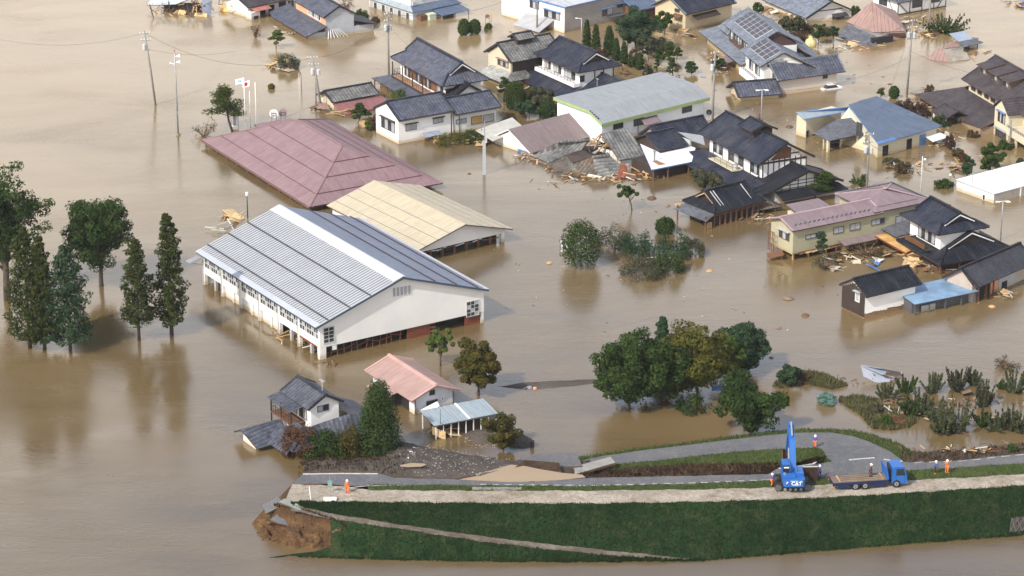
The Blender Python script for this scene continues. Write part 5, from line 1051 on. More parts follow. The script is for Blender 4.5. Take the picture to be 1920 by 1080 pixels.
# --- house behind (yellow walls)
s = Site('yellow_house', 'mustard walled house with a large black ribbed tile roof at the top edge', 'house', (1286, 27.5), (1382, 5), 3.8)
L, W = s.L, 10.5; s.gable(0, L, 0, W, 3.8, 6.6, KAWARA_D, .25, caps=BLUEGREY); s.walls(.7, L - .7, .8, W - .7, 3.8, BEIGEW, zr=6.2); s.slab('awning', [(2.6, -.7, 2.4), (9.6, -.7, 2.4), (9.6, .8, 3.1), (2.6, .8, 3.1)], .1, DARKWOOD); s.slab('hood', [(-.5, 4, 2.8), (-.5, 1.6, 2.8), (.7, 1.6, 3.3), (.7, 4, 3.3)], .1, BROWNWOOD); s.win('W', .7, (1266, 21), (1274, 18), 2, GLASS); s.box('plinth', .6, L - .6, .72, .79, -1, .25, GREYCONC)
s = Site('blue_lean_to', 'blue grey sheet roofed lean-to beside the grey rendered building at the top', 'outbuilding', (1200, 18), (1241, 11), 3.0)
s.slab('roof', [(-1, 0, 3.0), (s.L, 0, 3.0), (s.L, 8, 5), (-1, 8, 5)], .2, SEAM_BLUE, side=BLUETRIM); s.walls(-.6, s.L - .5, .6, 8, 2.9, BROWNWOOD); s.box('post', .2, .5, .4, .55, -1, 2.8, ORANGE)
# --- grey office block
s = Site('grey_office', 'flat roofed building, white on one side and grey on the other, with blue hoods', 'building', (1059, 12), (1190, -18), 5.6)
L = s.L; W = 20; s.slab('roof', [(-.3, -.4, 5.6), (L, -.4, 5.6), (L, W, 5.6), (-.3, W, 5.6)], .35, mat('pale_flat_roof', (.45, .46, .47), .8, .1), side=BLUETRIM); s.walls(0, L - .3, 0, W - .4, 5.2, GREYCONC)
s.box('white_cladding', -.08, -.01, .02, W - .5, -1, 5.2, WHITE)
s.win('W', -.08, (1021, 30), (1050, 25), 4, [CURTAIN, GLASS], hood=BLUETRIM); s.win('S', 0, (1129, 30), (1148, 14), 2, [GLASS, CURTAIN], hood=BLUETRIM); s.win('S', 0, (1157, 14), (1178, 4), 2, [GLASS, CURTAIN], hood=BLUETRIM); s.win('W', -.08, (994, 13), (1010, 4), 3, [GLASS, CURTAIN], hood=BLUETRIM)
s.slab('awning', [(-4.4, 11, .3), (-4.4, 3, .3), (-.1, 3, 2.2), (-.1, 11.5, 2.2)], .12, mat('pale_slate_sheet', (.36, .36, .36), .8, .2)); s.slab('pent_roof', [(12, -.9, 1.2), (L - 1, -.9, 1.2), (L - 1, 0, 1.5), (12, 0, 1.5)], .1, DGREY)
# --- blue trimmed shop
s = Site('blue_roof_shop', 'pale shop building with a blue skirt roof and blue awning at the top edge', 'building', (774, 24), (866, 5), 1.9)
L = s.L; s.walls(.6, L - 1.4, .8, 16, 1.8, mat('pale_grey_boards', (.55, .57, .58), .7, .1)); s.slab('skirt_roof', [(0, 0, 1.9), (L, 0, 1.9), (L - 1, 2, 2.8), (1, 2, 2.8)], .15, SEAM_BLUE, side=BLUETRIM); s.slab('skirt_roof', [(0, 17, 1.9), (0, 0, 1.9), (1, 2, 2.8), (1, 17, 2.8)], .15, SEAM_LBLUE, side=BLUETRIM); s.walls(1.0, L - 2, 2, 16, 6, OFFW, name='upper_wall'); s.win_m('S', 2, 4, 7, 3.4, 5, 2, CURTAIN, PALEMETAL); s.box('air_unit', 1.2, 2.1, 1.5, 1.95, 2.9, 3.7, PALEMETAL)
s.slab('awning', [(5.2, -3.2, 1.0), (12.8, -3.2, 1.1), (12.6, .6, 1.75), (5.6, .6, 1.7)], .1, SEAM_BLUE, side=BLUETRIM); s.posts([(5.4, -3), (9, -3), (12.5, -3)], -1, 1.0, .07, METAL)
for i in range(10): s.win_m('W', .6, 2 + i * 1.4, 3.0 + i * 1.4, -.2, 1.3, 1, [GLASS, CURTAIN][i % 2], OFFW)
s.box('container', 3.2, 5.0, -1.6, -.2, -.3, 1.3, mat('pale_green_box', (.50, .55, .42), .7, .1)); s.box('brown_cabinet', 1.4, 2.9, -1.0, .3, -.3, 1.2, BROWNWOOD)
# --- salmon house at the top
s = Site('salmon_house', 'grey gabled house with salmon upper wall and tiled skirt roof at the top left', 'house', (548, 0), (607, 33.6), 4.3)
L, W, ze = s.L, 7.4, 4.3; zr = 6.4
s.gable(0, L, 0, W, ze, zr, KAWARA, caps=KAWARA_D); s.walls(.4, L - .6, .6, W - .5, ze, SALMON, zr=zr - .3); s.box('metal_gable', L - .59, L - .5, .55, W - .45, -1, ze + .1, GREYW)
m = MB(); m.face([(L - .5, .55, ze), (L - .5, W - .45, ze), (L - .5, W / 2, zr - .4)]); s.part('metal_gable', m, GREYW)
m = MB(); [m.box(L - .5, L - .46, .8 + i * .45, .87 + i * .45, -.8, ze) for i in range(14)]; s.part('cladding_rib', m, GREYW)
s.win_m('S', .6, 7, L - 3, 2.9, 4.0, 6, [CURTAIN, CURTAIN, GLASS], WHITEM)
s.slab('skirt_roof', [(-1, -4.2, .9), (L + .3, -4.2, .9), (L + .3, .6, 2.5), (-1, .6, 2.5)], .2, KAWARA, side=DARKWOOD); s.slab('skirt_roof', [(-5.2, -3.2, 1.0), (-1.1, -4.2, .9), (-1.1, .6, 2.5), (-4, 1, 2.6)], .2, KAWARA, side=DARKWOOD); s.walls(-.4, L - .4, -3.4, .6, .9, PLASTER_CLAY); s.box('metal_end', L - .39, L - .3, -3.4, .5, -1, 1.3, GREYW)
s.slab('lean_to_roof', [(L + .2, W - .4, 3.0), (L + .2, W + 4.6, 1.6), (L - 7, W + 4.6, 1.6), (L - 7, W - .4, 3.0)], .2, KAWARA_D, side=DARKWOOD); s.walls(L - 6.6, L - .5, W - .4, W + 4, 1.6, GREYW)
for i in range(7): s.beam('torn_strip', (L - .3, 1.2 + i * .35, 1.6), (L + .6 + .5 * random.random(), .4 + i * .75, .05), .12, .04, WHITEM)
# --- low white house top
s = Site('brown_eave_house', 'low white house with brown eaves at the top edge beside the wreckage', 'house', (466, 12), (560, -8), 2.6)
L = s.L; s.gable(-.6, L + 2, -.6, 9, 2.5, 4.4, BROWNTILE, caps=KAWARA_D, edge=BROWNWOOD); s.walls(.2, L + 1, .6, 8, 2.4, OFFW, zr=4); s.win_m('S', .6, 3.2, 4.8, -.4, 1.7, 1, DARK, OFFW); s.win_m('S', .6, 5.6, 7.2, -.4, 1.7, 1, DARK, OFFW); s.win_m('S', .6, 8.5, 10.2, .2, 1.8, 1, DARK); s.win_m('S', .6, 10.8, 12.4, .2, 1.8, 2, GLASS, WHITEM); s.box('porch', -.4, 1.9, -1.4, .5, -.8, 1.5, OFFW); s.box('porch_opening', .2, 1.4, -1.48, -1.41, -.4, .7, DARK); s.slab('red_awning', [(.4, -2, 1.8), (4.6, -2, 1.8), (4.6, -.2, 2.3), (.4, -.2, 2.3)], .1, roofmat('red_tin', (.42, .14, .11), .5, 1, 'seam'))
# --- top right grey house
s = Site('grey_gable_house', 'house with a wide blue grey roof and white gable, flooded to its eaves', 'house', (1425.6, -2), (1512, 35), 1.2)
L, W = s.L, 12.5; s.gable(0, L, 0, W, 1.2, 4.2, BLUEGREY, caps=KAWARA_BK); s.walls(.6, L - .8, .8, W - .8, 1.2, WHITE, zr=3.8); s.beam('timber_beam', (L - .75, 3.6, 2.2), (L - .75, W - 3, 2.2), .1, .16, BLACK); s.slab('hood', [(L - .7, 6.6, 1.3), (L + .6, 6.6, .9), (L + .6, 10.2, .9), (L - .7, 10.2, 1.3)], .1, BROWNTILE); s.win_m('E', L - .8, 7, 9.8, -.4, .8, 2, GLASS)
# --- half timbered
s = Site('half_timbered_house', 'white half timbered house with black diagonal braces at the top right edge', 'house', (1684, 4), (1774, -12), 3.0)
L = s.L; s.walls(0, L, 0, 8, 3.6, WHITE); s.slab('roof', [(-.8, -.9, 3.1), (L + .6, -.9, 3.1), (L, 4, 5), (-.2, 4, 5)], .2, KAWARA, side=DARKWOOD); s.slab('roof', [(-.8, 9, 3.1), (-.8, -.9, 3.1), (-.2, 4, 5)], .2, KAWARA, side=DARKWOOD)
for i in range(5): x = i * L / 4; s.box('timber_stud', x - .1, x + .1, -.06, -.01, -.8, 3.2, BLACK)
s.beam('timber_brace', (.3, -.05, 2.6), (2.8, -.05, .3), .06, .16, BLACK); s.beam('timber_brace', (L - .3, -.05, 2.6), (L - 2.4, -.05, .3), .06, .16, BLACK); s.box('timber_rail', 0, L, -.06, -.01, .1, .35, BLACK); s.win_m('S', 0, 4, 6.6, 1.2, 2.6, 2, GLASS); s.win_m('S', 0, 9.2, 11.6, 1.6, 3, 2, GLASS); s.beam('timber_brace', (-.05, 1, .2), (-.05, 3, 2.8), .06, .16, BLACK); s.win_m('W', 0, 3.5, 6, 1.4, 2.8, 2, GLASS)
# --- large brown house right
s = Site('brown_dormer_house', 'large cream house with brown tile roofs, three dormers and a gabled bay', 'house', (1802, 148), (1915, 215), 5.4)
L, W, ze = s.L, 13.5, 5.4; zr = 9.4
rr = s.gable(0, L + 9, 0, W, ze, zr, BROWNTILE, caps=BROWNTILE, edge=BROWNWOOD); s.walls(1, L + 8, 1.2, W - 1, ze, CREAM, zr=zr - .4)
slp = (zr - ze) / (W / 2)
for i in range(3):
    x = 3.6 + i * 4.6; y = 2.9; z = ze + y * slp
    s.box('dormer_wall', x - 1.3, x + 1.3, y - .2, y + 2.6, z - .5, z + 1.5, mat('dormer_wall_brown', (.16, .125, .10), .8, .2)); s.slab('dormer_roof', [(x - 1.9, y - .8, z + 1.45), (x + 1.9, y - .8, z + 1.45), (x + 1.9, y + 3.4, z + 2.3), (x - 1.9, y + 3.4, z + 2.3)], .18, BROWNTILE, side=BROWNWOOD); s.win_m('S', y - .2, x - 1.0, x + 1.0, z + .15, z + 1.25, 2, [GLASS, CURTAIN], DARKWOOD, name='dormer_window')
gx0 = L - 7.0
m = MB(); m.slab([(gx0 - .2, -2.2, 5.2), (gx0 + 3, -2.2, 7.6), (gx0 + 3, 4.2, 7.6), (gx0 - .2, 3.0, 5.2)], .18, 0); m.slab([(gx0 + 3, -2.2, 7.6), (gx0 + 6.2, -2.2, 5.2), (gx0 + 6.2, 3.0, 5.2), (gx0 + 3, 4.2, 7.6)], .18, 0); s.part('bay_roof', m, BROWNTILE)
m = MB(); m.face([(gx0 + .3, -1.8, -1), (gx0 + 5.7, -1.8, -1), (gx0 + 5.7, -1.8, 5.2), (gx0 + 3, -1.8, 7.2), (gx0 + .3, -1.8, 5.2)]); m.face([(gx0 + .3, -1.8, -1), (gx0 + .3, 1.2, -1), (gx0 + .3, 1.2, 5.2), (gx0 + .3, -1.8, 5.2)]); m.face([(gx0 + 5.7, -1.8, -1), (gx0 + 5.7, 1.2, -1), (gx0 + 5.7, 1.2, 5.2), (gx0 + 5.7, -1.8, 5.2)]); s.part('bay_wall', m, CREAM)
s.win_m('S', -1.8, gx0 + 1.8, gx0 + 4.4, 3.0, 4.8, 4, [GLASS, CURTAIN], DARKWOOD, hood=BLUETRIM); s.win_m('S', -1.8, gx0 + 1.2, gx0 + 5.2, -.6, 1.5, 5, GLASS, BROWNWOOD, hood=SEAM_LBLUE)
for a in (2.2, 4.8, 7.6, 10.2): s.win_m('S', 1.2, a, a + 1.5, 3.9, 5.1, 1, GLASS, BROWNWOOD)
s.box('balcony', gx0 + 5.8, L + 6, -2.2, 1.2, 1.6, 2.9, CREAM); s.railing((gx0 + 5.8, -2.15), (L + 6, -2.15), 2.9, .5, 8, DGREY); s.win_m('S', 1.2, gx0 + 6.6, gx0 + 10, 3.0, 5.0, 3, [GLASS, CURTAIN], DARKWOOD); s.posts([(gx0 + 6.2, -1.9), (gx0 + 9.2, -1.9)], -1, 1.6, .18, CREAM); s.win_m('S', 1.2, gx0 + 6.6, gx0 + 9, -.6, 1.3, 2, GLASS, WHITEM); s.posts([(L + 1.0, -2.5)], -1, 5, .1, METAL)
s.slab('lower_roof', [(-6.2, -6.4, 1.3), (4.0, -6.4, 1.3), (8.0, 1.0, 3.5), (-1, 1.0, 3.5)], .2, BROWNTILE, side=BROWNWOOD); s.slab('lower_roof', [(-6.2, W, 1.3), (-6.2, -6.4, 1.3), (-1, 1.0, 3.5), (-1, W, 5.0)], .2, BROWNTILE, side=BROWNWOOD); s.slab('lower_roof', [(4.0, -6.4, 1.3), (L - 6.6, -4.4, 1.3), (L - 6.8, 1.0, 3.5), (8, 1.0, 3.5)], .2, BROWNTILE, side=BROWNWOOD)
s.walls(-4.8, L - 7, -4.4, 1.2, 1.3, mat('tan_brown_wall', (.30, .22, .15), .8, .2), name='lower_wall'); s.box('corner_pier', -4.95, -4.0, -4.55, -3.6, -1, 1.25, CREAM)
for i in range(5): s.win_m('S', -4.4, -3 + i * 2.6, -1.2 + i * 2.6, -.4, .9, 2, [GLASS, CURTAIN], BROWNWOOD)
s.gable(5.6, 11.2, -8.6, -3.2, 1.5, 2.8, BROWNTILE, .18, caps=BROWNTILE, name='porch_roof'); s.posts([(6.0, -8.2), (10.8, -8.2)], -1, 1.5, .14, WHITEM)
s.gable(10, 22, W + 5, W + 13, 4, 6.6, BROWNTILE, caps=BROWNTILE, name='rear_roof'); s.walls(10.5, 21, W + 5.5, W + 12, 4, CREAM)
# ================================================================== ruins
RUSTB_ = mat('clay_brown', (.20, .11, .06), .9, .3)
def ruin_slab(parent_site, name, pts, th, mt, label=None, side=None):
    s = parent_site; q = [(*s.l(x, y, z), z) for x, y, z in pts]; return s.slab(name, q, th, mt, None, label, side)
s = Site('collapsed_house', 'collapsed wooden house, muddy broken tile roofs and splintered frame before the white warehouse', 'ruin', (1000, 300), (1180, 300), 1.0)
ruin_slab(s, 'roof', [(1100, 278, 2.2), (1142, 252, 4.2), (1177, 239, 4.4), (1162, 300, 1.4)][::-1], .25, KAWARA_OLD) if False else None
ruin_slab(s, 'roof', [(1161, 300, 1.6), (1213, 292, 1.8), (1176, 239, 4.6), (1127, 250, 4.6)], .25, KAWARA_OLD, side=BROWNWOOD)
for pts, mt_ in (([(997, 292, .6), (1026, 304, .5), (1058, 291, 1.6), (1090, 281, 2.3), (1104, 262, 3.6), (1044, 266, 3.2)], KAWARA_OLD), ([(1026, 305, .5), (1046, 335, -.2), (1070, 322, .5), (1062, 300, 1.2), (1055, 291, 1.7)], KAWARA_MUD), ([(1071, 309, 1.0), (1094, 327, .0), (1118, 332, .0), (1122, 308, 1.8), (1110, 294, 2.9)], KAWARA_MUD), ([(1111, 294, 2.9), (1118, 331, .0), (1160, 338, -.2), (1163, 308, 1.6), (1142, 291, 2.9)], KAWARA_OLD), ([(1060, 291, 1.7), (1073, 306, .9), (1112, 293, 2.9), (1094, 281, 2.4)], DARKWOOD)):
    ruin_slab(s, 'broken_roof', pts, .28, mt_, side=BROWNWOOD)
for a_, c_ in (((1044, 266, 3.3), (1104, 262, 3.7)), ((1111, 294, 3.0), (1142, 291, 3.0)), ((1026, 305, .6), (1058, 291, 1.75))): s.beam('ridge_cap', (*s.l(*a_), a_[2]), (*s.l(*c_), c_[2]), .4, .3, KAWARA_OLD)
for i in range(40):
    x = random.uniform(1000, 1165); y = 300 + 34 * min(1, abs(x - 1000) / 60) + random.uniform(-8, 4); a = s.l(x, y, .2); s.beam('tile_row', (*a, random.uniform(0, .5)), (a[0] + random.uniform(-1, 1), a[1] + random.uniform(-.6, .6), random.uniform(0, .7)), .3, .1, random.choice([KAWARA_MUD, RUSTB_, BROWNWOOD, WOOD]))
ruin_slab(s, 'roof_edge', [(1150, 338, .0), (1175, 333, .1), (1180, 306, 1.4), (1164, 308, 1.3)], .15, RUSTPINK)
for i in range(26):
    x, y = random.uniform(1105, 1160), random.uniform(262, 292); a = s.l(x, y, 1.5); z = random.uniform(.3, 3)
    s.beam('broken_timber', (*a, z), (a[0] + random.uniform(-2, 2), a[1] + random.uniform(-1.5, 1.5), max(.1, z + random.uniform(-1.6, 1.4))), .13, .13, random.choice([WOOD, BROWNWOOD, DARKWOOD, OFFW]))
for x0, y0, z0, x1, y1, z1 in ((1105, 272, 2.6, 1128, 250, 4.5), (1128, 251, 4.4, 1160, 299, 1.5), (1127, 252, 4.3, 1112, 285, .6), (1140, 268, 3.2, 1112, 290, 1)): s.beam('rafter', (*s.l(x0, y0, z0), z0), (*s.l(x1, y1, z1), z1), .2, .2, WOOD)
for i in range(6): x = 1122 + i * 7; a = s.l(x, 288 + i * 2, .8); s.slab('wall_panel', [(a[0], a[1], 0), (a[0] + .6, a[1] - .2, 0), (a[0] + .6, a[1], 1.9), (a[0], a[1] + .2, 1.9)], .06, OFFW)
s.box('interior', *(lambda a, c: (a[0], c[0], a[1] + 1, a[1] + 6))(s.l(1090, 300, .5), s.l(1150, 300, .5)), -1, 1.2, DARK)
ruin_slab(s, 'white_panel', [(1100, 330, .15), (1133, 338, .15), (1135, 332, .5), (1104, 326, .5)], .1, OFFW)
for i in range(14):
    a = s.l(random.uniform(1168, 1225), random.uniform(312, 336), .2); s.beam('broken_timber', (*a, random.uniform(0, .9)), (a[0] + random.uniform(-2.4, 2.4), a[1] + random.uniform(-1, 1), random.uniform(.1, 1.2)), .14, .14, random.choice([WOOD, PALEWOOD, BROWNWOOD, REDWOOD]))
ruin_slab(s, 'red_sheet', [(1158, 336, .1), (1178, 334, .1), (1172, 308, 1.6), (1160, 308, 1.5)], .1, REDWOOD)
s = Site('collapsed_pink_roof', 'collapsed building under a tilted ribbed pinkish brown pyramid roof', 'ruin', (1587, 41), (1636, 61), 1.5)
ap = (1634, 3, 6.4)
ruin_slab(s, 'roof', [(1587, 41, 2.4), (1636, 61, 1.4), ap], .2, RUSTPINK, side=BROWNWOOD); ruin_slab(s, 'roof', [(1636, 61, 1.4), (1698, 58, 1.8), ap], .2, RUSTPINK, side=BROWNWOOD); ruin_slab(s, 'roof', [(1698, 58, 1.8), (1680, 20, 3.4), ap], .2, RUSTPINK, side=BROWNWOOD)
ruin_slab(s, 'dark_roof', [(1568, 66, .5), (1605, 84, -.1), (1640, 66, 1.2), (1590, 45, 2.2)], .2, SLATE_D, side=BROWNWOOD); ruin_slab(s, 'dark_roof', [(1604, 84, .1), (1612, 98, -.4), (1645, 88, -.1), (1642, 66, 1.3)], .2, SLATE_D, side=BROWNWOOD); ruin_slab(s, 'brown_wall', [(1656, 86, -.3), (1698, 70, -.2), (1697, 60, 1.5), (1658, 62, 1.5)], .15, RUSTPINK)
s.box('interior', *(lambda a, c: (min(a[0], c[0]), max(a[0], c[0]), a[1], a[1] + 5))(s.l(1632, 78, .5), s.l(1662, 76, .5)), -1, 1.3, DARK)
for i in range(8): a = s.l(random.uniform(1590, 1660), random.uniform(80, 94), 0); s.beam('broken_timber', (*a, .1), (a[0] + random.uniform(-2, 2), a[1] + random.uniform(-1, 1), random.uniform(.1, .8)), .12, .12, random.choice([WOOD, PALEWOOD, BROWNWOOD]))
s = Site('sunken_pink_roof', 'faded pink ribbed roof floating almost level with the water beside a blue topped shed', 'ruin', (1735, 112), (1780, 117), .2)
ruin_slab(s, 'roof', [(1735, 111, .0), (1781, 116, .0), (1768, 92, 1.6), (1760, 90, 1.6)], .15, RUSTPINK); ruin_slab(s, 'roof', [(1781, 116, .0), (1819, 111, .1), (1812, 98, 1.0), (1768, 91, 1.7)], .15, mat('grey_torn_roof', (.30, .27, .22), .9, .35), side=RUSTPINK); ruin_slab(s, 'roof', [(1770, 91, 1.6), (1800, 87, 1.2), (1795, 76, 1.5), (1775, 82, 1.6)], .15, RUSTPINK)
for i in range(12): a = s.l(random.uniform(1800, 1850), random.uniform(95, 108), 0); s.beam('broken_timber', (*a, .1), (a[0] + random.uniform(-2, 2), a[1] + random.uniform(-2, 2), random.uniform(.1, .5)), .13, .13, random.choice([WOOD, BROWNWOOD, PALEWOOD]))
s = Site('blue_topped_shed', 'small dark shed with a tilted blue grey top beside the sunken pink roof', 'shed', (1800, 77), (1842, 79), 1.6)
ruin_slab(s, 'roof', [(1798, 78, 1.9), (1824, 73, 1.9), (1806, 58, 3.0), (1780, 63, 3.0)], .12, mat('faded_blue_sheet', (.28, .33, .40), .6, .15)); ruin_slab(s, 'lower_roof', [(1806, 89, 1.2), (1844, 79, 1.2), (1824, 72, 1.9), (1799, 77, 1.9)], .12, SLATE_D); s.walls(.8, 3.6, .8, 4, 1.4, DGREY); s.box('white_panel', 2, 3.4, .7, .79, -.2, .9, OFFW)
s = Site('wrecked_farmhouse', 'wrecked farmhouse with torn roof frame and orange panels at the top left edge', 'ruin', (276, 20), (390, 22), 1.0)
ruin_slab(s, 'roof', [(274, 10, 1.2), (330, 8, 2.0), (375, -10, 4), (290, -10, 3)], .2, mat('blue_grey_torn_sheet', (.36, .42, .46), .7, .2), side=BROWNWOOD); s.box('interior', 3, s.L - 2, 3.0, 6, -1, 1.3, DARK)
for i in range(64):
    a = s.l(random.uniform(282, 398), random.uniform(6, 30), .5); s.beam('broken_timber', (*a, random.uniform(0, 2.6)), (a[0] + random.uniform(-1.6, 1.6), a[1] + random.uniform(-1, 1), random.uniform(.1, 3)), .14, .14, random.choice([WOOD, PALEWOOD, BROWNWOOD, DARKWOOD]))
ruin_slab(s, 'orange_board', [(333, 27, 0), (348, 28, 0), (350, 20, .9), (336, 18, 1.0)], .1, PALEWOOD); ruin_slab(s, 'orange_board', [(364, 30, 0), (388, 32, 0), (388, 25, .6), (366, 24, .6)], .1, PALEWOOD); ruin_slab(s, 'grey_tarp', [(380, 30, 0), (396, 27, .1), (398, -4, 3.4), (378, -2, 3.4)], .1, TARP)
s = Site('wood_wreckage', 'heap of broken boards with a bright orange plank panel beside the brown eave house', 'debris', (410, 20), (462, 22), .3)
ruin_slab(s, 'orange_board', [(412, 20, .0), (448, 24, .0), (442, 12, 1.0), (414, 10, 1.2)], .1, mat('bright_plywood', (.66, .42, .14), .8, .15)); ruin_slab(s, 'orange_board', [(430, 16, .4), (446, 12, .8), (444, 4, 2.0), (432, 6, 2)], .1, PALEWOOD)
for i in range(24):
    a = s.l(random.uniform(400, 465), random.uniform(2, 24), .3); s.beam('broken_timber', (*a, random.uniform(0, 1.6)), (a[0] + random.uniform(-2, 2), a[1] + random.uniform(-1.4, 1.4), random.uniform(.1, 2.2)), .15, .15, random.choice([WOOD, PALEWOOD, BROWNWOOD, OFFW]))
# floating metal shed on the lower right
s = Site('floating_metal_shed', 'overturned pale blue metal shed floating behind the shrubs at lower right', 'shed', (1622, 700), (1690, 712), .5)
PLB = mat('pale_blue_metal', (.30, .33, .39), .45, .12, .5)
ruin_slab(s, 'wall', [(1614, 684, 1.9), (1619, 706, .3), (1650, 721, -.2), (1684, 710, .2), (1655, 703, 1.0)], .1, PLB); ruin_slab(s, 'roof', [(1614, 684, 2.0), (1655, 702, 1.05), (1695, 703, .1), (1690, 697, .4), (1650, 690, 1.6)], .1, PLB); ruin_slab(s, 'doorway', [(1634, 699, 1.0), (1641, 701, .95), (1642, 714, .1), (1635, 711, .3)], .03, DGREY); ruin_slab(s, 'muddy_patch', [(1660, 703, .9), (1690, 702, .35), (1688, 697, .5), (1662, 696, 1.2)], .03, SOIL); s.beam('frame_bar', (*s.l(1655, 703, 1.05), 1.05), (*s.l(1683, 711, .25), .25), .1, .1, REDWOOD)
# ------------------------------------------------------------------ trees and shrubs
LM = dict(net=leafmat('net_green', (.10, .19, .16), (.20, .32, .27)),sapl=leafmat('leaf_sapling', (.05, .068, .03), (.12, .125, .06)),
 dark=leafmat('leaf_dark', (0.022, 0.044, 0.011), (0.058, 0.095, 0.022)), mid=leafmat('leaf_mid', (0.030, 0.060, 0.013), (0.060, 0.085, 0.019)),
 light=leafmat('leaf_light', (0.065, 0.104, 0.021), (0.104, 0.135, 0.032)), olive=leafmat('leaf_olive', (0.065, 0.077, 0.014), (0.130, 0.112, 0.021)),
 blue=leafmat('leaf_blue_green', (0.022, 0.051, 0.023), (0.053, 0.091, 0.041)), rust=leafmat('leaf_rust', (0.096, 0.044, 0.022), (0.136, 0.070, 0.034)),
 brown=leafmat('leaf_brown', (0.080, 0.052, 0.025), (0.120, 0.081, 0.037)), grey=leafmat('leaf_grey_green', (0.060, 0.067, 0.034), (0.096, 0.092, 0.053)),
 autumn=leafmat('leaf_turning', (0.048, 0.056, 0.013), (0.112, 0.077, 0.016)), conif=leafmat('needle_green', (0.029, 0.050, 0.011), (0.065, 0.071, 0.018)),
 pine=leafmat('pine_needle', (0.035, 0.056, 0.011), (0.078, 0.095, 0.019)), purple=leafmat('leaf_purple', (0.060, 0.033, 0.025), (0.088, 0.052, 0.034)),
 topi=leafmat('hedge_green', (0.029, 0.054, 0.014), (0.052, 0.079, 0.020)))
def leaves(C, Rr, per, size, up=.25, shell=.35):
    """leaf quads around clump centres C (n,3) with radii Rr (n,3)"""
    C = np.asarray(C, float); Rr = np.asarray(Rr, float); n = len(C) * per
    c = np.repeat(C, per, 0); r = np.repeat(Rr, per, 0)
    d = RNG.normal(size=(n, 3)); d /= np.linalg.norm(d, axis=1)[:, None]
    rad = (shell + (1 - shell) * RNG.random(n)) ** .6
    p = c + d * rad[:, None] * r
    nn = d + RNG.normal(size=(n, 3)) * .38; nn[:, 2] += up; nn /= np.linalg.norm(nn, axis=1)[:, None]
    a = np.cross(nn, RNG.normal(size=(n, 3))); a /= np.linalg.norm(a, axis=1)[:, None] + 1e-9; b = np.cross(nn, a)
    s = size * RNG.uniform(.6, 1.3, n)[:, None]
    v = np.stack([p - a * s, p - b * s * .55, p + a * s, p + b * s * .55], 1).reshape(-1, 3)
    cl = np.repeat(np.repeat(RNG.random(len(C)), per), 4); rn = np.repeat(RNG.random(n), 4)
    return v, np.stack([cl * .7 + rn * .3, np.repeat(RNG.random(n), 4)], 1)
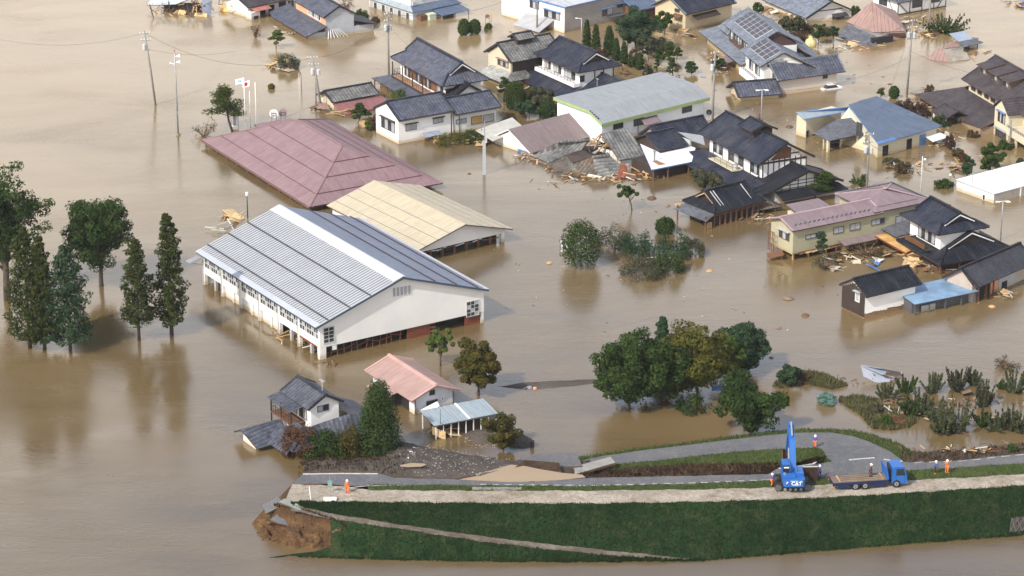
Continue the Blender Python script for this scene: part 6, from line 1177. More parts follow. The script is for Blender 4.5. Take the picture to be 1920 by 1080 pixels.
def tree(name, label, style, px, pb, pt, hw, mt, group=None, cat='tree', dens=1.0, lean=0, seed=None, base=None, trunk=BARK, low=None):
    p = pick(px, pb) if base is None else base; z0 = p.z; k = ppm(px, pb)
    H = max(.5, zrow(p.x, p.y, pt) - z0); Rd = hw / k * (1.12 if style in ('broad', 'spread', 'cone', 'spiky', 'pads') else 1)
    root = thing(name, label, cat, (p.x, p.y, z0), random.uniform(0, 6.28) if not lean else 0, group)
    rg = RNG; C = []; S = []; per = 60; size = .26; T = MB(); r0 = max(.06, .022 * H)
    if style in ('broad', 'spread', 'sparse'):
        lo = low if low is not None else {'broad': .22, 'spread': .25, 'sparse': .3}[style]
        cz, rz = H * (lo + 1) / 2, H * (1 - lo) / 2; n = int(46 * dens * max(.5, min(1.8, Rd / 4)))
        if style == 'sparse': n = int(n * .65)
        for i in range(n):
            d = rg.normal(size=3); d /= np.linalg.norm(d); d[2] = d[2] * .9 + .1; f = rg.uniform(.45, .95) if i % 3 else rg.uniform(.1, .5)
            q = d * f; w = 1.0 + .14 * math.sin(3 * math.atan2(d[1], d[0]) + i % 2)
            C.append((q[0] * Rd * w, q[1] * Rd * w, cz + q[2] * rz)); s = Rd * rg.uniform(.16, .30) * (1.1 if style != 'sparse' else .8); S.append((s, s, s * .8))
        per = int(135 * min(dens, 1.4)) if style != 'sparse' else 110; size = .24 if Rd > 2 else .18
        T.tube([(0, 0, -.8), (lean * .2, 0, H * lo * .6), (lean * .5, .05 * H, H * .5), (lean, 0, H * .8)], [r0 * 1.25, r0, r0 * .7, r0 * .2], 7)
        for i in range(0, n, 4):
            c = C[i]; z = H * rg.uniform(.18, .45); T.tube([(lean * .3, 0, z), (c[0] * .5, c[1] * .5, (z + c[2]) / 2 + .2), c], [r0 * .45, r0 * .25, r0 * .08], 5, cap=False)
        C = [(c[0] + lean * (c[2] / H), c[1], c[2]) for c in C]
    elif style == 'cone':
        lo = .2 if low is None else low; n = int(110 * dens)
        for i in range(n):
            t = (i + rg.random()) / n; t = 1 - (1 - t) ** .85; z = H * (lo + (1 - lo) * t); prof = Rd * (1 - t) ** .5 * rg.uniform(.8, 1.15) * (1.0 if t > .12 else .6 + t * 3.3)
            a = i * 2.4 + rg.random(); f = rg.uniform(.35, 1.0); C.append((math.cos(a) * prof * f, math.sin(a) * prof * f, z - .25 * f * prof)); s = .16 * Rd + .28 * prof * rg.uniform(.4, 1.2); S.append((s, s, s * .62))
        per = 70; size = .22; T.tube([(0, 0, -.8), (0, 0, H * .5), (0, 0, H * .97)], [r0 * .8, r0 * .5, .03], 7)
    elif style in ('column', 'ball'):
        n = int(44 * dens)
        for i in range(n):
            t = (i + .5) / n
            if style == 'ball': zz_ = 1 - 1.75 * t; rr_ = math.sqrt(max(0, 1 - zz_ * zz_)); z = H * (.5 + .5 * zz_); pr = Rd * rr_
            else: z = H * (.04 + .94 * t); pr = Rd * (1 - t ** 2.4) * .82
            a = i * 2.4; C.append((math.cos(a) * pr * .72, math.sin(a) * pr * .72, z)); s = max(.25, Rd * .38); S.append((s, s, s * 1.0))
        C.append((0, 0, H * .5)); S.append((Rd * .6, Rd * .6, H * .4)); per = 78; size = .17; T.tube([(0, 0, -.6), (0, 0, H * .6)], [r0, r0 * .4], 6)
    elif style == 'pads':
        n = max(4, int(9 * dens)); pts = [(0, 0, -.5)]; x = y = 0
        for i in range(4): x += rg.uniform(-.3, .3) * Rd * .6 + lean * .25; y += rg.uniform(-.2, .2) * Rd * .5; pts.append((x, y, H * (i + 1) / 4.4))
        T.tube(pts, [r0 * 1.4, r0 * 1.2, r0, r0 * .7, r0 * .3], 6)
        for i in range(n):
            t = (i + .6) / n; z = H * (.35 + .62 * t); a = i * 2.4 + rg.random(); f = (1.05 - t) * rg.uniform(.55, 1) ; tx = np.interp(z, [q[2] for q in pts], [q[0] for q in pts]); ty = np.interp(z, [q[2] for q in pts], [q[1] for q in pts])
            c = (tx + math.cos(a) * Rd * .7 * f, ty + math.sin(a) * Rd * .7 * f, z); T.tube([(tx, ty, z - .4), c], [r0 * .5, r0 * .2], 5, cap=False)
            w = Rd * rg.uniform(.28, .42)
            for q in range(4): C.append((c[0] + rg.uniform(-.5, .5) * w, c[1] + rg.uniform(-.5, .5) * w, c[2] + rg.uniform(0, .15) * w)); S.append((w * .7, w * .7, w * .36))
        per = 62; size = .17
    elif style == 'shrub':
        n = int(26 * dens)
        for i in range(n):
            a, f = rg.uniform(0, 6.28), math.sqrt(rg.random()); z = H * rg.uniform(.15, .8) * (1 - .55 * f * f); C.append((math.cos(a) * Rd * f * .85, math.sin(a) * Rd * f * .85, z)); s = max(.22, .26 * Rd); S.append((s, s, min(H * .35, s * rg.uniform(.9, 1.7))))
            if i % 4 == 0: T.tube([(C[-1][0] * .4, C[-1][1] * .4, -.3), C[-1]], [.05, .02], 4, cap=False)
        per = 60; size = .17
    elif style == 'spiky':
        n = int(26 * dens)
        for i in range(n):
            a, f = rg.uniform(0, 6.28), math.sqrt(rg.random()); x, y = math.cos(a) * Rd * f * .5, math.sin(a) * Rd * f * .5; ln = H * rg.uniform(.35, 1.08) * (1 - .35 * f)
            ex, ey = x * rg.uniform(1.5, 3.2), y * rg.uniform(1.5, 3.2); T.tube([(x * .5, y * .5, -.3), (ex, ey, ln)], [.05, .02], 4, cap=False)
            for q in range(5): t = .2 + .2 * q; C.append((x + (ex - x) * t, y + (ey - y) * t, ln * t)); w = max(.12, .12 * Rd * (1.15 - t)); S.append((w, w, ln * .13))
        per = 26; size = .15
    elif style == 'twigs':
        n = int(34 * dens)
        for i in range(n):
            a, e = rg.uniform(0, 6.28), rg.uniform(.15, 1.3); ln = rg.uniform(.5, 1); m_ = (math.cos(a) * Rd * .5 * ln, math.sin(a) * Rd * .5 * ln, H * .5 * ln * math.sin(e)); q = (m_[0] * 1.9 + rg.normal() * .2, m_[1] * 1.9 + rg.normal() * .2, H * ln * math.sin(e))
            T.tube([(0, 0, -.2), m_, q], [r0 * .5 + .03, .04, .02], 4, cap=False)
            if i % 2 == 0: C.append(q); S.append((.3 + Rd * .1,) * 3)
        per = int(16 * dens); size = .15
    T.build('trunk', trunk if style != 'twigs' else DEADTWIG, root, smooth=True)
    v, t = leaves(C, S, per, size); raw_mesh('crown', v, 4, LM[mt], t, root)
    return root
TR = [
 ('broadleaf_tree', 'largest tree at the left edge, tall irregular open crown cut by the frame', 'sparse', 14, 562, 297, 88, 'dark', dict(dens=2.6, low=.2)),
 ('broadleaf_tree', 'dark tree with a forked thick trunk and two raised lobes, left of the gym', 'broad', 190, 536, 360, 60, 'dark', dict(dens=1.7, low=.14)),
 ('conifer_tree', 'tall leaning trunk conifer, leftmost of the row standing in open water', 'cone', 56, 652, 428, 40, 'conif', dict(low=.1)),
 ('conifer_tree', 'narrow conifer second from the left in the flooded row', 'cone', 84, 655, 442, 30, 'conif', dict(low=.1)),
 ('conifer_tree', 'bushy blue green conifer third in the flooded row, in front of the forked tree', 'cone', 132, 657, 460, 42, 'blue', dict(low=.12)),
 ('conifer_tree', 'ragged conifer with a round top and bare lower trunk, fourth in the flooded row', 'cone', 261, 638, 449, 33, 'conif', dict(low=.2, dens=.8)),
 ('conifer_tree', 'slender pointed conifer nearest the gym in the flooded row', 'cone', 322, 626, 401, 31, 'conif', dict(low=.12)),
 ('pine_tree', 'leaning pine beside the flagpoles at the corner of the red hip roof', 'pads', 437, 246, 164, 44, 'pine', dict(dens=2.6, lean=-2.2)),
 ('bare_bush', 'bare brown bush left of the pine at the corner of the red hip roof', 'twigs', 382, 256, 222, 28, 'brown', dict(cat='bush')),
 ('round_tree', 'round dense green tree alone in the water right of the beige hall', 'ball', 1089, 497, 422, 40, 'mid', dict(dens=1.6)),
 ('tangled_shrub', 'grey twiggy shrub touching the round green tree', 'shrub', 1152, 462, 412, 38, 'grey', dict(cat='shrub', dens=1.3)),
 ('tangled_shrub', 'tall dark shrub in the middle of the tangled island', 'shrub', 1196, 478, 432, 42, 'blue', dict(cat='shrub', dens=1.4)),
 ('tangled_shrub', 'low grey shrub at the front of the tangled island, debris caught in it', 'shrub', 1205, 517, 470, 44, 'grey', dict(cat='shrub', dens=1.4)),
 ('tangled_shrub', 'bushy green shrub at the back right of the tangled island', 'shrub', 1262, 480, 420, 40, 'blue', dict(cat='shrub', dens=1.4)),
 ('tangled_shrub', 'dark shrub at the front right of the tangled island', 'shrub', 1250, 508, 458, 36, 'dark', dict(cat='shrub', dens=1.3)),
 ('tangled_shrub', 'thin shrub at the right tip of the tangled island', 'shrub', 1300, 478, 440, 26, 'grey', dict(cat='shrub')),
 ('round_shrub', 'small dark clipped shrub just behind the tangled island', 'ball', 1247, 436, 412, 19, 'dark', dict(cat='shrub')),
 ('small_tree', 'small tree leaning over in open water below the collapsed roofs', 'sparse', 1186, 394, 345, 26, 'mid', dict(low=.45, lean=-1.4)),
 ('willow_tree', 'light green thin tree standing close to the gym gable', 'sparse', 826, 686, 616, 32, 'light', dict(dens=1.5)),
 ('broadleaf_tree', 'oval dark tree with a short bare trunk between the gym and the carport', 'broad', 897, 742, 633, 42, 'autumn', dict(dens=1.8, low=.1)),
 ('broadleaf_tree', 'big dark tree on the left of the grove', 'broad', 1180, 766, 620, 66, 'dark', dict(dens=2.0, low=-.05)),
 ('broadleaf_tree', 'dark middle tree of the grove joined to the big left one', 'broad', 1244, 752, 630, 58, 'dark', dict(dens=2.0, low=-.05)),
 ('broadleaf_tree', 'yellow green tree in the centre of the grove', 'broad', 1308, 744, 608, 66, 'olive', dict(dens=2.0, low=.02)),
 ('broadleaf_tree', 'dark rounded tree at the back right of the grove', 'broad', 1390, 696, 595, 46, 'blue', dict(dens=1.8, low=-.05)),
 ('broadleaf_tree', 'small light green tree squeezed in front of the dark right tree of the grove', 'broad', 1364, 716, 618, 34, 'light', dict(low=.0, dens=1.4)),
 ('conifer_tree', 'pointed blue green conifer top behind the grove', 'cone', 1241, 690, 594, 20, 'blue', dict(low=.05)),
 ('rusty_tree', 'thin rusty brown tree behind the grove beside the pointed conifer', 'sparse', 1272, 690, 604, 24, 'brown', {}),
 ('spreading_tree', 'wide flat branched dark tree standing in the water just below the grove', 'spread', 1395, 808, 708, 60, 'dark', dict(dens=1.6, low=.02)),
 ('low_bush', 'low dark bush in the shade under the grove', 'shrub', 1300, 768, 730, 36, 'dark', dict(cat='bush')),
 ('spreading_tree', 'small spreading tree on the gravel mound right of the carport', 'spread', 944, 845, 776, 40, 'autumn', dict(low=.06, dens=1.0)),
 ('conifer_tree', 'big dense dark conifer with a double top in front of the tiled farmhouse', 'column', 712, 852, 722, 50, 'dark', dict(dens=3.0)),
 ('rusty_bush', 'reddish brown bush at the left corner of the tiled farmhouse', 'shrub', 562, 848, 786, 42, 'rust', dict(cat='bush', dens=2.4)),
 ('dark_bush', 'dark bush in front of the tiled farmhouse', 'shrub', 612, 857, 798, 46, 'dark', dict(cat='bush', dens=2.4)),
 ('olive_bush', 'olive brown bush between the dark bush and the big dense conifer', 'shrub', 658, 856, 788, 38, 'autumn', dict(cat='bush', dens=2.2)),
 ('rusty_bush', 'orange brown bush against the farmhouse lower roof', 'shrub', 632, 838, 798, 18, 'rust', dict(cat='bush')),
 ('garden_pine', 'flat topped garden pine at the right of the balcony house', 'pads', 945, 191, 146, 15, 'mid', {}),
 ('round_tree', 'rounded garden tree left of the domed hedge beside the white balcony house', 'ball', 967, 205, 158, 22, 'mid', dict(dens=1.3)),
 ('garden_tree', 'loose grey green garden tree in the middle of the white balcony house garden', 'broad', 1012, 216, 160, 28, 'grey', dict(dens=1.2, low=.1)),
 ('garden_tree', 'dark garden tree beneath the loose grey green one', 'broad', 992, 223, 184, 20, 'blue', dict(low=.05)),
 ('round_tree', 'small neat domed hedge ball at the corner of the green edged warehouse', 'ball', 1028, 225, 192, 19, 'topi', dict(dens=1.2)),
 ('low_shrub', 'tiny clipped ball beside the domed hedge', 'ball', 1053, 217, 207, 7, 'topi', dict(cat='shrub')),
 ('garden_shrub', 'thin pale shrub over the skirt roof of the balcony house', 'shrub', 752, 190, 160, 22, 'light', dict(cat='shrub')),
 ('cloud_shrub', 'clumpy green shrub in front of the red lean to shed', 'pads', 671, 231, 196, 22, 'topi', dict(cat='shrub', dens=1.4)),
 ('rusty_bush', 'brownish bush between the cloud shrub and the white house wall', 'shrub', 702, 236, 206, 14, 'rust', dict(cat='bush')),
 ('garden_shrub', 'small yellow green sapling at the left wall of the white house', 'shrub', 692, 244, 216, 10, 'light', dict(cat='shrub')),
 ('long_hedge', 'long low leafy hedge with wreckage in front of the white house', 'shrub', 848, 268, 248, 36, 'olive', dict(cat='hedge', dens=1.2)),
 ('long_hedge', 'right half of the leafy hedge, next to the square post', 'shrub', 890, 264, 242, 34, 'mid', dict(cat='hedge', dens=1.2)),
 ('column_topiary', 'tallest column topiary left of the big round tree, next to the lamp post', 'column', 1100, 95, 38, 10, 'topi', {}),
 ('column_topiary', 'second column topiary, just right of the tallest one', 'column', 1117, 101, 47, 11, 'topi', {}),
 ('column_topiary', 'broad dark column topiary against the grey rendered wall', 'column', 1142, 100, 50, 13, 'dark', {}),
 ('column_topiary', 'front column topiary with a light face, lower left of its pair', 'column', 1155, 113, 73, 10, 'topi', {}),
 ('column_topiary', 'front column topiary, lower right of its pair', 'column', 1170, 120, 79, 9, 'topi', {}),
 ('round_tree', 'large dark round tree in front of the grey rendered building', 'broad', 1192, 94, 12, 37, 'blue', dict(dens=1.7, low=.02)),
 ('garden_tree', 'smaller grey green tree at the foot of the large dark round tree', 'broad', 1206, 100, 52, 19, 'grey', dict(low=.05)),
 ('garden_tree', 'green tree beside the mustard house end wall', 'broad', 1246, 62, 22, 18, 'mid', dict(low=.1)),
 ('garden_pine', 'layered garden pine in the middle of the flooded garden', 'pads', 1256, 130, 80, 22, 'mid', dict(dens=1.4)),
 ('garden_pine', 'layered garden pine nearest the green edged warehouse', 'pads', 1262, 148, 108, 14, 'mid', dict(dens=1.2)),
 ('garden_pine', 'narrow layered pine left of its pair in the flooded garden', 'pads', 1231, 140, 104, 9, 'dark', {}),
 ('column_topiary', 'short column shrub in the flooded garden left of the layered pines', 'column', 1199, 130, 100, 9, 'topi', {}),
 ('garden_shrub', 'brown green scrub in the garden below the front column topiaries', 'shrub', 1190, 118, 86, 18, 'brown', dict(cat='shrub')),
 ('garden_shrub', 'dark scrub in the garden behind the layered pines', 'shrub', 1232, 92, 62, 24, 'grey', dict(cat='shrub', dens=1.2)),
 ('garden_pine', 'low round bush on a floating clump in front of the solar house', 'pads', 1297, 137, 118, 18, 'dark', {}),
 ('garden_tree', 'dark garden tree against the lower roof of the solar house', 'broad', 1346, 132, 104, 15, 'dark', dict(low=.05)),
 ('wild_shrub', 'large pale wild shrub behind the solar house', 'broad', 1482, 66, 24, 22, 'grey', dict(low=.05, cat='shrub')),
 ('wild_shrub', 'yellowish wild shrub between the solar house and the white gable', 'shrub', 1505, 62, 30, 24, 'brown', dict(cat='shrub', dens=1.2)),
 ('garden_tree', 'dark small tree left of the tilted pink roof', 'broad', 1534, 84, 42, 15, 'dark', dict(low=.05)),
 ('garden_tree', 'second dark small tree right beside the tilted pink roof', 'broad', 1562, 80, 46, 12, 'dark', dict(low=.1)),
 ('reed_clump', 'wide clump of green reeds behind the utility pole at upper right', 'spiky', 1772, 60, 26, 36, 'mid', dict(cat='reeds', dens=2.2)),
 ('green_bush', 'bright green bush by the white gable at the top', 'shrub', 1603, 28, 8, 12, 'mid', dict(cat='bush')),
 ('grey_tree', 'grey green tree in front of the black timber house', 'broad', 1322, 372, 318, 30, 'grey', dict(dens=1.3, low=.15)),
 ('garden_pine', 'green garden pine at the corner of the black timber house', 'pads', 1528, 372, 322, 32, 'mid', dict(dens=1.5, lean=1.2)),
 ('garden_pine', 'tall cloud pruned pine in front of the mauve roofed house', 'pads', 1541, 490, 434, 17, 'blue', dict(dens=1.3)),
 ('purple_bush', 'purple leaved bush behind the blue sheet roof', 'shrub', 1694, 216, 172, 22, 'purple', dict(cat='bush', dens=1.5)),
 ('purple_bush', 'purple leaved bush lower along the blue sheet roof edge', 'shrub', 1724, 218, 188, 20, 'purple', dict(cat='bush', dens=1.3)),
 ('green_bush', 'dark green bush at the right corner of the blue sheet roof', 'shrub', 1763, 236, 210, 17, 'dark', dict(cat='bush')),
 ('hedge_block', 'square clipped hedge behind the blue sheet roof', 'ball', 1676, 184, 164, 10, 'topi', dict(cat='hedge')),
 ('garden_pine', 'small dark pine left of the square clipped hedge', 'pads', 1652, 182, 167, 10, 'dark', {}),
 ('dry_shrub', 'dry brown shrub beside the tall utility pole', 'shrub', 1742, 180, 150, 11, 'brown', dict(cat='shrub')),
 ('broadleaf_tree', 'leafy green tree standing above the flat white shed', 'broad', 1856, 328, 266, 23, 'mid', dict(dens=1.3, low=.02)),
 ('round_tree', 'dark round tree with a rusty top left of the leafy green tree', 'broad', 1813, 336, 290, 16, 'blue', dict(low=.02)),
 ('rusty_bush', 'rusty bush behind the dark round tree', 'shrub', 1808, 302, 286, 12, 'rust', dict(cat='bush')),
 ('small_bush', 'tiny round bush at the right edge above the white shed', 'ball', 1912, 314, 299, 7, 'topi', dict(cat='bush')),
 ('low_hedge', 'low trimmed hedge floating left of the flat white shed', 'shrub', 1770, 350, 334, 20, 'mid', dict(cat='hedge')),
 ('purple_bush', 'purple bush on the flooded path right of the blue sheet roof', 'shrub', 1780, 278, 248, 12, 'purple', dict(cat='bush')),
 ('dry_shrub', 'brown shrub below the purple bush on the flooded path', 'shrub', 1796, 292, 274, 12, 'brown', dict(cat='shrub')),
 ('dry_shrub', 'thin flood bent shrub lying near the concrete pole', 'shrub', 1672, 306, 294, 17, 'grey', dict(cat='shrub')),
 ('dry_shrub', 'dead brown shrub lying in the water right of the concrete pole', 'shrub', 1696, 322, 302, 20, 'brown', dict(cat='shrub')),
 ('reed_clump', 'spiky green reeds beside the foot of the concrete pole', 'spiky', 1612, 346, 328, 16, 'light', dict(cat='reeds')),
 ('dry_shrub', 'brown shrub floating below the brown dormer house', 'shrub', 1824, 256, 242, 13, 'brown', dict(cat='shrub')),
 ('low_hedge', 'dark low hedge under the brown dormer house', 'shrub', 1886, 278, 262, 18, 'dark', dict(cat='hedge')),
 ('broadleaf_tree', 'low dark tree on the weedy bank above the road', 'broad', 1478, 722, 682, 24, 'blue', dict(low=.1, cat='tree')),
 ('rusty_bush', 'bare reddish bush in the water at the top left house', 'twigs', 479, 70, 44, 9, 'rust', dict(cat='bush')),
 ('garden_pine', 'layered bright garden pine alone in the upper left water', 'pads', 518, 91, 58, 18, 'light', dict(dens=1.2)),
 ('wild_shrub', 'yellow green shrub on the floating wreck in the upper left water', 'shrub', 541, 128, 97, 24, 'grey', dict(cat='shrub', dens=1.3)),
 ('green_bush', 'green bush beside the salmon house', 'shrub', 676, 34, 14, 16, 'mid', dict(cat='bush')),
 ('dry_shrub', 'brown round shrub right of the salmon house', 'shrub', 704, 42, 30, 9, 'brown', dict(cat='shrub')),
 ('rusty_bush', 'thin bare reddish tree at the top edge above the salmon house', 'twigs', 648, 16, -4, 14, 'rust', dict(cat='bush')),
 ('green_bush', 'left of two joined round bushes in open water at the top', 'ball', 870, 66, 38, 12, 'mid', dict(cat='bush')),
 ('green_bush', 'right of two joined round bushes in open water at the top', 'ball', 890, 63, 39, 12, 'mid', dict(cat='bush')),
 ('green_bush', 'small bush under the round road sign at the top', 'shrub', 915, 54, 40, 8, 'light', dict(cat='bush')),
 ('floating_tuft', 'small floating tuft of weeds right of the flagpoles', 'ball', 509, 166, 159, 6, 'olive', dict(cat='bush')),
]
for a in TR: tree(a[0], a[1], a[2], a[3], a[4], a[5], a[6], a[7], **a[8])
SP = [(1746, 735, 695, 16, 'the tall left one behind the pale metal shed'), (1795, 729, 676, 22, 'widest of the back row'), (1828, 722, 692, 11, 'small one right of the widest'), (1699, 737, 695, 14, 'beside the pale metal shed tip'), (1664, 748, 716, 20, 'leftmost, below the pale metal shed'),
      (1845, 760, 708, 19, 'right of centre with upright shoots'), (1727, 772, 722, 22, 'second row left'), (1705, 778, 744, 18, 'second row far left'), (1755, 790, 742, 20, 'dark centre left'), (1795, 806, 736, 32, 'largest and darkest in the middle'),
      (1770, 812, 768, 26, 'front middle'), (1842, 800, 768, 12, 'thin front one'), (1868, 806, 770, 18, 'front right'), (1895, 806, 762, 20, 'right front pair'), (1901, 733, 690, 18, 'at the right edge, bent over'), (1877, 728, 714, 7, 'tiny one by the right edge'), (1914, 810, 770, 14, 'cut by the right edge')]
for i, (x, b, t, w_, tx) in enumerate(SP):
    tree('flooded_sapling', 'dark green sapling in the flooded orchard, ' + tx, 'spiky', x, b, t, w_ * 1.1, ['sapl', 'grey', 'sapl', 'mid'][i % 4] if i not in (9, 10) else 'sapl', 'saplings in the flooded orchard', 'sapling', dens=1.0)
for x, b_, t, w_, st, mt_, lb in ((1176, 96, 52, 14, 'broad', 'blue', 'dark shrub filling the gap left of the large dark round tree'), (1216, 112, 78, 16, 'broad', 'grey', 'grey green garden shrub right below the large dark round tree'), (1186, 126, 98, 12, 'shrub', 'mid', 'green clump among the front topiary columns'), (1240, 118, 92, 14, 'pads', 'dark', 'layered garden pine behind its taller neighbours'), (1268, 112, 88, 12, 'pads', 'mid', 'layered garden pine at the right rear of the flooded garden'), (1214, 140, 116, 10, 'shrub', 'grey', 'small grey shrub left of the narrow layered pine'), (1128, 106, 84, 14, 'shrub', 'brown', 'brown scrub at the foot of the tall topiary columns'), (1226, 60, 30, 16, 'broad', 'mid', 'green tree between the large dark round tree and the mustard house'), (1492, 78, 52, 22, 'shrub', 'brown', 'brown scrub in front of the large pale wild shrub'), (1548, 66, 42, 16, 'shrub', 'grey', 'grey scrub behind the two dark small trees'), (1420, 20, 4, 14, 'shrub', 'mid', 'green scrub behind the solar house ridge'), (1000, 190, 166, 16, 'ball', 'topi', 'clipped shrub beneath the white balcony'), (1510, 716, 698, 14, 'shrub', 'brown', 'brown scrub on the weedy bank right of its tree'), (1640, 776, 756, 18, 'shrub', 'grey', 'grey scrub on the lower weedy bank'), (1660, 794, 778, 16, 'shrub', 'mid', 'green scrub at the front of the lower weedy bank'), (1900, 846, 832, 12, 'shrub', 'dark', 'dark scrub on the broken road shoulder')):
    tree('scrub_shrub' if st == 'shrub' else 'garden_tree', lb, st, x, b_, t, w_, mt_, cat='shrub' if st == 'shrub' else 'tree')
tree('net_bundle', 'bundle of teal green netting tangled in the water above the road', 'shrub', 1550, 756, 730, 19, 'net', cat='net', dens=1.6)
tree('uprooted_tree', 'uprooted grey branched tree lying at the right edge above the orchard', 'twigs', 1884, 690, 668, 26, 'brown', cat='tree', dens=1.2)
tree('driftwood', 'tangle of bare branches washed under the mauve roofed house', 'twigs', 1625, 478, 452, 30, 'brown', cat='driftwood', dens=1.4)
tree('driftwood', 'muddy uprooted clump below the mauve roofed house', 'twigs', 1546, 502, 478, 26, 'grey', cat='driftwood', dens=1.2)
# ------------------------------------------------------------------ poles, signs, flags
def pole_thing(name, label, px, pb, pt, r=.16, mt=CONC, tilt=0, cat='utility pole', group=None):
    p = pick(px, pb); H = zrow(p.x, p.y, pt) - p.z; t = thing(name, label, cat, tuple(p), 0, group)
    m = MB(); m.tube([(0, 0, -1.5), (tilt * H * .5, 0, H * .5), (tilt * H, 0, H)], [r * 1.15, r, r * .8], 8); m.build('pole', mt, t, smooth=True); return t, H, p
TOPS = {}
def utility(label, px, pb, pt, tilt=0, arms=2, cans=1, r=.17, key=None, ang=.5):
    t, H, p = pole_thing('utility_pole', label, px, pb, pt, r, CONC, tilt, group='utility poles standing in the flood')
    ca, sa = math.cos(ang), math.sin(ang)
    for i in range(arms):
        z = H - .5 - i * 1.3; x = tilt * z; m = MB(); m.beam((x - .95 * ca, -.95 * sa, z), (x + .95 * ca, .95 * sa, z), .11, .11); m.build('crossarm', METAL, t)
        for q in (-.85, -.3, .3, .85): m = MB(); m.lathe([(.05, 0), (.09, .06), (.05, .14), (.08, .2), (.0, .3)], 6, 0, (x + q * ca, q * sa, z + .05)); m.build('insulator', WHITEM, t)
    for i in range(cans):
        z = H - 3.6 - .2 * i; x = tilt * z; sg = 1 if i % 2 else -1; m = MB(); m.lathe([(0, 0), (.34, 0), (.34, .95), (.22, 1.1), (0, 1.12)], 10, 0, (x + sg * .55 * ca, sg * .55 * sa, z)); m.build('transformer', PALEMETAL, t)
        m = MB(); m.beam((x - .7 * ca, -.7 * sa, z - .1), (x + .7 * ca, .7 * sa, z - .1), .1, .1); m.build('bracket', METAL, t)
    TOPS[key] = Vector((p.x + tilt * H, p.y, p.z + H - .4)); return t
utility('tilted utility pole with transformer, farthest left in open water', 293, 197, 58, -.11, 2, 1, .19, 'a', .2)
utility('tilted utility pole with a bunched head beside the red lean to shed', 604, 204, 104, -.16, 2, 2, .2, 'b', .1)
utility('tall utility pole with three transformers behind the balcony house', 729, 141, 22, 0, 3, 2, .19, 'c', .7)
utility('tall plain utility pole in front of the grey rendered building', 1007, 58, -28, 0, 1, 0, .17, 'd')
utility('utility pole in open water left of the low tiled outbuilding', 1336, 226, 95, .01, 2, 1, .19, 'e', .6)
utility('tallest utility pole at upper right near the brown dormer house', 1700, 178, 35, .03, 2, 2, .19, 'f', .3)
utility('utility pole behind the reeds at the top right', 1741, 62, -34, 0, 1, 0, .19, 'g')
utility('utility pole with silver transformers in front of the blue sheet roof', 1625, 352, 248, 0, 3, 2, .18, 'h', .4)
t, H, p = pole_thing('utility_pole', 'short second pole leaning against the bunched head pole by the red shed', 592, 202, 134, .14, CONC, .02, group='utility poles standing in the flood')
# wires
WIRE = mat('wire', (.05, .05, .055), .6)
def wire(a, b, sag, label, r=.022):
    a, b = Vector(a), Vector(b); m = MB(); n = 14
    m.tube([a.lerp(b, i / n) - Vector((0, 0, sag * 4 * (i / n) * (1 - i / n))) for i in range(n + 1)], r, 4, cap=False); tag(m.build('power_line', WIRE), label, 'cable', 'power lines over the flooded village')
OFFL = Vector((-120, 90, 12))
wire(TOPS['a'], P(-60, 60, 8) , 2.5, 'power line running from the leftmost tilted pole to the left frame edge'); wire(TOPS['a'] - Vector((0, 0, 3)), P(440, 96, .3), 1.0, 'slack cable falling from the leftmost tilted pole towards the water')
wire(P(470, 240, .6), P(604, 190, 2.6), .4, 'cable lying low over the water from the flagpoles to the bunched head pole'); wire(P(604, 178, 3), P(735, 140, 6), 1.5, 'slack cable from the bunched head pole to the balcony house'); wire(P(846, 168, 3.4), P(960, 100, 5), .8, 'low cable between the balcony house and the old mossy farmhouse')
for dx, nm in ((-.8, 'left'), (.8, 'right')): wire(TOPS['e'] + Vector((dx, 0, 0)), TOPS['d'] + Vector((dx, 0, 0)), 2, 'thin power line over the topiary garden, ' + nm + ' one of a pair')
wire(TOPS['f'], TOPS['h'], 2, 'power line from the tallest right pole down to the pole by the blue sheet roof'); wire(TOPS['f'] - Vector((0, 0, 6)), P(1980, 150, 5), 2, 'cable running right from the tallest pole over the collapsed pink roof'); wire(P(1466, 170, 2), TOPS['f'] - Vector((0, 0, 7)), 1.5, 'cable running left from the tallest pole past the beige storehouse'); wire(TOPS['h'], P(1480, 250, 7), 1.6, 'power line from the pole by the blue sheet roof to the black timber house')
# loudspeaker mast
t, H, p = pole_thing('loudspeaker_mast', 'tall thin grey mast with white horn loudspeakers at the upper left', 334, 253, 97, .15, METAL, 0, 'mast')
for z, sg in ((H - .9, 1), (H - 2.3, -1), (H - 2.0, 1)):
    m = MB(); c = [(sg * .15, 0, z), (sg * .5, 0, z + .05), (sg * .95, 0, z + .1)]; m.tube(c, [.08, .13, .36], 8); m.build('horn_loudspeaker', WHITEM, t)
m = MB(); m.tube([(0, 0, H - .1), (0, 0, H + .35)], .1, 6); m.build('beacon', mat('red_lamp_cover', (.5, .04, .03), .4), t)
m = MB(); m.beam((-2.6, 0, H * .40), (.9, 0, H * .37), .06, .06); [m.beam((-2.3 + i * .55, -.5, H * .40 - .02 * i), (-2.3 + i * .55, .5, H * .40 - .02 * i), .03, .03) for i in range(5)]; m.build('aerial', METAL, t)
m = MB(); m.box(-.2, .2, -.2, .2, H * .25, H * .29); m.build('control_box', METAL, t); m = MB(); m.lathe([(.42, -.5), (.42, .3), (.2, .32)], 8); m.build('base', CONC, t)
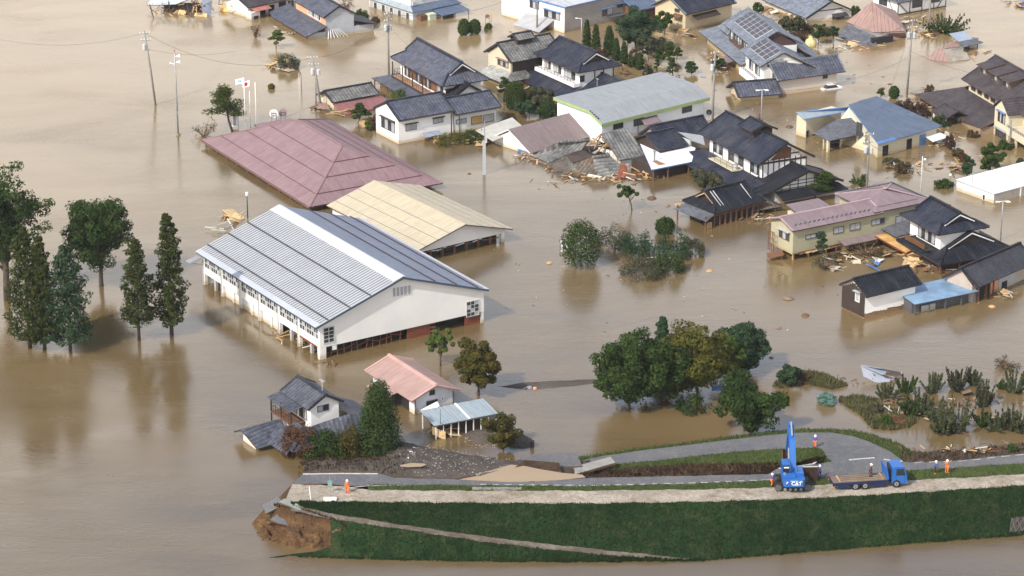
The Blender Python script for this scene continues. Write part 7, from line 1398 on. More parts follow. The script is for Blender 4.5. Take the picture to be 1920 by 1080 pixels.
# flagpoles
FLAGW = mat('flag_white', (.80, .80, .79), .8, .04); FLAGR = mat('flag_red', (.55, .03, .05), .8, .05); FLAGB = mat('flag_blue', (.20, .45, .62), .8, .05)
def flag(label, px, pb, pt, w, h, motif):
    t, H, p = pole_thing('flagpole', label, px, pb, pt, .07, WHITEM, 0, 'flagpole')
    if not motif: return
    def pt_(u, v): return Vector((-w * u, .12 * math.sin(u * 5) , H - .1 - h * v - .25 * u))
    m = MB()
    for i in range(10):
        for j in range(4): m.face([pt_(i / 10, j / 4), pt_((i + 1) / 10, j / 4), pt_((i + 1) / 10, (j + 1) / 4), pt_(i / 10, (j + 1) / 4)])
    f = m.build('flag', FLAGW, t); m = MB(); c = []
    if motif == 'disc': c.append([(.5 + .2 * h / w * 1.5 * math.cos(a), .5 + .3 * math.sin(a)) for a in np.linspace(0, 6.283, 17)[:-1]]); mm = FLAGR
    else:
        mm = FLAGB
        for (x, y, r) in ((.42, .5, .13), (.62, .42, .09)): c.append([(x + r * math.cos(a), y + r * 1.4 * math.sin(a)) for a in np.linspace(0, 6.283, 11)[:-1]])
    for q in c:
        for sy_ in (-.02, .02): m.face([pt_(u, v) + Vector((0, sy_, 0)) for u, v in q])
    m.build('emblem', mm, f)
flag('left flagpole flying a white flag with a pale blue emblem', 460.5, 245, 145, 1.5, 1.05, 'blue'); flag('middle flagpole flying a white flag with a red disc', 470, 240, 150, 1.2, 1.15, 'disc'); flag('bare flagpole, right of the two flags', 481, 242, 154, 1, 1, None)
m_, H, p = pole_thing('lightning_rod', 'thin mast rising from the ridge of the red hip roof', 563, 237, 137, .06, PALEMETAL, 0, 'mast')
m_.location.z = 0; m_.children[0].location.z = 0
tb = MB(); [tb.beam((math.cos(a) * 1.1, math.sin(a) * 1.1, 0), (0, 0, 2.6), .06, .06) for a in (0, 2.1, 4.2)]
# banner, round mirrors
BAN = mat('banner_blue', (.05, .10, .24), .8)
p = pick(441, 240); t = thing('vertical_banner', 'tall white vertical banner with blue characters behind the leaning pine', 'banner', tuple(p)); H = zrow(p.x, p.y, 203)
m = MB(); m.box(-.65, .55, -.03, .03, .3, H); m.build('banner_cloth', FLAGW, t)
m = MB(); rr_ = random.Random(4)
for i in range(7):
    z = H - .45 - i * (H - .9) / 7
    for k in range(3): m.box(-.3, .2, -.05, -.032, z - k * .14 - .03, z - k * .14 + .02)
    m.box(-.09 + rr_.uniform(-.1, .1), -.02 + rr_.uniform(-.1, .1), -.05, -.032, z - .36, z + .06); m.box(-.3, -.25, -.05, -.032, z - .3, z)
m.build('lettering', BAN, t); m = MB(); m.tube([(-.7, 0, -1), (-.7, 0, H)], .05, 5); m.tube([(.6, 0, -1), (.6, 0, H)], .05, 5); m.build('frame', METAL, t)
def mirror(label, px, pb, pc, r, face, cat='sign'):
    p = pick(px, pb); H = zrow(p.x, p.y, pc); t = thing('round_sign', label, cat, tuple(p)); n = 18
    m = MB(); c = [(r * math.cos(a), 0, H + r * math.sin(a)) for a in np.linspace(0, 2 * math.pi, n + 1)[:-1]]
    m.face([(x, -.05, z) for x, _, z in c]); m.face([(x, .05, z) for x, _, z in c][::-1]); [m.face([(c[i][0], -.05, c[i][2]), (c[i - 1][0], -.05, c[i - 1][2]), (c[i - 1][0], .05, c[i - 1][2]), (c[i][0], .05, c[i][2])]) for i in range(n)]
    m.build('disc', face, t); m = MB(); [m.beam((x, -.1, -.8), (x, -.1, H + r * .3), .09, .09) for x in (-.4, .4)]; [m.beam((-.4, -.1, H + z), (.4, -.1, H + z), .08, .08) for z in (-.4, .1)]; m.build('frame', DGREY, t)
mirror('white round disc on a dark frame left of its brown twin behind the red hall', 514, 232, 213, .82, FLAGW); mirror('brown round disc on a dark frame right of its white twin behind the red hall', 531, 230, 211, .82, mat('brown_disc', (.28, .23, .22), .7))
mirror('round road sign with a dark face near the top bushes', 914, 52, 30, .42, mat('sign_dark', (.25, .17, .14), .6)); 
p = pick(921, 50); t = thing('diamond_sign', 'small yellow road sign beside the round road sign at the top', 'sign', tuple(p)); m = MB(); H = zrow(p.x, p.y, 29); m.obox(Matrix.Translation((0, 0, H)) @ Euler((0, R(45), 0)).to_matrix().to_4x4(), .55, .06, .55); m.build('plate', mat('sign_yellow', (.65, .40, .03), .6), t); m = MB(); m.tube([(0, 0, -1), (0, 0, H)], .05, 5); m.build('post', METAL, t)
m = thing('round_mirror', 'dark round convex mirror on a post at the end of the green edged warehouse', 'mirror', tuple(pick(1329, 226))); k = MB(); k.tube([(0, -.04, 1.6), (0, .04, 1.6)], .55, 12); k.build('disc', BLACK, m); k = MB(); k.tube([(0, 0, -1), (0, 0, 1.6)], .06, 5); k.build('post', METAL, m)
# lamps and small posts
def lamp(label, px, pb, pt, head, r=.07, mt=METAL, cat='street lamp'):
    t, H, p = pole_thing('street_lamp', label, px, pb, pt, r, mt, 0, cat)
    m = MB()
    if head == 'box': m.lathe([(0, -.1), (.2, -.1), (.26, .25), (.22, .5), (0, .55)], 8, 0, (0, 0, H))
    elif head == 'arm': m.beam((0, 0, H - .1), (-.9, 0, H), .08, .08); m.beam((-1.3, 0, H), (-.7, 0, H), .22, .12)
    elif head == 'pair': m.beam((-1.0, 0, H - .1), (1.0, .2, H - .05), .1, .1); m.box(-1.2, -.5, -.12, .12, H - .2, H - .05); m.box(.5, 1.2, -.12, .12, H - .2, H - .05)
    elif head == 'globe': m.lathe([(0, -.22), (.2, -.14), (.26, 0), (.2, .16), (0, .22)], 8, 0, (0, 0, H))
    m.build('lamp_head', WHITEM, t); return t
lamp('street lamp with a boxy white head beside the floating plywood near the gym', 464.5, 408, 366, 'box', .09, BLACK); lamp('street lamp with a single arm in front of the topiary columns', 1090, 92, 34, 'arm', .12); lamp('grey twin headed lamp post between the low outbuilding and the timber house', 1427, 232, 168, 'pair', .11); lamp('lone street lamp with a crooked arm at the right, below the white shed', 1876, 450, 377, 'pair', .1)
lamp('thin garden globe lamp right of the concrete pole, in open water', 1782, 334, 328, 'globe', .04, mt=BROWNWOOD); lamp('thin garden globe lamp near the low trimmed hedge', 1734, 306, 299, 'globe', .04); lamp('thin garden globe lamp beside the leafy green tree', 1878, 316, 308, 'globe', .04)
t, H, p = pole_thing('steel_post', 'thin pale pole in open water above the mauve roof', 1726, 366, 293, .11, PALEMETAL, 0, 'pole'); t, H, p = pole_thing('steel_post', 'thin pole at the left corner of the flat white shed', 1822, 360, 314, .07, METAL, 0, 'pole'); t, H, p = pole_thing('chimney_pipe', 'dark red chimney stack beside the twin headed lamp post', 1422, 226, 214, .35, mat('stack_brown', (.12, .06, .05), .7), 0, 'chimney'); t, H, p = pole_thing('aerial_mast', 'thin pole standing in front of the carport', 826, 822, 768, .05, DGREY, 0, 'pole'); t, H, p = pole_thing('pole', 'rusty thin pole left of the leaning pair of poles', 565.5, 172, 138, .06, BROWNWOOD, 0, 'pole')
p = pick(908, 327); H = zrow(p.x, p.y, 227); t = thing('square_post', 'square grey steel post alone in open water below the white house', 'post', tuple(p)); m = MB(); m.box(-.28, .28, -.28, .28, -1, H * .63); m.build('post', mat('grey_blue_steel', (.34, .36, .39), .5, .1), t); m = MB(); m.tube([(.1, 0, H * .6), (.1, 0, H)], .1, 6); m.build('pipe', METAL, t); m = MB(); m.box(.2, .5, -.3, .1, H * .6, H * .8); m.build('meter_box', PALEMETAL, t)
# ------------------------------------------------------------------ floating wreckage
def debris(label, cx, cy, w, h, n, mats, cat='debris', ln=(.6, 2.4), zmax=.7, sheets=2, name='debris_pile', group=None):
    t = thing(name, label, cat, tuple(pick(cx, cy)), 0, group)
    o = Vector(t.location); rnd = random.Random(int(cx * 7 + cy))
    for i in range(n):
        p = pick(cx + rnd.gauss(0, w / 2.6), cy + rnd.gauss(0, h / 2.6)) - o; a = rnd.uniform(0, 6.28); L_ = rnd.uniform(*ln); z = p.z + rnd.uniform(0, zmax); d = Vector((math.cos(a), math.sin(a), rnd.uniform(-.25, .35))) * L_ / 2; c = Vector((p.x, p.y, z))
        m = MB()
        if i < sheets: m.obox(Matrix.Translation(c) @ Euler((rnd.uniform(-.5, .5), rnd.uniform(-.5, .5), a)).to_matrix().to_4x4(), L_ * 1.1, L_ * .8, .06); m.build('board', rnd.choice(mats), t)
        else: m.beam(c - d, c + d, rnd.uniform(.08, .2), rnd.uniform(.05, .14)); m.build('plank', rnd.choice(mats), t)
    return t
WD = [WOOD, PALEWOOD, BROWNWOOD, OFFW]; MX = [WOOD, BROWNWOOD, DARKWOOD, OFFW, STONE]
debris('floating wreck of orange plywood and white boards in the upper left water', 520, 124, 36, 12, 20, [PALEWOOD, WOOD, OFFW, PALEWOOD], sheets=5, ln=(1.5, 4), zmax=.6)
debris('fallen timbers at the foot of the leaning poles', 605, 206, 26, 8, 12, WD); debris('orange panel under the red lean to shed', 640, 213, 26, 5, 6, [PALEWOOD, WOOD], sheets=3, ln=(1.5, 3)); debris('orange boards at the white house left wall', 682, 236, 22, 6, 7, [PALEWOOD, WOOD], sheets=3)
debris('brown branches and planks packed against the white house front', 860, 268, 90, 8, 46, [BROWNWOOD, DEADTWIG, WOOD, DARKWOOD], sheets=3, zmax=.9); debris('white and brown scrap between the square post and brown roof shed', 928, 262, 30, 14, 18, [OFFW, BROWNWOOD, WOOD, WHITEM], sheets=4)
debris('orange plywood sheet and white battens beside the boxy street lamp', 430, 408, 34, 10, 9, [PALEWOOD, WOOD], sheets=4, ln=(2, 3.4)); debris('white battens and grey scrap below the orange plywood', 420, 430, 30, 10, 8, [OFFW, METAL, GREYW], sheets=0, ln=(1.5, 3.5))
debris('scrap washed along the torn gym wall', 570, 640, 44, 26, 22, [WOOD, BROWNWOOD, DEADTWIG, OFFW], sheets=1, ln=(.6, 2.2)); debris('long log and sticks drifting beside the gym wall', 520, 628, 40, 16, 6, [WOOD, DEADTWIG], sheets=0, ln=(2, 4.5), zmax=.2); debris('thin sticks floating at the near gym corner', 618, 682, 30, 8, 9, [BROWNWOOD, DEADTWIG], sheets=0, zmax=.15)
debris('splintered boards under the tilted pink roof', 1600, 88, 50, 12, 16, WD, sheets=2); debris('orange timber wreckage beside the reeds', 1745, 66, 40, 12, 24, [WOOD, PALEWOOD, BROWNWOOD, PALEWOOD], sheets=5, ln=(.8, 3)); debris('brown scrap behind the utility pole and reeds', 1716, 60, 26, 10, 14, MX, sheets=2); debris('branches and red scrap along the purple bushes', 1728, 182, 34, 14, 24, [BROWNWOOD, DEADTWIG, REDWOOD, WOOD], sheets=2)
debris('garden scrap between the layered pines and topiary', 1205, 132, 90, 40, 40, MX, sheets=6, zmax=.4, ln=(.4, 1.4)); debris('household scrap along the solar house front', 1352, 128, 40, 22, 24, [OFFW, WOOD, BLUETRIM, BROWNWOOD, ORANGE], sheets=6, ln=(.4, 1.6)); debris('scrap around the grey gable house', 1450, 28, 60, 18, 26, MX, sheets=4, ln=(.4, 1.6)); debris('small scrap near the yellow tank', 1560, 90, 70, 6, 16, MX, sheets=2, ln=(.3, 1))
debris('torn planks below the black timber house lower roof', 1370, 350, 30, 12, 16, [WOOD, ORANGE, OFFW, BROWNWOOD], sheets=3); debris('broken wood in front of the orange ruin edge', 1195, 332, 60, 8, 26, [WOOD, PALEWOOD, REDWOOD, BROWNWOOD], sheets=3); debris('long plank floating below the collapsed roofs', 1060, 341, 60, 2, 4, [WOOD, BROWNWOOD], sheets=0, ln=(3, 5), zmax=.1)
debris('muddy wreckage beneath the mauve roofed house', 1590, 486, 80, 16, 34, [BROWNWOOD, DARKWOOD, WOOD, OFFW], sheets=6, zmax=.6); debris('crumpled tan sheets hanging beside the torn deck', 1712, 494, 26, 22, 18, [WOOD, PALEWOOD, mat('tan_sheet', (.42, .30, .18), .9, .2)], sheets=9, ln=(1, 2.6), zmax=1.2); debris('white floating panel below the mauve roofed house', 1575, 503, 30, 3, 3, [OFFW], sheets=2, ln=(1.6, 2.4), zmax=.1); debris('white and blue scrap near the storehouse roof', 1645, 496, 16, 8, 6, [OFFW, BLUETRIM, WHITEM], sheets=4)
debris('sticks and boards caught in the tangled shrub island', 1240, 500, 60, 20, 14, [WOOD, DEADTWIG, OFFW], sheets=0, ln=(1.5, 3.4)); debris('wooden beams dropped in front of the carport', 838, 812, 40, 10, 7, [WOOD, PALEWOOD], sheets=1, ln=(1.4, 2.6)); debris('broken boards on the weedy bank above the road', 1690, 780, 40, 24, 22, [BROWNWOOD, GREYW, DEADTWIG, REDWOOD], sheets=5); debris('leaf litter and twigs off the weedy bank', 1580, 720, 40, 20, 22, [DEADTWIG, BROWNWOOD], sheets=0, ln=(.3, 1), zmax=.1); debris('reeds and sticks by the long low hedge', 1660, 752, 30, 14, 14, [DEADTWIG, BROWNWOOD], sheets=0)
debris('bits of white litter on the gravel bank near the conifer', 770, 850, 40, 16, 6, [OFFW, CONC], sheets=1, ln=(.2, .9), zmax=.08); debris('driftwood stump at the broken road shoulder', 1880, 840, 50, 8, 14, [BROWNWOOD, DEADTWIG, SOIL], sheets=0, zmax=.4); debris('scrap by the sand bar with orange floats', 1000, 727, 24, 6, 9, [OFFW, ORANGE, METAL, REDWOOD], sheets=1, ln=(.4, 1.2), zmax=.1); debris('scrap at the top right corner', 1900, 8, 40, 10, 18, [WOOD, PALEWOOD, BROWNWOOD, BLUETRIM], sheets=4)
debris('orange bits drifting past the brown dormer house', 1800, 105, 60, 10, 8, [ORANGE, WOOD, PALEWOOD], sheets=1, ln=(.5, 1.4), zmax=.1)
BR = [DEADTWIG, BROWNWOOD, DEADTWIG, WOOD]
for lb, x, y, w_, h_, n_ in (('matted branches and boards between the old farmhouse and the white balcony house', 985, 168, 50, 14, 30), ('broken boards washed against the balcony house skirt roof', 735, 196, 50, 10, 22), ('splintered timber and straw in front of the brown roof shed', 985, 296, 30, 12, 30),
    ('scattered timber in front of the broken tile roofs', 1110, 338, 110, 6, 36), ('brown brush piled behind the flat white annex', 1300, 236, 40, 10, 24), ('wood scraps drifting between the cream house and the timber house', 1500, 330, 50, 12, 20), ('brush and boards around the clipped hedges by the dormer house', 1745, 196, 60, 22, 40),
    ('twigs and planks strewn on the flooded path by the purple bushes', 1770, 262, 40, 30, 34), ('flattened brush right of the concrete pole', 1690, 314, 60, 12, 34), ('scattered brush in front of the flat white shed', 1790, 312, 60, 18, 26), ('broken planks in front of the workshop opening', 1880, 556, 50, 8, 24), ('splintered beams under the black lower roofs', 1760, 506, 50, 8, 26),
    ('dead branches tangled under the long mauve house', 1650, 474, 70, 12, 40), ('straw and boards floating by the gatehouse', 1430, 412, 60, 10, 26), ('twigs floating among the orchard saplings', 1800, 770, 160, 50, 50), ('driftwood along the road shoulder at right', 1800, 846, 120, 6, 34), ('boards and reeds at the foot of the yellow house', 1270, 66, 60, 12, 26), ('wreckage around the salmon house skirt roof', 560, 62, 50, 10, 22), ('broken boards beside the half timbered house', 1720, 36, 70, 8, 26)):
    debris(lb, x, y, w_, h_, n_, [DEADTWIG, BROWNWOOD, WOOD, OFFW, DEADTWIG], sheets=3, ln=(.4, 1.9), zmax=.5)
def bit(name, label, px, py, fn, mt, cat='debris', rz=0):
    p = pick(px, py); m = MB(); fn(m); o = m.build(name, mt); o.location = tuple(p); o.rotation_euler = (0, 0, rz); return tag(o, label, cat)
def rock(r, sq=.6, seed=0):
    def f(m):
        rn = random.Random(seed); pr = [(0.01, -r * .4)] + [(r * math.sin(t) * rn.uniform(.8, 1.15), -r * sq * math.cos(t)) for t in (.8, 1.3, 1.8, 2.4)] + [(.01, r * sq)]; m.lathe(pr, 8)
    return f
for i, (x, y, r, l) in enumerate(((880, 326, .4, 'pale stump with a stick in open water below the white house'), (1222, 372, .8, 'muddy lump beside the small leaning tree'), (1273, 384, .8, 'brown root ball left of the gatehouse'), (1252, 386, .5, 'small brown snag left of the root ball'), (1446, 671, .4, 'dark floating lump right of the grove'), (1480, 238, .7, 'dark snag in open water near the cream side wall'), (1330, 508, .6, 'driftwood snag right of the tangled shrub island'), (1478, 560, .9, 'washed brown clump in the water below the mauve house'), (1510, 592, .7, 'low floating clump left of the storehouse'), (1776, 600, .4, 'brown lump in the water below the storehouse'), (1860, 575, .6, 'muddy disc floating by the workshop'), (1548, 170, .3, 'black tyre sized lump beside the beige storehouse'), (1655, 166, .5, 'orange brown float in open water near the storehouse'), (1668, 158, .4, 'brown float farther from the storehouse'), (1030, 493, .5, 'flat pale board alone left of the round green tree'), (1460, 615, .5, 'thin brown raft of twigs above the grove'), (957, 60, .3, 'small green tuft near the topiary street'), (1876, 745, .4, 'dark stump among the orchard saplings'), (447, 262, .3, 'brown lump by the bare bush'))):
    bit('floating_snag', l, x, y, rock(r, .45, i), [BROWNWOOD, SOIL, WOOD, DEADTWIG][i % 4])
def tank(m): m.lathe([(0, -1), (1.15, -1), (1.2, .4), (1.0, 1.05), (.45, 1.35), (.4, 1.75), (.0, 1.8)], 14)
t = thing('septic_tank', 'round pale yellow tank with a capped neck behind the solar house', 'tank', tuple(pick(1520, 84))); m = MB(); tank(m); m.build('body', mat('pale_yellow_plastic', (.58, .52, .24), .5, .1), t, smooth=True, weld=True); m = MB(); m.tube([(-.5, 0, 1.7), (-.5, 0, 2.0), (.5, 0, 2.0), (.5, 0, 1.7)], .08, 5); m.build('handle', mat('pale_yellow_plastic', (.58, .52, .24), .5), t)
debris('dark scrap under the green netting bundle', 1550, 756, 30, 6, 14, [DARKWOOD, METAL, STONE], sheets=1, ln=(.4, 1.4), zmax=.3)
bit('blue_sheet', 'blue tarpaulin scrap glimpsed under the grove', 1347, 737, lambda m: m.slab([(-1, -.4, .5), (1, -.4, .6), (.9, .5, 1.1), (-.9, .5, .9)], .05), BLUETRIM, 'tarpaulin')
bit('orange_float', 'orange float on the sand bar', 1003, 729, rock(.35, .8, 9), ORANGE, 'float'); bit('red_float', 'red float at the crest of the sand bar', 1001, 718, rock(.3, .8, 10), FLAGR, 'float')
bit('plywood_sheet', 'upright orange plywood sheet below the carport corner', 823, 822, lambda m: m.slab([(-.9, 0, .6), (.9, -.2, -.2), (.9, -.1, 1.0), (-.9, .1, 1.7)], .06), PALEWOOD, 'board')
bit('white_tarp', 'white sheet showing behind the round green tree', 1056, 472, lambda m: m.slab([(-.4, 0, 0), (1.2, .2, 0), (1.2, .4, 1.5), (-.4, .2, 1.8)], .05), WHITEM, 'tarpaulin')
bit('concrete_block', 'white concrete block at the levee track edge', 619, 938, lambda m: m.box(-.8, .8, -.25, .25, -.1, .35), WHITE, 'block'); bit('concrete_post', 'short dark stump on the tip of the gravel mound', 998, 838, lambda m: m.tube([(0, 0, -.3), (0, 0, .9)], .28, 8), DARKWOOD, 'post')
bit('drain_cover', 'square concrete slab in the grass strip beside the track', 930, 917, lambda m: m.box(-3.0, 3.2, -.3, .3, -.05, .16), CONC, 'slab')
# broken asphalt
def slabq(label, px, py, w, d, tx, ty, rz, mt=ASPH, th=.3, lift=.3, name='asphalt_slab'):
    p = pick(px, py); m = MB(); rn = random.Random(int(px)); q = [(-w / 2, -d / 2), (0, -d / 2 * rn.uniform(.7, 1.2)), (w / 2, -d / 2 * rn.uniform(.6, 1)), (w / 2 * rn.uniform(.8, 1.1), d / 2), (-w / 2 * rn.uniform(.6, 1), d / 2 * rn.uniform(.7, 1.1))]
    m.slab([(x, y, 0) for x, y in q], th, 0, 1); o = m.build(name, [mt, SOIL]); o.location = (p.x, p.y, p.z + lift); o.rotation_euler = (tx, ty, rz); return tag(o, label, 'slab', 'broken road slabs')
slabq('long pale slab sliding from the broken ramp road into the pool', 1090, 882, 9, 2.0, .05, -.12, .35, CONC, .35, .25); slabq('wet asphalt slab at the end of the broken ramp road', 1040, 868, 7, 4, .05, .03, .1); slabq('dark broken asphalt layer beside the roadside pool', 1010, 876, 6, 2.2, .12, .08, -.05, SCARPM); slabq('narrow wet slab at the water end of the ramp road', 1020, 864, 8, 1.4, 0, .03, .05); slabq('tilted asphalt slab at the broken levee tip', 510, 951, 2.6, 1.6, .3, -.3, .5, ASPH, .25, .3); slabq('grey slab fallen on the brown levee mound', 528, 976, 2.4, 1.6, .35, .2, -.3, ASPH, .25, .3); slabq('second grey slab on the levee mound, lower left', 512, 982, 1.6, 1.1, -.3, .3, .6, ASPH, .2, .25); slabq('green grey paving piece at the edge of the ramp path', 546, 947, 3.0, 1.2, .1, .2, -.5, mat('green_grey_paving', (.22, .25, .22), .8, .2), .25, .1)
rn = random.Random(3)
def scatter(name, pts, mts, r0, r1):
    m = MB()
    for i, (x, y) in enumerate(pts):
        p = pick(x, y); r = rn.uniform(r0, r1); pr = [(0.01, -r * .4)] + [(r * math.sin(t) * rn.uniform(.8, 1.15), -r * .7 * math.cos(t)) for t in (.9, 1.6, 2.3)] + [(.01, r * .7)]; m.lathe(pr, 6, i % len(mts), tuple(p))
    return tag(m.build(name, mts), kind='stuff')
q = [(rn.uniform(490, 640), rn.uniform(965, 1022)) for _ in range(60)]; scatter('scattered_clods', [a for a in q if a[1] > 972 or a[0] > 560], [SOIL, SOIL, CLIFFM], .06, .26)
q = [(rn.uniform(755, 960), rn.uniform(832, 892)) for _ in range(320)]; scatter('scattered_stones', [a for a in q if a[1] > 828 + max(0, a[0] - 770) * .17], [STONE, CONC, STONE], .05, .15)
q = [(rn.uniform(870, 1000), rn.uniform(806, 840)) for _ in range(160)]; scatter('scattered_stones', q, [STONE, CONC], .05, .13)
# road works furniture
p = pick(583, 938); t = thing('marker_pole', 'thin white marker pole at the broken end of the track', 'pole', tuple(p)); m = MB(); m.tube([(0, 0, -.2), (-.15, 0, 1.9)], .06, 6); m.build('pole', WHITEM, t)
p = pick(619, 924); t = thing('road_sign', 'small greenish sign post at the broken end of the track', 'sign', tuple(p)); m = MB(); m.tube([(0, 0, -.2), (0, 0, 2.2)], .06, 6); m.build('post', METAL, t); m = MB(); m.box(-.28, .28, -.06, -.03, 1.0, 1.7); m.build('plate', mat('sign_teal', (.16, .30, .30), .6), t)
# half sunk car
p = pick(1558, 166); t = thing('sunken_car', 'white car sunk to its windows against the beige storehouse', 'car', (p.x, p.y, 0), R(24))
m = MB(); m.slab([(-2.1, -.8, .28), (2.1, -.8, .28), (2.1, .8, .28), (-2.1, .8, .28)], .5); m.build('body', mat('white_car_paint', (.72, .72, .72), .3, .05, spec=.6), t)
m = MB(); lo = [(-1.5, -.75, .28), (1.3, -.75, .28), (1.3, .75, .28), (-1.5, .75, .28)]; hi = [(-1.0, -.62, .85), (.6, -.62, .85), (.6, .62, .85), (-1.0, .62, .85)]
for i in range(4): j = (i + 1) % 4; m.face([lo[i], lo[j], hi[j], hi[i]])
m.build('window_glass', GLASS, t); m = MB(); m.slab(hi, .05); m.build('car_roof', MATS['white_car_paint'], t)

m = MB()
for i in range(420):
    x, y = rn.uniform(920, 1900), rn.uniform(60, 640); p = P(x, y, .02)
    if rn.random() < .45: x, y = rn.gauss(1500, 200), rn.gauss(250, 120); p = P(x, y, .02)
    a = rn.uniform(0, 6.28); l_ = rn.uniform(.15, .6); m.beam((p.x, p.y, .03), (p.x + l_ * math.cos(a), p.y + l_ * math.sin(a), .05), rn.uniform(.06, .2), .05, i % 4)
tag(m.build('floating_litter', [BROWNWOOD, DEADTWIG, WOOD, OFFW]), kind='stuff')
for a_, b_, sg_, lb_ in ((TOPS['c'], TOPS['d'], 2.5, 'power line from the tall pole behind the balcony house to the grey office pole'), (TOPS['b'], TOPS['c'], 2.2, 'power line between the bunched head pole and the balcony house pole'), (TOPS['a'], TOPS['b'], 3.5, 'long power line from the leftmost tilted pole to the bunched head pole'), (TOPS['e'], TOPS['f'], 4, 'long power line from the outbuilding pole to the tallest right pole'), (TOPS['f'], TOPS['g'], 2, 'power line from the tallest right pole to the pole behind the reeds'), (TOPS['e'] - Vector((0, 0, 2)), P(1420, 100, 6), 1, 'service cable from the outbuilding pole to the solar house'), (TOPS['h'] - Vector((0, 0, 1.5)), P(1726, 296, 4), 1, 'service cable from the blue sheet roof pole to the thin pale pole'), (TOPS['c'] - Vector((0, 0, 2)), P(790, 100, 6), .8, 'service cable from the tall pole to the balcony house')):
    wire(a_, b_, sg_, lb_, .03)
# ------------------------------------------------------------------ machines and workers on the levee
RUB = mat('rubber', (.012, .012, .011), .85, .3, 2); TRK = mat('track_steel', (.018, .016, .015), .7, .4, 2); RUSTB = mat('rusty_plate', (.035, .017, .012), .8, .35, .9)
CABG = glassmat('cab_glass', (.02, .025, .03)); LBLUE = mat('bright_blue_paint', (.016, .11, .37), .42, .1, .5, spec=.5); YEL = mat('yellow_mark', (.75, .50, .04), .5); ORG = mat('safety_orange', (.80, .16, .03), .7, .08)
p = pick(1487, 922); ex = thing('excavator', 'bright blue tracked excavator with raised boom on the levee track', 'excavator', tuple(p), R(1))
def wheelprof(m, c, r, w, n=14, ax='y'):
    a = [Vector((c[0] + r * math.cos(t), c[1], c[2] + r * math.sin(t))) for t in [2 * math.pi * k / n for k in range(n)]]
    o = Vector((0, w / 2, 0))
    m.face([q - o for q in a]); m.face([q + o for q in a][::-1])
    for i in range(n): j = (i + 1) % n; m.face([a[i] - o, a[i] + o, a[j] + o, a[j] - o])
for sy_ in (0, 1):
    y = .45 + sy_ * 2.5
    m = MB(); prof = [(-2.2, 0.18), (-1.95, 0), (1.95, 0), (2.2, .18), (2.35, .55), (2.1, .92), (1.8, 1.0), (-1.8, 1.0), (-2.1, .92), (-2.35, .55)]
    a = [Vector((x, y - .3, z)) for x, z in prof]; b = [Vector((x, y + .3, z)) for x, z in prof]
    m.face(a); m.face(b[::-1]); [m.face([a[i], b[i], b[(i + 1) % 10], a[(i + 1) % 10]]) for i in range(10)]; tr_ = m.build('track', TRK, ex)
    for i in range(22):
        t = i / 22 * (2 * 4.0 + 2 * 1.3); x = -2.0 + (t if t < 4.0 else 4.0 if t < 5.3 else 9.3 - t if t < 9.3 else 0); z = -.02 if t < 4 else (t - 4) * .77 if t < 5.3 else 1.02 if t < 9.3 else 1 - (t - 9.3) * .77
        k = MB(); k.box(x - .07, x + .07, y - .34, y + .34, z - .04 + .02, z + .06); k.build('track_shoe', RUB, tr_)
    for x in (-1.85, 1.85): k = MB(); wheelprof(k, (x, y - .02, .5), .42, .68); k.build('drive_wheel', DGREY, tr_)
    for x in (-1, -.33, .33, 1): k = MB(); wheelprof(k, (x, y - .02, .24), .2, .66, 10); k.build('roller', METAL, tr_)
m = MB(); m.box(-1.0, 1.0, .9, 2.5, .45, 1.0); m.tube([(0, 1.7, .9), (0, 1.7, 1.2)], .75, 14); m.build('undercarriage', DGREY, ex)
# upper body turned to face away from the camera: +y is its front
m = MB(); bo = [(-1.35, -.9), (-1.1, -1.25), (1.1, -1.25), (1.35, -.9), (1.35, 2.6), (-1.35, 2.6)]
a = [Vector((x, y, 1.2)) for x, y in bo]; b = [Vector((x * .98, y, 2.15)) for x, y in bo]; m.face(a[::-1]); m.face(b); [m.face([a[i], a[(i + 1) % 6], b[(i + 1) % 6], b[i]]) for i in range(6)]
bd = m.build('upper_body', LBLUE, ex)
m = MB(); m.box(.25, 1.28, .1, 2.3, 2.16, 2.5); m.box(-1.25, .2, -.6, .5, 2.16, 2.36); m.build('engine_cover', LBLUE, ex)
m = MB(); m.box(.5, .62, .6, .72, 2.5, 3.1); m.build('exhaust', DGREY, ex); m = MB(); m.box(-1.3, -.95, -.2, .4, 2.36, 2.5); m.build('hatch', BLUETRIM, ex)
cb = [(-1.3, .9), (-.35, .9), (-.35, 2.7), (-1.3, 2.7)]; m = MB(); m.slab([(x, y, 3.35) for x, y in cb], .14); m.build('cab_roof', LBLUE, ex); m = MB(); m.box(-1.27, -.38, .93, 2.66, 2.12, 3.2); m.build('cab_window', CABG, ex)
m = MB(); [m.box(x - .05, x + .05, y - .05, y + .05, 2.12, 3.25) for x, y in cb]; m.build('cab_frame', LBLUE, ex); m = MB(); m.box(-1.15, -.5, .88, .925, 2.85, 3.0); m.build('cab_lettering', WHITEM, ex)
def arm(name, pts, wd, hts, mt):
    m = MB(); L_, R_ = [], []
    for i, (y, z) in enumerate(pts):
        d = Vector((0, pts[min(i + 1, len(pts) - 1)][0] - pts[max(i - 1, 0)][0], pts[min(i + 1, len(pts) - 1)][1] - pts[max(i - 1, 0)][1])).normalized(); n = Vector((0, -d.z, d.y)) * hts[i] / 2; c = Vector((.12, y, z)); L_.append((c + n, c - n))
    o = Vector((wd / 2, 0, 0))
    for (a, b), (c, d) in zip(L_, L_[1:]): m.face([a - o, a + o, c + o, c - o]); m.face([b + o, b - o, d - o, d + o]); m.face([b - o, a - o, c - o, d - o]); m.face([a + o, b + o, d + o, c + o])
    for a, b in (L_[0], L_[-1]): m.face([a - o, a + o, b + o, b - o])
    return m.build(name, mt, ex)
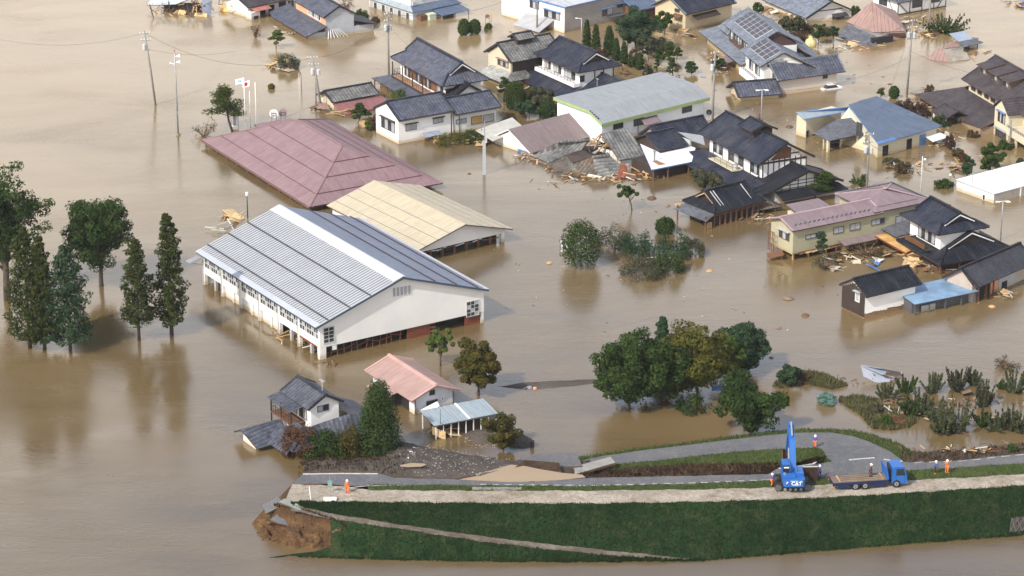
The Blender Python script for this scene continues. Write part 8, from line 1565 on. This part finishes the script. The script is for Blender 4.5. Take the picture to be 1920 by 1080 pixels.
arm('boom', [(1.7, 1.7), (2.7, 3.4), (4.0, 5.2), (6.0, 6.4)], .72, [.8, 1.15, 1.0, .6], LBLUE); arm('stick', [(5.5, 7.0), (6.6, 5.6), (8.0, 2.6), (8.3, 2.0)], .5, [.55, .75, .5, .4], LBLUE)
m = MB(); m.beam((-.28, 2.6, 1.9), (-.28, 4.0, 4.3), .16, .16); m.beam((.52, 2.6, 1.9), (.52, 4.0, 4.3), .16, .16); m.build('boom_cylinder', METAL, ex); m = MB(); m.beam((.12, 4.0, 5.9), (.12, 5.6, 7.15), .2, .2); m.build('stick_cylinder', METAL, ex); m = MB(); m.beam((.12, 5.9, 6.9), (.12, 7.6, 3.8), .14, .14); m.build('bucket_cylinder', METAL, ex)
m = MB(); bp = [(8.3, 2.2), (8.9, 1.7), (8.8, .9), (8.2, .5), (7.5, .7), (7.7, 1.4)]; a = [Vector((-.5, y, z)) for y, z in bp]; b = [Vector((.74, y, z)) for y, z in bp]; m.face(a); m.face(b[::-1]); [m.face([a[i], b[i], b[i + 1], a[i + 1]]) for i in range(4)]; bk = m.build('bucket', mat('muddy_bucket', (.12, .08, .05), .8, .3), ex)
for i in range(5): m = MB(); m.box(-.45 + i * .27, -.33 + i * .27, 7.3, 7.6, .6, .72); m.build('tooth', METAL, bk)
def text(s, size, loc, rot, mt, parent, name='lettering', ext=.01):
    c = bpy.data.curves.new(name, 'FONT'); c.body = s; c.size = size; c.extrude = ext; c.align_x = 'CENTER'; c.align_y = 'CENTER'; c.offset = size * .025
    o = bpy.data.objects.new(name, c); COL.objects.link(o); o.location = loc; o.rotation_euler = rot; c.materials.append(mt)
    me = bpy.data.meshes.new_from_object(o.evaluated_get(bpy.context.evaluated_depsgraph_get())); bpy.data.objects.remove(o); o = link(bpy.data.objects.new(name, me), parent); o.location = loc; o.rotation_euler = rot; return o
text('CAT', .66, (.24, -1.262, 1.66), (R(90), 0, 0), WHITEM, ex); m = MB(); m.face([(.02, -1.272, 1.40), (.48, -1.272, 1.40), (.25, -1.272, 1.66)]); m.build('emblem', YEL, ex)
m = MB(); m.face([(-1.09, -1.262, 1.60), (-1.02, -1.262, 1.60), (-.76, -1.262, 1.95), (-.92, -1.262, 1.95)]); m.build('white_stripe', WHITEM, ex); m = MB(); m.face([(-1.09, -1.264, 1.66), (-1.09, -1.264, 2.0), (-.98, -1.264, 2.0), (-1.06, -1.264, 1.66)]); m.build('red_stripe', FLAGR, ex); m = MB(); m.box(.72, 1.02, -1.275, -1.255, 1.92, 2.04); m.build('warning_label', YEL, ex)
m = MB(); m.box(-.55, .45, -1.268, -1.252, 2.0, 2.05); m.build('small_print', WHITEM, ex)
# flatbed lorry
pa, pb_ = pick(1562, 922), pick(1700, 913); an_ = math.atan2(pb_.y - pa.y, pb_.x - pa.x); ln_ = (pb_ - pa).to_2d().length
lr = thing('flatbed_lorry', 'blue flatbed crane lorry with an empty timber deck parked on the levee track', 'lorry', tuple(pa), an_); NAVY = mat('navy_frame', (.008, .018, .06), .5, .15)
LX = ln_; w2 = 2.3
m = MB(); m.box(0, LX * .74, 0, w2, .98, 1.14); m.build('deck', mat('lorry_deck', (.15, .115, .088), .85, .3), lr); m = MB(); m.box(0, LX * .74, -.05, .02, .82, 1.16); m.box(0, LX * .74, w2 - .02, w2 + .05, .82, 1.16); m.box(-.06, .03, -.05, w2 + .05, .72, 1.16); m.build('side_rail', NAVY, lr)
m = MB(); m.box(.3, LX - .4, .7, .9, .6, .97); m.box(.3, LX - .4, 1.4, 1.6, .6, .97); m.build('chassis', DARK, lr); m = MB(); m.box(.6, 2.2, -.02, .04, .35, .8); m.build('side_guard', NAVY, lr); m = MB(); m.box(4.8, 6.8, -.02, .06, .35, .8); m.build('side_guard', NAVY, lr)
for i in range(4): y = .3 + i * .55; m = MB(); m.box(.9, LX * .68, y, y + .12, 1.15, 1.24); m.build('timber_batten', mat('grey_batten', (.25, .18, .12), .85, .3), lr)
m = MB(); m.box(.85, 1.0, .2, w2 - .2, 1.15, 1.28); m.box(LX * .68, LX * .69, .2, w2 - .2, 1.15, 1.28); m.build('timber_batten', WOOD, lr)
def tyre(x, y, r=.52, w=.3):
    k = MB(); wheelprof(k, (x, y, r), r, w, 18); t = k.build('wheel', RUB, lr); k = MB(); wheelprof(k, (x, y, r), r * .55, w + .02, 14); k.build('rim', METAL, t); k = MB(); wheelprof(k, (x, y, r), r * .25, w + .06, 10); k.build('hub', DGREY, t)
for x in (2.9, 4.15, LX - 1.35):
    for y in (.12, w2 - .12): tyre(x, y)
CX0 = LX * .80
sec = [(CX0, .55), (CX0, 2.72), (CX0 + .25, 2.85), (LX - .45, 2.80), (LX - .05, 1.75), (LX, .95), (LX - .02, .5)]
def extr(name, sec, y0, y1, mt, inset=0):
    m = MB(); a = [Vector((x, y0, z)) for x, z in sec]; b = [Vector((x, y1, z)) for x, z in sec]; m.face(a); m.face(b[::-1]); n = len(sec); [m.face([a[i], b[i], b[(i + 1) % n], a[(i + 1) % n]]) for i in range(n)]; return m.build(name, mt, lr)
cab = extr('cab', sec, .0, w2, LBLUE)
b_ = cab.modifiers.new('bevel', 'BEVEL'); b_.width = .07; b_.segments = 2
m = MB(); m.slab([(LX - .42, .18, 2.72), (LX - .03, .18, 1.78), (LX - .03, w2 - .18, 1.78), (LX - .42, w2 - .18, 2.72)], .03); o = m.build('windscreen', CABG, cab); o.location = (.035, 0, .0)
m = MB(); m.face([(CX0 + .5, -.012, 1.65), (LX - .22, -.012, 1.65), (LX - .52, -.012, 2.55), (CX0 + .5, -.012, 2.55)]); m.build('side_window', CABG, cab)
m = MB(); m.box(CX0 + .45, CX0 + .47, -.015, 0, .75, 2.6); m.box(LX - .3, LX - .28, -.015, 0, .75, 1.7); m.build('door_seam', NAVY, cab); m = MB(); m.box(LX - .02, LX + .06, .1, w2 - .1, .42, .68); m.build('bumper', WHITEM, cab)
for y in (.3, w2 - .3): m = MB(); m.box(LX - .01, LX + .05, y - .16, y + .16, .8, .98); m.build('headlight', CURTAIN, cab)
for y in (-.25, w2 + .25): m = MB(); m.box(LX - .1, LX, y - .1, y + .1, 1.7, 2.15); m.beam((LX - .3, y * .9, 2.3), (LX - .05, y, 2.1), .04, .04); m.build('mirror', BLACK, cab)
m = MB(); m.beam((LX * .745, .2, 1.1), (LX * .71, .2, 2.9), .12, .3); m.beam((LX * .745, w2 - .2, 1.1), (LX * .71, w2 - .2, 2.9), .12, .3); m.beam((LX * .71, .2, 2.85), (LX * .71, w2 - .2, 2.85), .1, .1); m.slab([(LX * .74, .3, 1.2), (LX * .74, w2 - .3, 1.2), (LX * .715, w2 - .3, 2.7), (LX * .715, .3, 2.7)], .05); m.build('headboard', LBLUE, lr)
m = MB(); m.box(LX * .755, LX * .785, .6, 1.7, .9, 2.2); m.beam((LX * .77, 1.1, 2.1), (LX * .77, 1.4, 3.0), .22, .22); m.beam((LX * .77, 1.4, 2.9), (LX * .77, .5, 2.3), .16, .16); m.build('loader_crane', BLACK, lr)
m = MB(); m.box(-.08, -.06, .1, .4, .75, .9); m.box(-.08, -.06, w2 - .4, w2 - .1, .75, .9); m.build('tail_light', ORG, lr)
# upright steel plate behind the excavator
q = pick(1516, 903); t = thing('steel_plate', 'large rusty brown steel panel standing upright behind the excavator', 'panel', (q.x, q.y, q.z), R(2)); m = MB(); m.box(-2.4, 1.15, 0, .18, -.1, 2.0); m.build('panel', RUSTB, t)
for i in range(7): m = MB(); m.box(-2.35 + i * .57, -2.25 + i * .57, -.07, -.005, 0, 1.98); m.build('rib', RUSTB, t)
m = MB(); m.box(-2.4, 1.15, -.02, .2, 2.0, 2.08); m.build('top_edge', mat('pale_edge', (.45, .42, .36), .7), t); q = pick(1490, 880)
line('edge_line', [(1460, 879), (1500, 874.5), (1532, 869)], .35, dz=.05)
# people
def skin(name, verts, edges, radii, mt, parent, sub=1):
    me = bpy.data.meshes.new(name); me.from_pydata(verts, edges, []); me.materials.append(mt); o = link(bpy.data.objects.new(name, me), parent)
    md = o.modifiers.new('skin', 'SKIN'); md.use_smooth_shade = True
    for i, r in enumerate(radii): sv = me.skin_vertices[0].data[i]; sv.radius = r if hasattr(r, '__len__') else (r, r); sv.use_root = (i == 0)
    s = o.modifiers.new('sub', 'SUBSURF'); s.levels = s.render_levels = sub; return o
SKINM = mat('skin', (.42, .25, .17), .6, .05); HELM = mat('helmet_white', (.82, .82, .80), .35, .03); NVY = mat('navy_cloth', (.03, .06, .28), .85, .1); BLK = mat('black_cloth', (.02, .02, .022), .9, .2); MAROON = mat('maroon_cloth', (.14, .02, .02), .85, .1); BOOT = mat('boot', (.03, .028, .025), .7); VEST = mat('reflective_vest', (.70, .72, .68), .6); ROYAL = mat('royal_blue_cloth', (.035, .07, .42), .8, .1)
def person(label, px, py, rz, top, trousers, arms=((-.28, .05, .86), (.28, .05, .86)), step=.12, boots=BOOT, loc=None, vest=None, elbow=None):
    q = pick(px, py) if loc is None else loc; t = thing('person', label, 'person', tuple(q), rz)
    hl, hr = Vector((-.09, step, 0)), Vector((.10, -step, 0)); sh = 1.42
    el = elbow or [((-.25, -.03, 1.15)), ((.25, -.03, 1.15))]
    V = [(0, 0, .93), (0, 0, 1.15), (0, 0, 1.4), (0, .01, 1.5), (0, .03, 1.62), (0, .03, 1.7), (-.18, 0, sh), el[0], arms[0], (.18, 0, sh), el[1], arms[1], (-.09, 0, .88), (hl.x, hl.y + .05, .48), (hl.x, hl.y, .08), (hl.x, hl.y + .16, .05), (.09, 0, .88), (hr.x, hr.y + .05, .48), (hr.x, hr.y, .08), (hr.x, hr.y + .16, .05)]
    E_ = [(0, 1), (1, 2), (2, 3), (3, 4), (4, 5), (2, 6), (6, 7), (7, 8), (2, 9), (9, 10), (10, 11), (0, 12), (12, 13), (13, 14), (14, 15), (0, 16), (16, 17), (17, 18), (18, 19)]
    RD = [.14, .13, .15, .055, .085, .07, .06, .042, .032, .06, .042, .032, .085, .055, .04, .035, .085, .055, .04, .035]
    for h, s_ in ((8, -1), (11, 1)):
        w = Vector(V[h]); e = Vector(V[h - 1]); d = (w - e).normalized(); sd = d.cross(Vector((0, 1, 0))); sd = sd.normalized() if sd.length > .1 else Vector((1, 0, 0)); palm = w + d * .06; k = len(V); V.append(tuple(palm)); E_.append((h, k)); RD.append((.032, .02))
        for i, fl in enumerate((.06, .075, .08, .07)):
            b1 = palm + sd * (i - 1.5) * .021 + d * fl * .6; b2 = b1 + d * fl * .4 + Vector((0, .025, 0)); n = len(V); V += [tuple(b1), tuple(b2)]; E_ += [(k, n), (n, n + 1)]; RD += [.0095, .0085]
        n = len(V); V += [tuple(w + d * .05 + sd * .045 + Vector((0, .02, 0)))]; E_ += [(h, n)]; RD += [.01]
    skin('body', V, E_, RD, SKINM, t)
    f = 1.18; jk = [0, 1, 2, 6, 7, 8, 9, 10, 11]; ix = {a: i for i, a in enumerate(jk)}
    jv = [V[a] if a not in (8, 11) else tuple(Vector(V[a - 1]).lerp(Vector(V[a]), .88)) for a in jk]; skin('jacket', jv, [(ix[a], ix[b]) for a, b in E_ if a in ix and b in ix], [RD[a] * f + .012 if not hasattr(RD[a], '__len__') else .05 for a in jk], top, t)
    tk = [0, 12, 13, 14, 16, 17, 18]; ix = {a: i for i, a in enumerate(tk)}; skin('trousers', [V[a] for a in tk], [(ix[a], ix[b]) for a, b in E_ if a in ix and b in ix], [RD[a] * 1.16 + .014 for a in tk], trousers, t)
    for h in (hl, hr): m = MB(); m.tube([(h.x, h.y - .06, .05), (h.x, h.y + .08, .055), (h.x, h.y + .22, .035)], [.05, .055, .035], 8); m.tube([(h.x, h.y, .0), (h.x, h.y, .2)], .062, 8); m.build('boot', boots, t, smooth=True)
    m = MB(); m.lathe([(.155, 1.665), (.150, 1.70), (.128, 1.78), (.08, 1.835), (.0, 1.85)], 12, 0, (0, .03, 0)); m.lathe([(.0, 1.664), (.19, 1.66), (.19, 1.672), (.15, 1.69)], 12, 0, (0, .05, 0)); m.build('helmet', HELM, t, smooth=True)
    m = MB(); [m.lathe([(0, -.012), (.012, 0), (0, .012)], 6, 0, (x, .118, 1.635)) for x in (-.032, .032)]; m.build('eye', BLK, t); m = MB(); m.tube([(0, .11, 1.635), (0, .145, 1.60)], [.012, .018], 6); m.build('nose', SKINM, t); m = MB(); m.box(-.028, .028, .108, .122, 1.562, 1.57); m.build('mouth', MAROON, t)
    if vest: m = MB(); m.tube([(0, 0, 1.0), (0, 0, 1.2), (0, 0, 1.42)], [.19, .185, .20], 12); o = m.build('safety_vest', vest, t, smooth=True); o.scale = (1, .8, 1)
    return t
person('worker in orange overalls and white helmet alone at the broken end of the track', 651, 924, R(200), ORG, ORG, step=.2, boots=FLAGR)
person('worker in royal blue jacket and orange trousers standing on the ramp road', 1528, 839, R(160), ROYAL, ORG, arms=((-.12, .28, 1.32), (.14, .28, 1.30)), elbow=[(-.27, .06, 1.18), (.27, .06, 1.18)])
person('worker in navy with orange leggings bending beside the excavator track', 1447, 912, R(-60), NVY, ORG, arms=((-.2, .35, 1.0), (.2, .35, 1.0)))
person('worker in navy overalls holding the rusty steel panel', 1537, 896, R(75), NVY, NVY, arms=((-.14, .5, 1.2), (.14, .5, 1.15)), elbow=[(-.24, .22, 1.2), (.24, .22, 1.2)])
dk = Vector(lr.location) + Matrix.Rotation(an_, 3, 'Z') @ Vector((LX * .54, 1.3, 1.15)); person('worker in a maroon jacket standing on the lorry deck', 0, 0, R(-100), MAROON, BLK, loc=dk)
person('worker in blue jacket and dark shorts on the grass right of the lorry', 1754.5, 888, R(120), ROYAL, BLK, boots=ORG); person('worker in full orange overalls on the grass, rightmost of all', 1775, 886, R(190), ORG, ORG, arms=((-.1, .26, 1.45), (.12, .26, 1.45)), elbow=[(-.3, .08, 1.25), (.3, .08, 1.25)], boots=ORG)
q = Vector((P(1466, 447, 2.4))); 
# ------------------------------------------------------------------ air over the flood
hz = MB(); hz.box(-1200, 1200, -300, 2100, -9.5, 154)
hm = bpy.data.materials.new('haze_air'); hm.use_nodes = True; hn = hm.node_tree; hn.nodes.remove(hn.nodes['Principled BSDF'])
pv = hn.nodes.new('ShaderNodeVolumePrincipled'); pv.inputs['Density'].default_value = .00005; pv.inputs['Color'].default_value = (.93, .95, 1, 1); pv.inputs['Anisotropy'].default_value = .2
hn.links.new(pv.outputs[0], hn.nodes['Material Output'].inputs['Volume'])
ho = hz.build('haze', hm); tag(ho, kind='stuff')
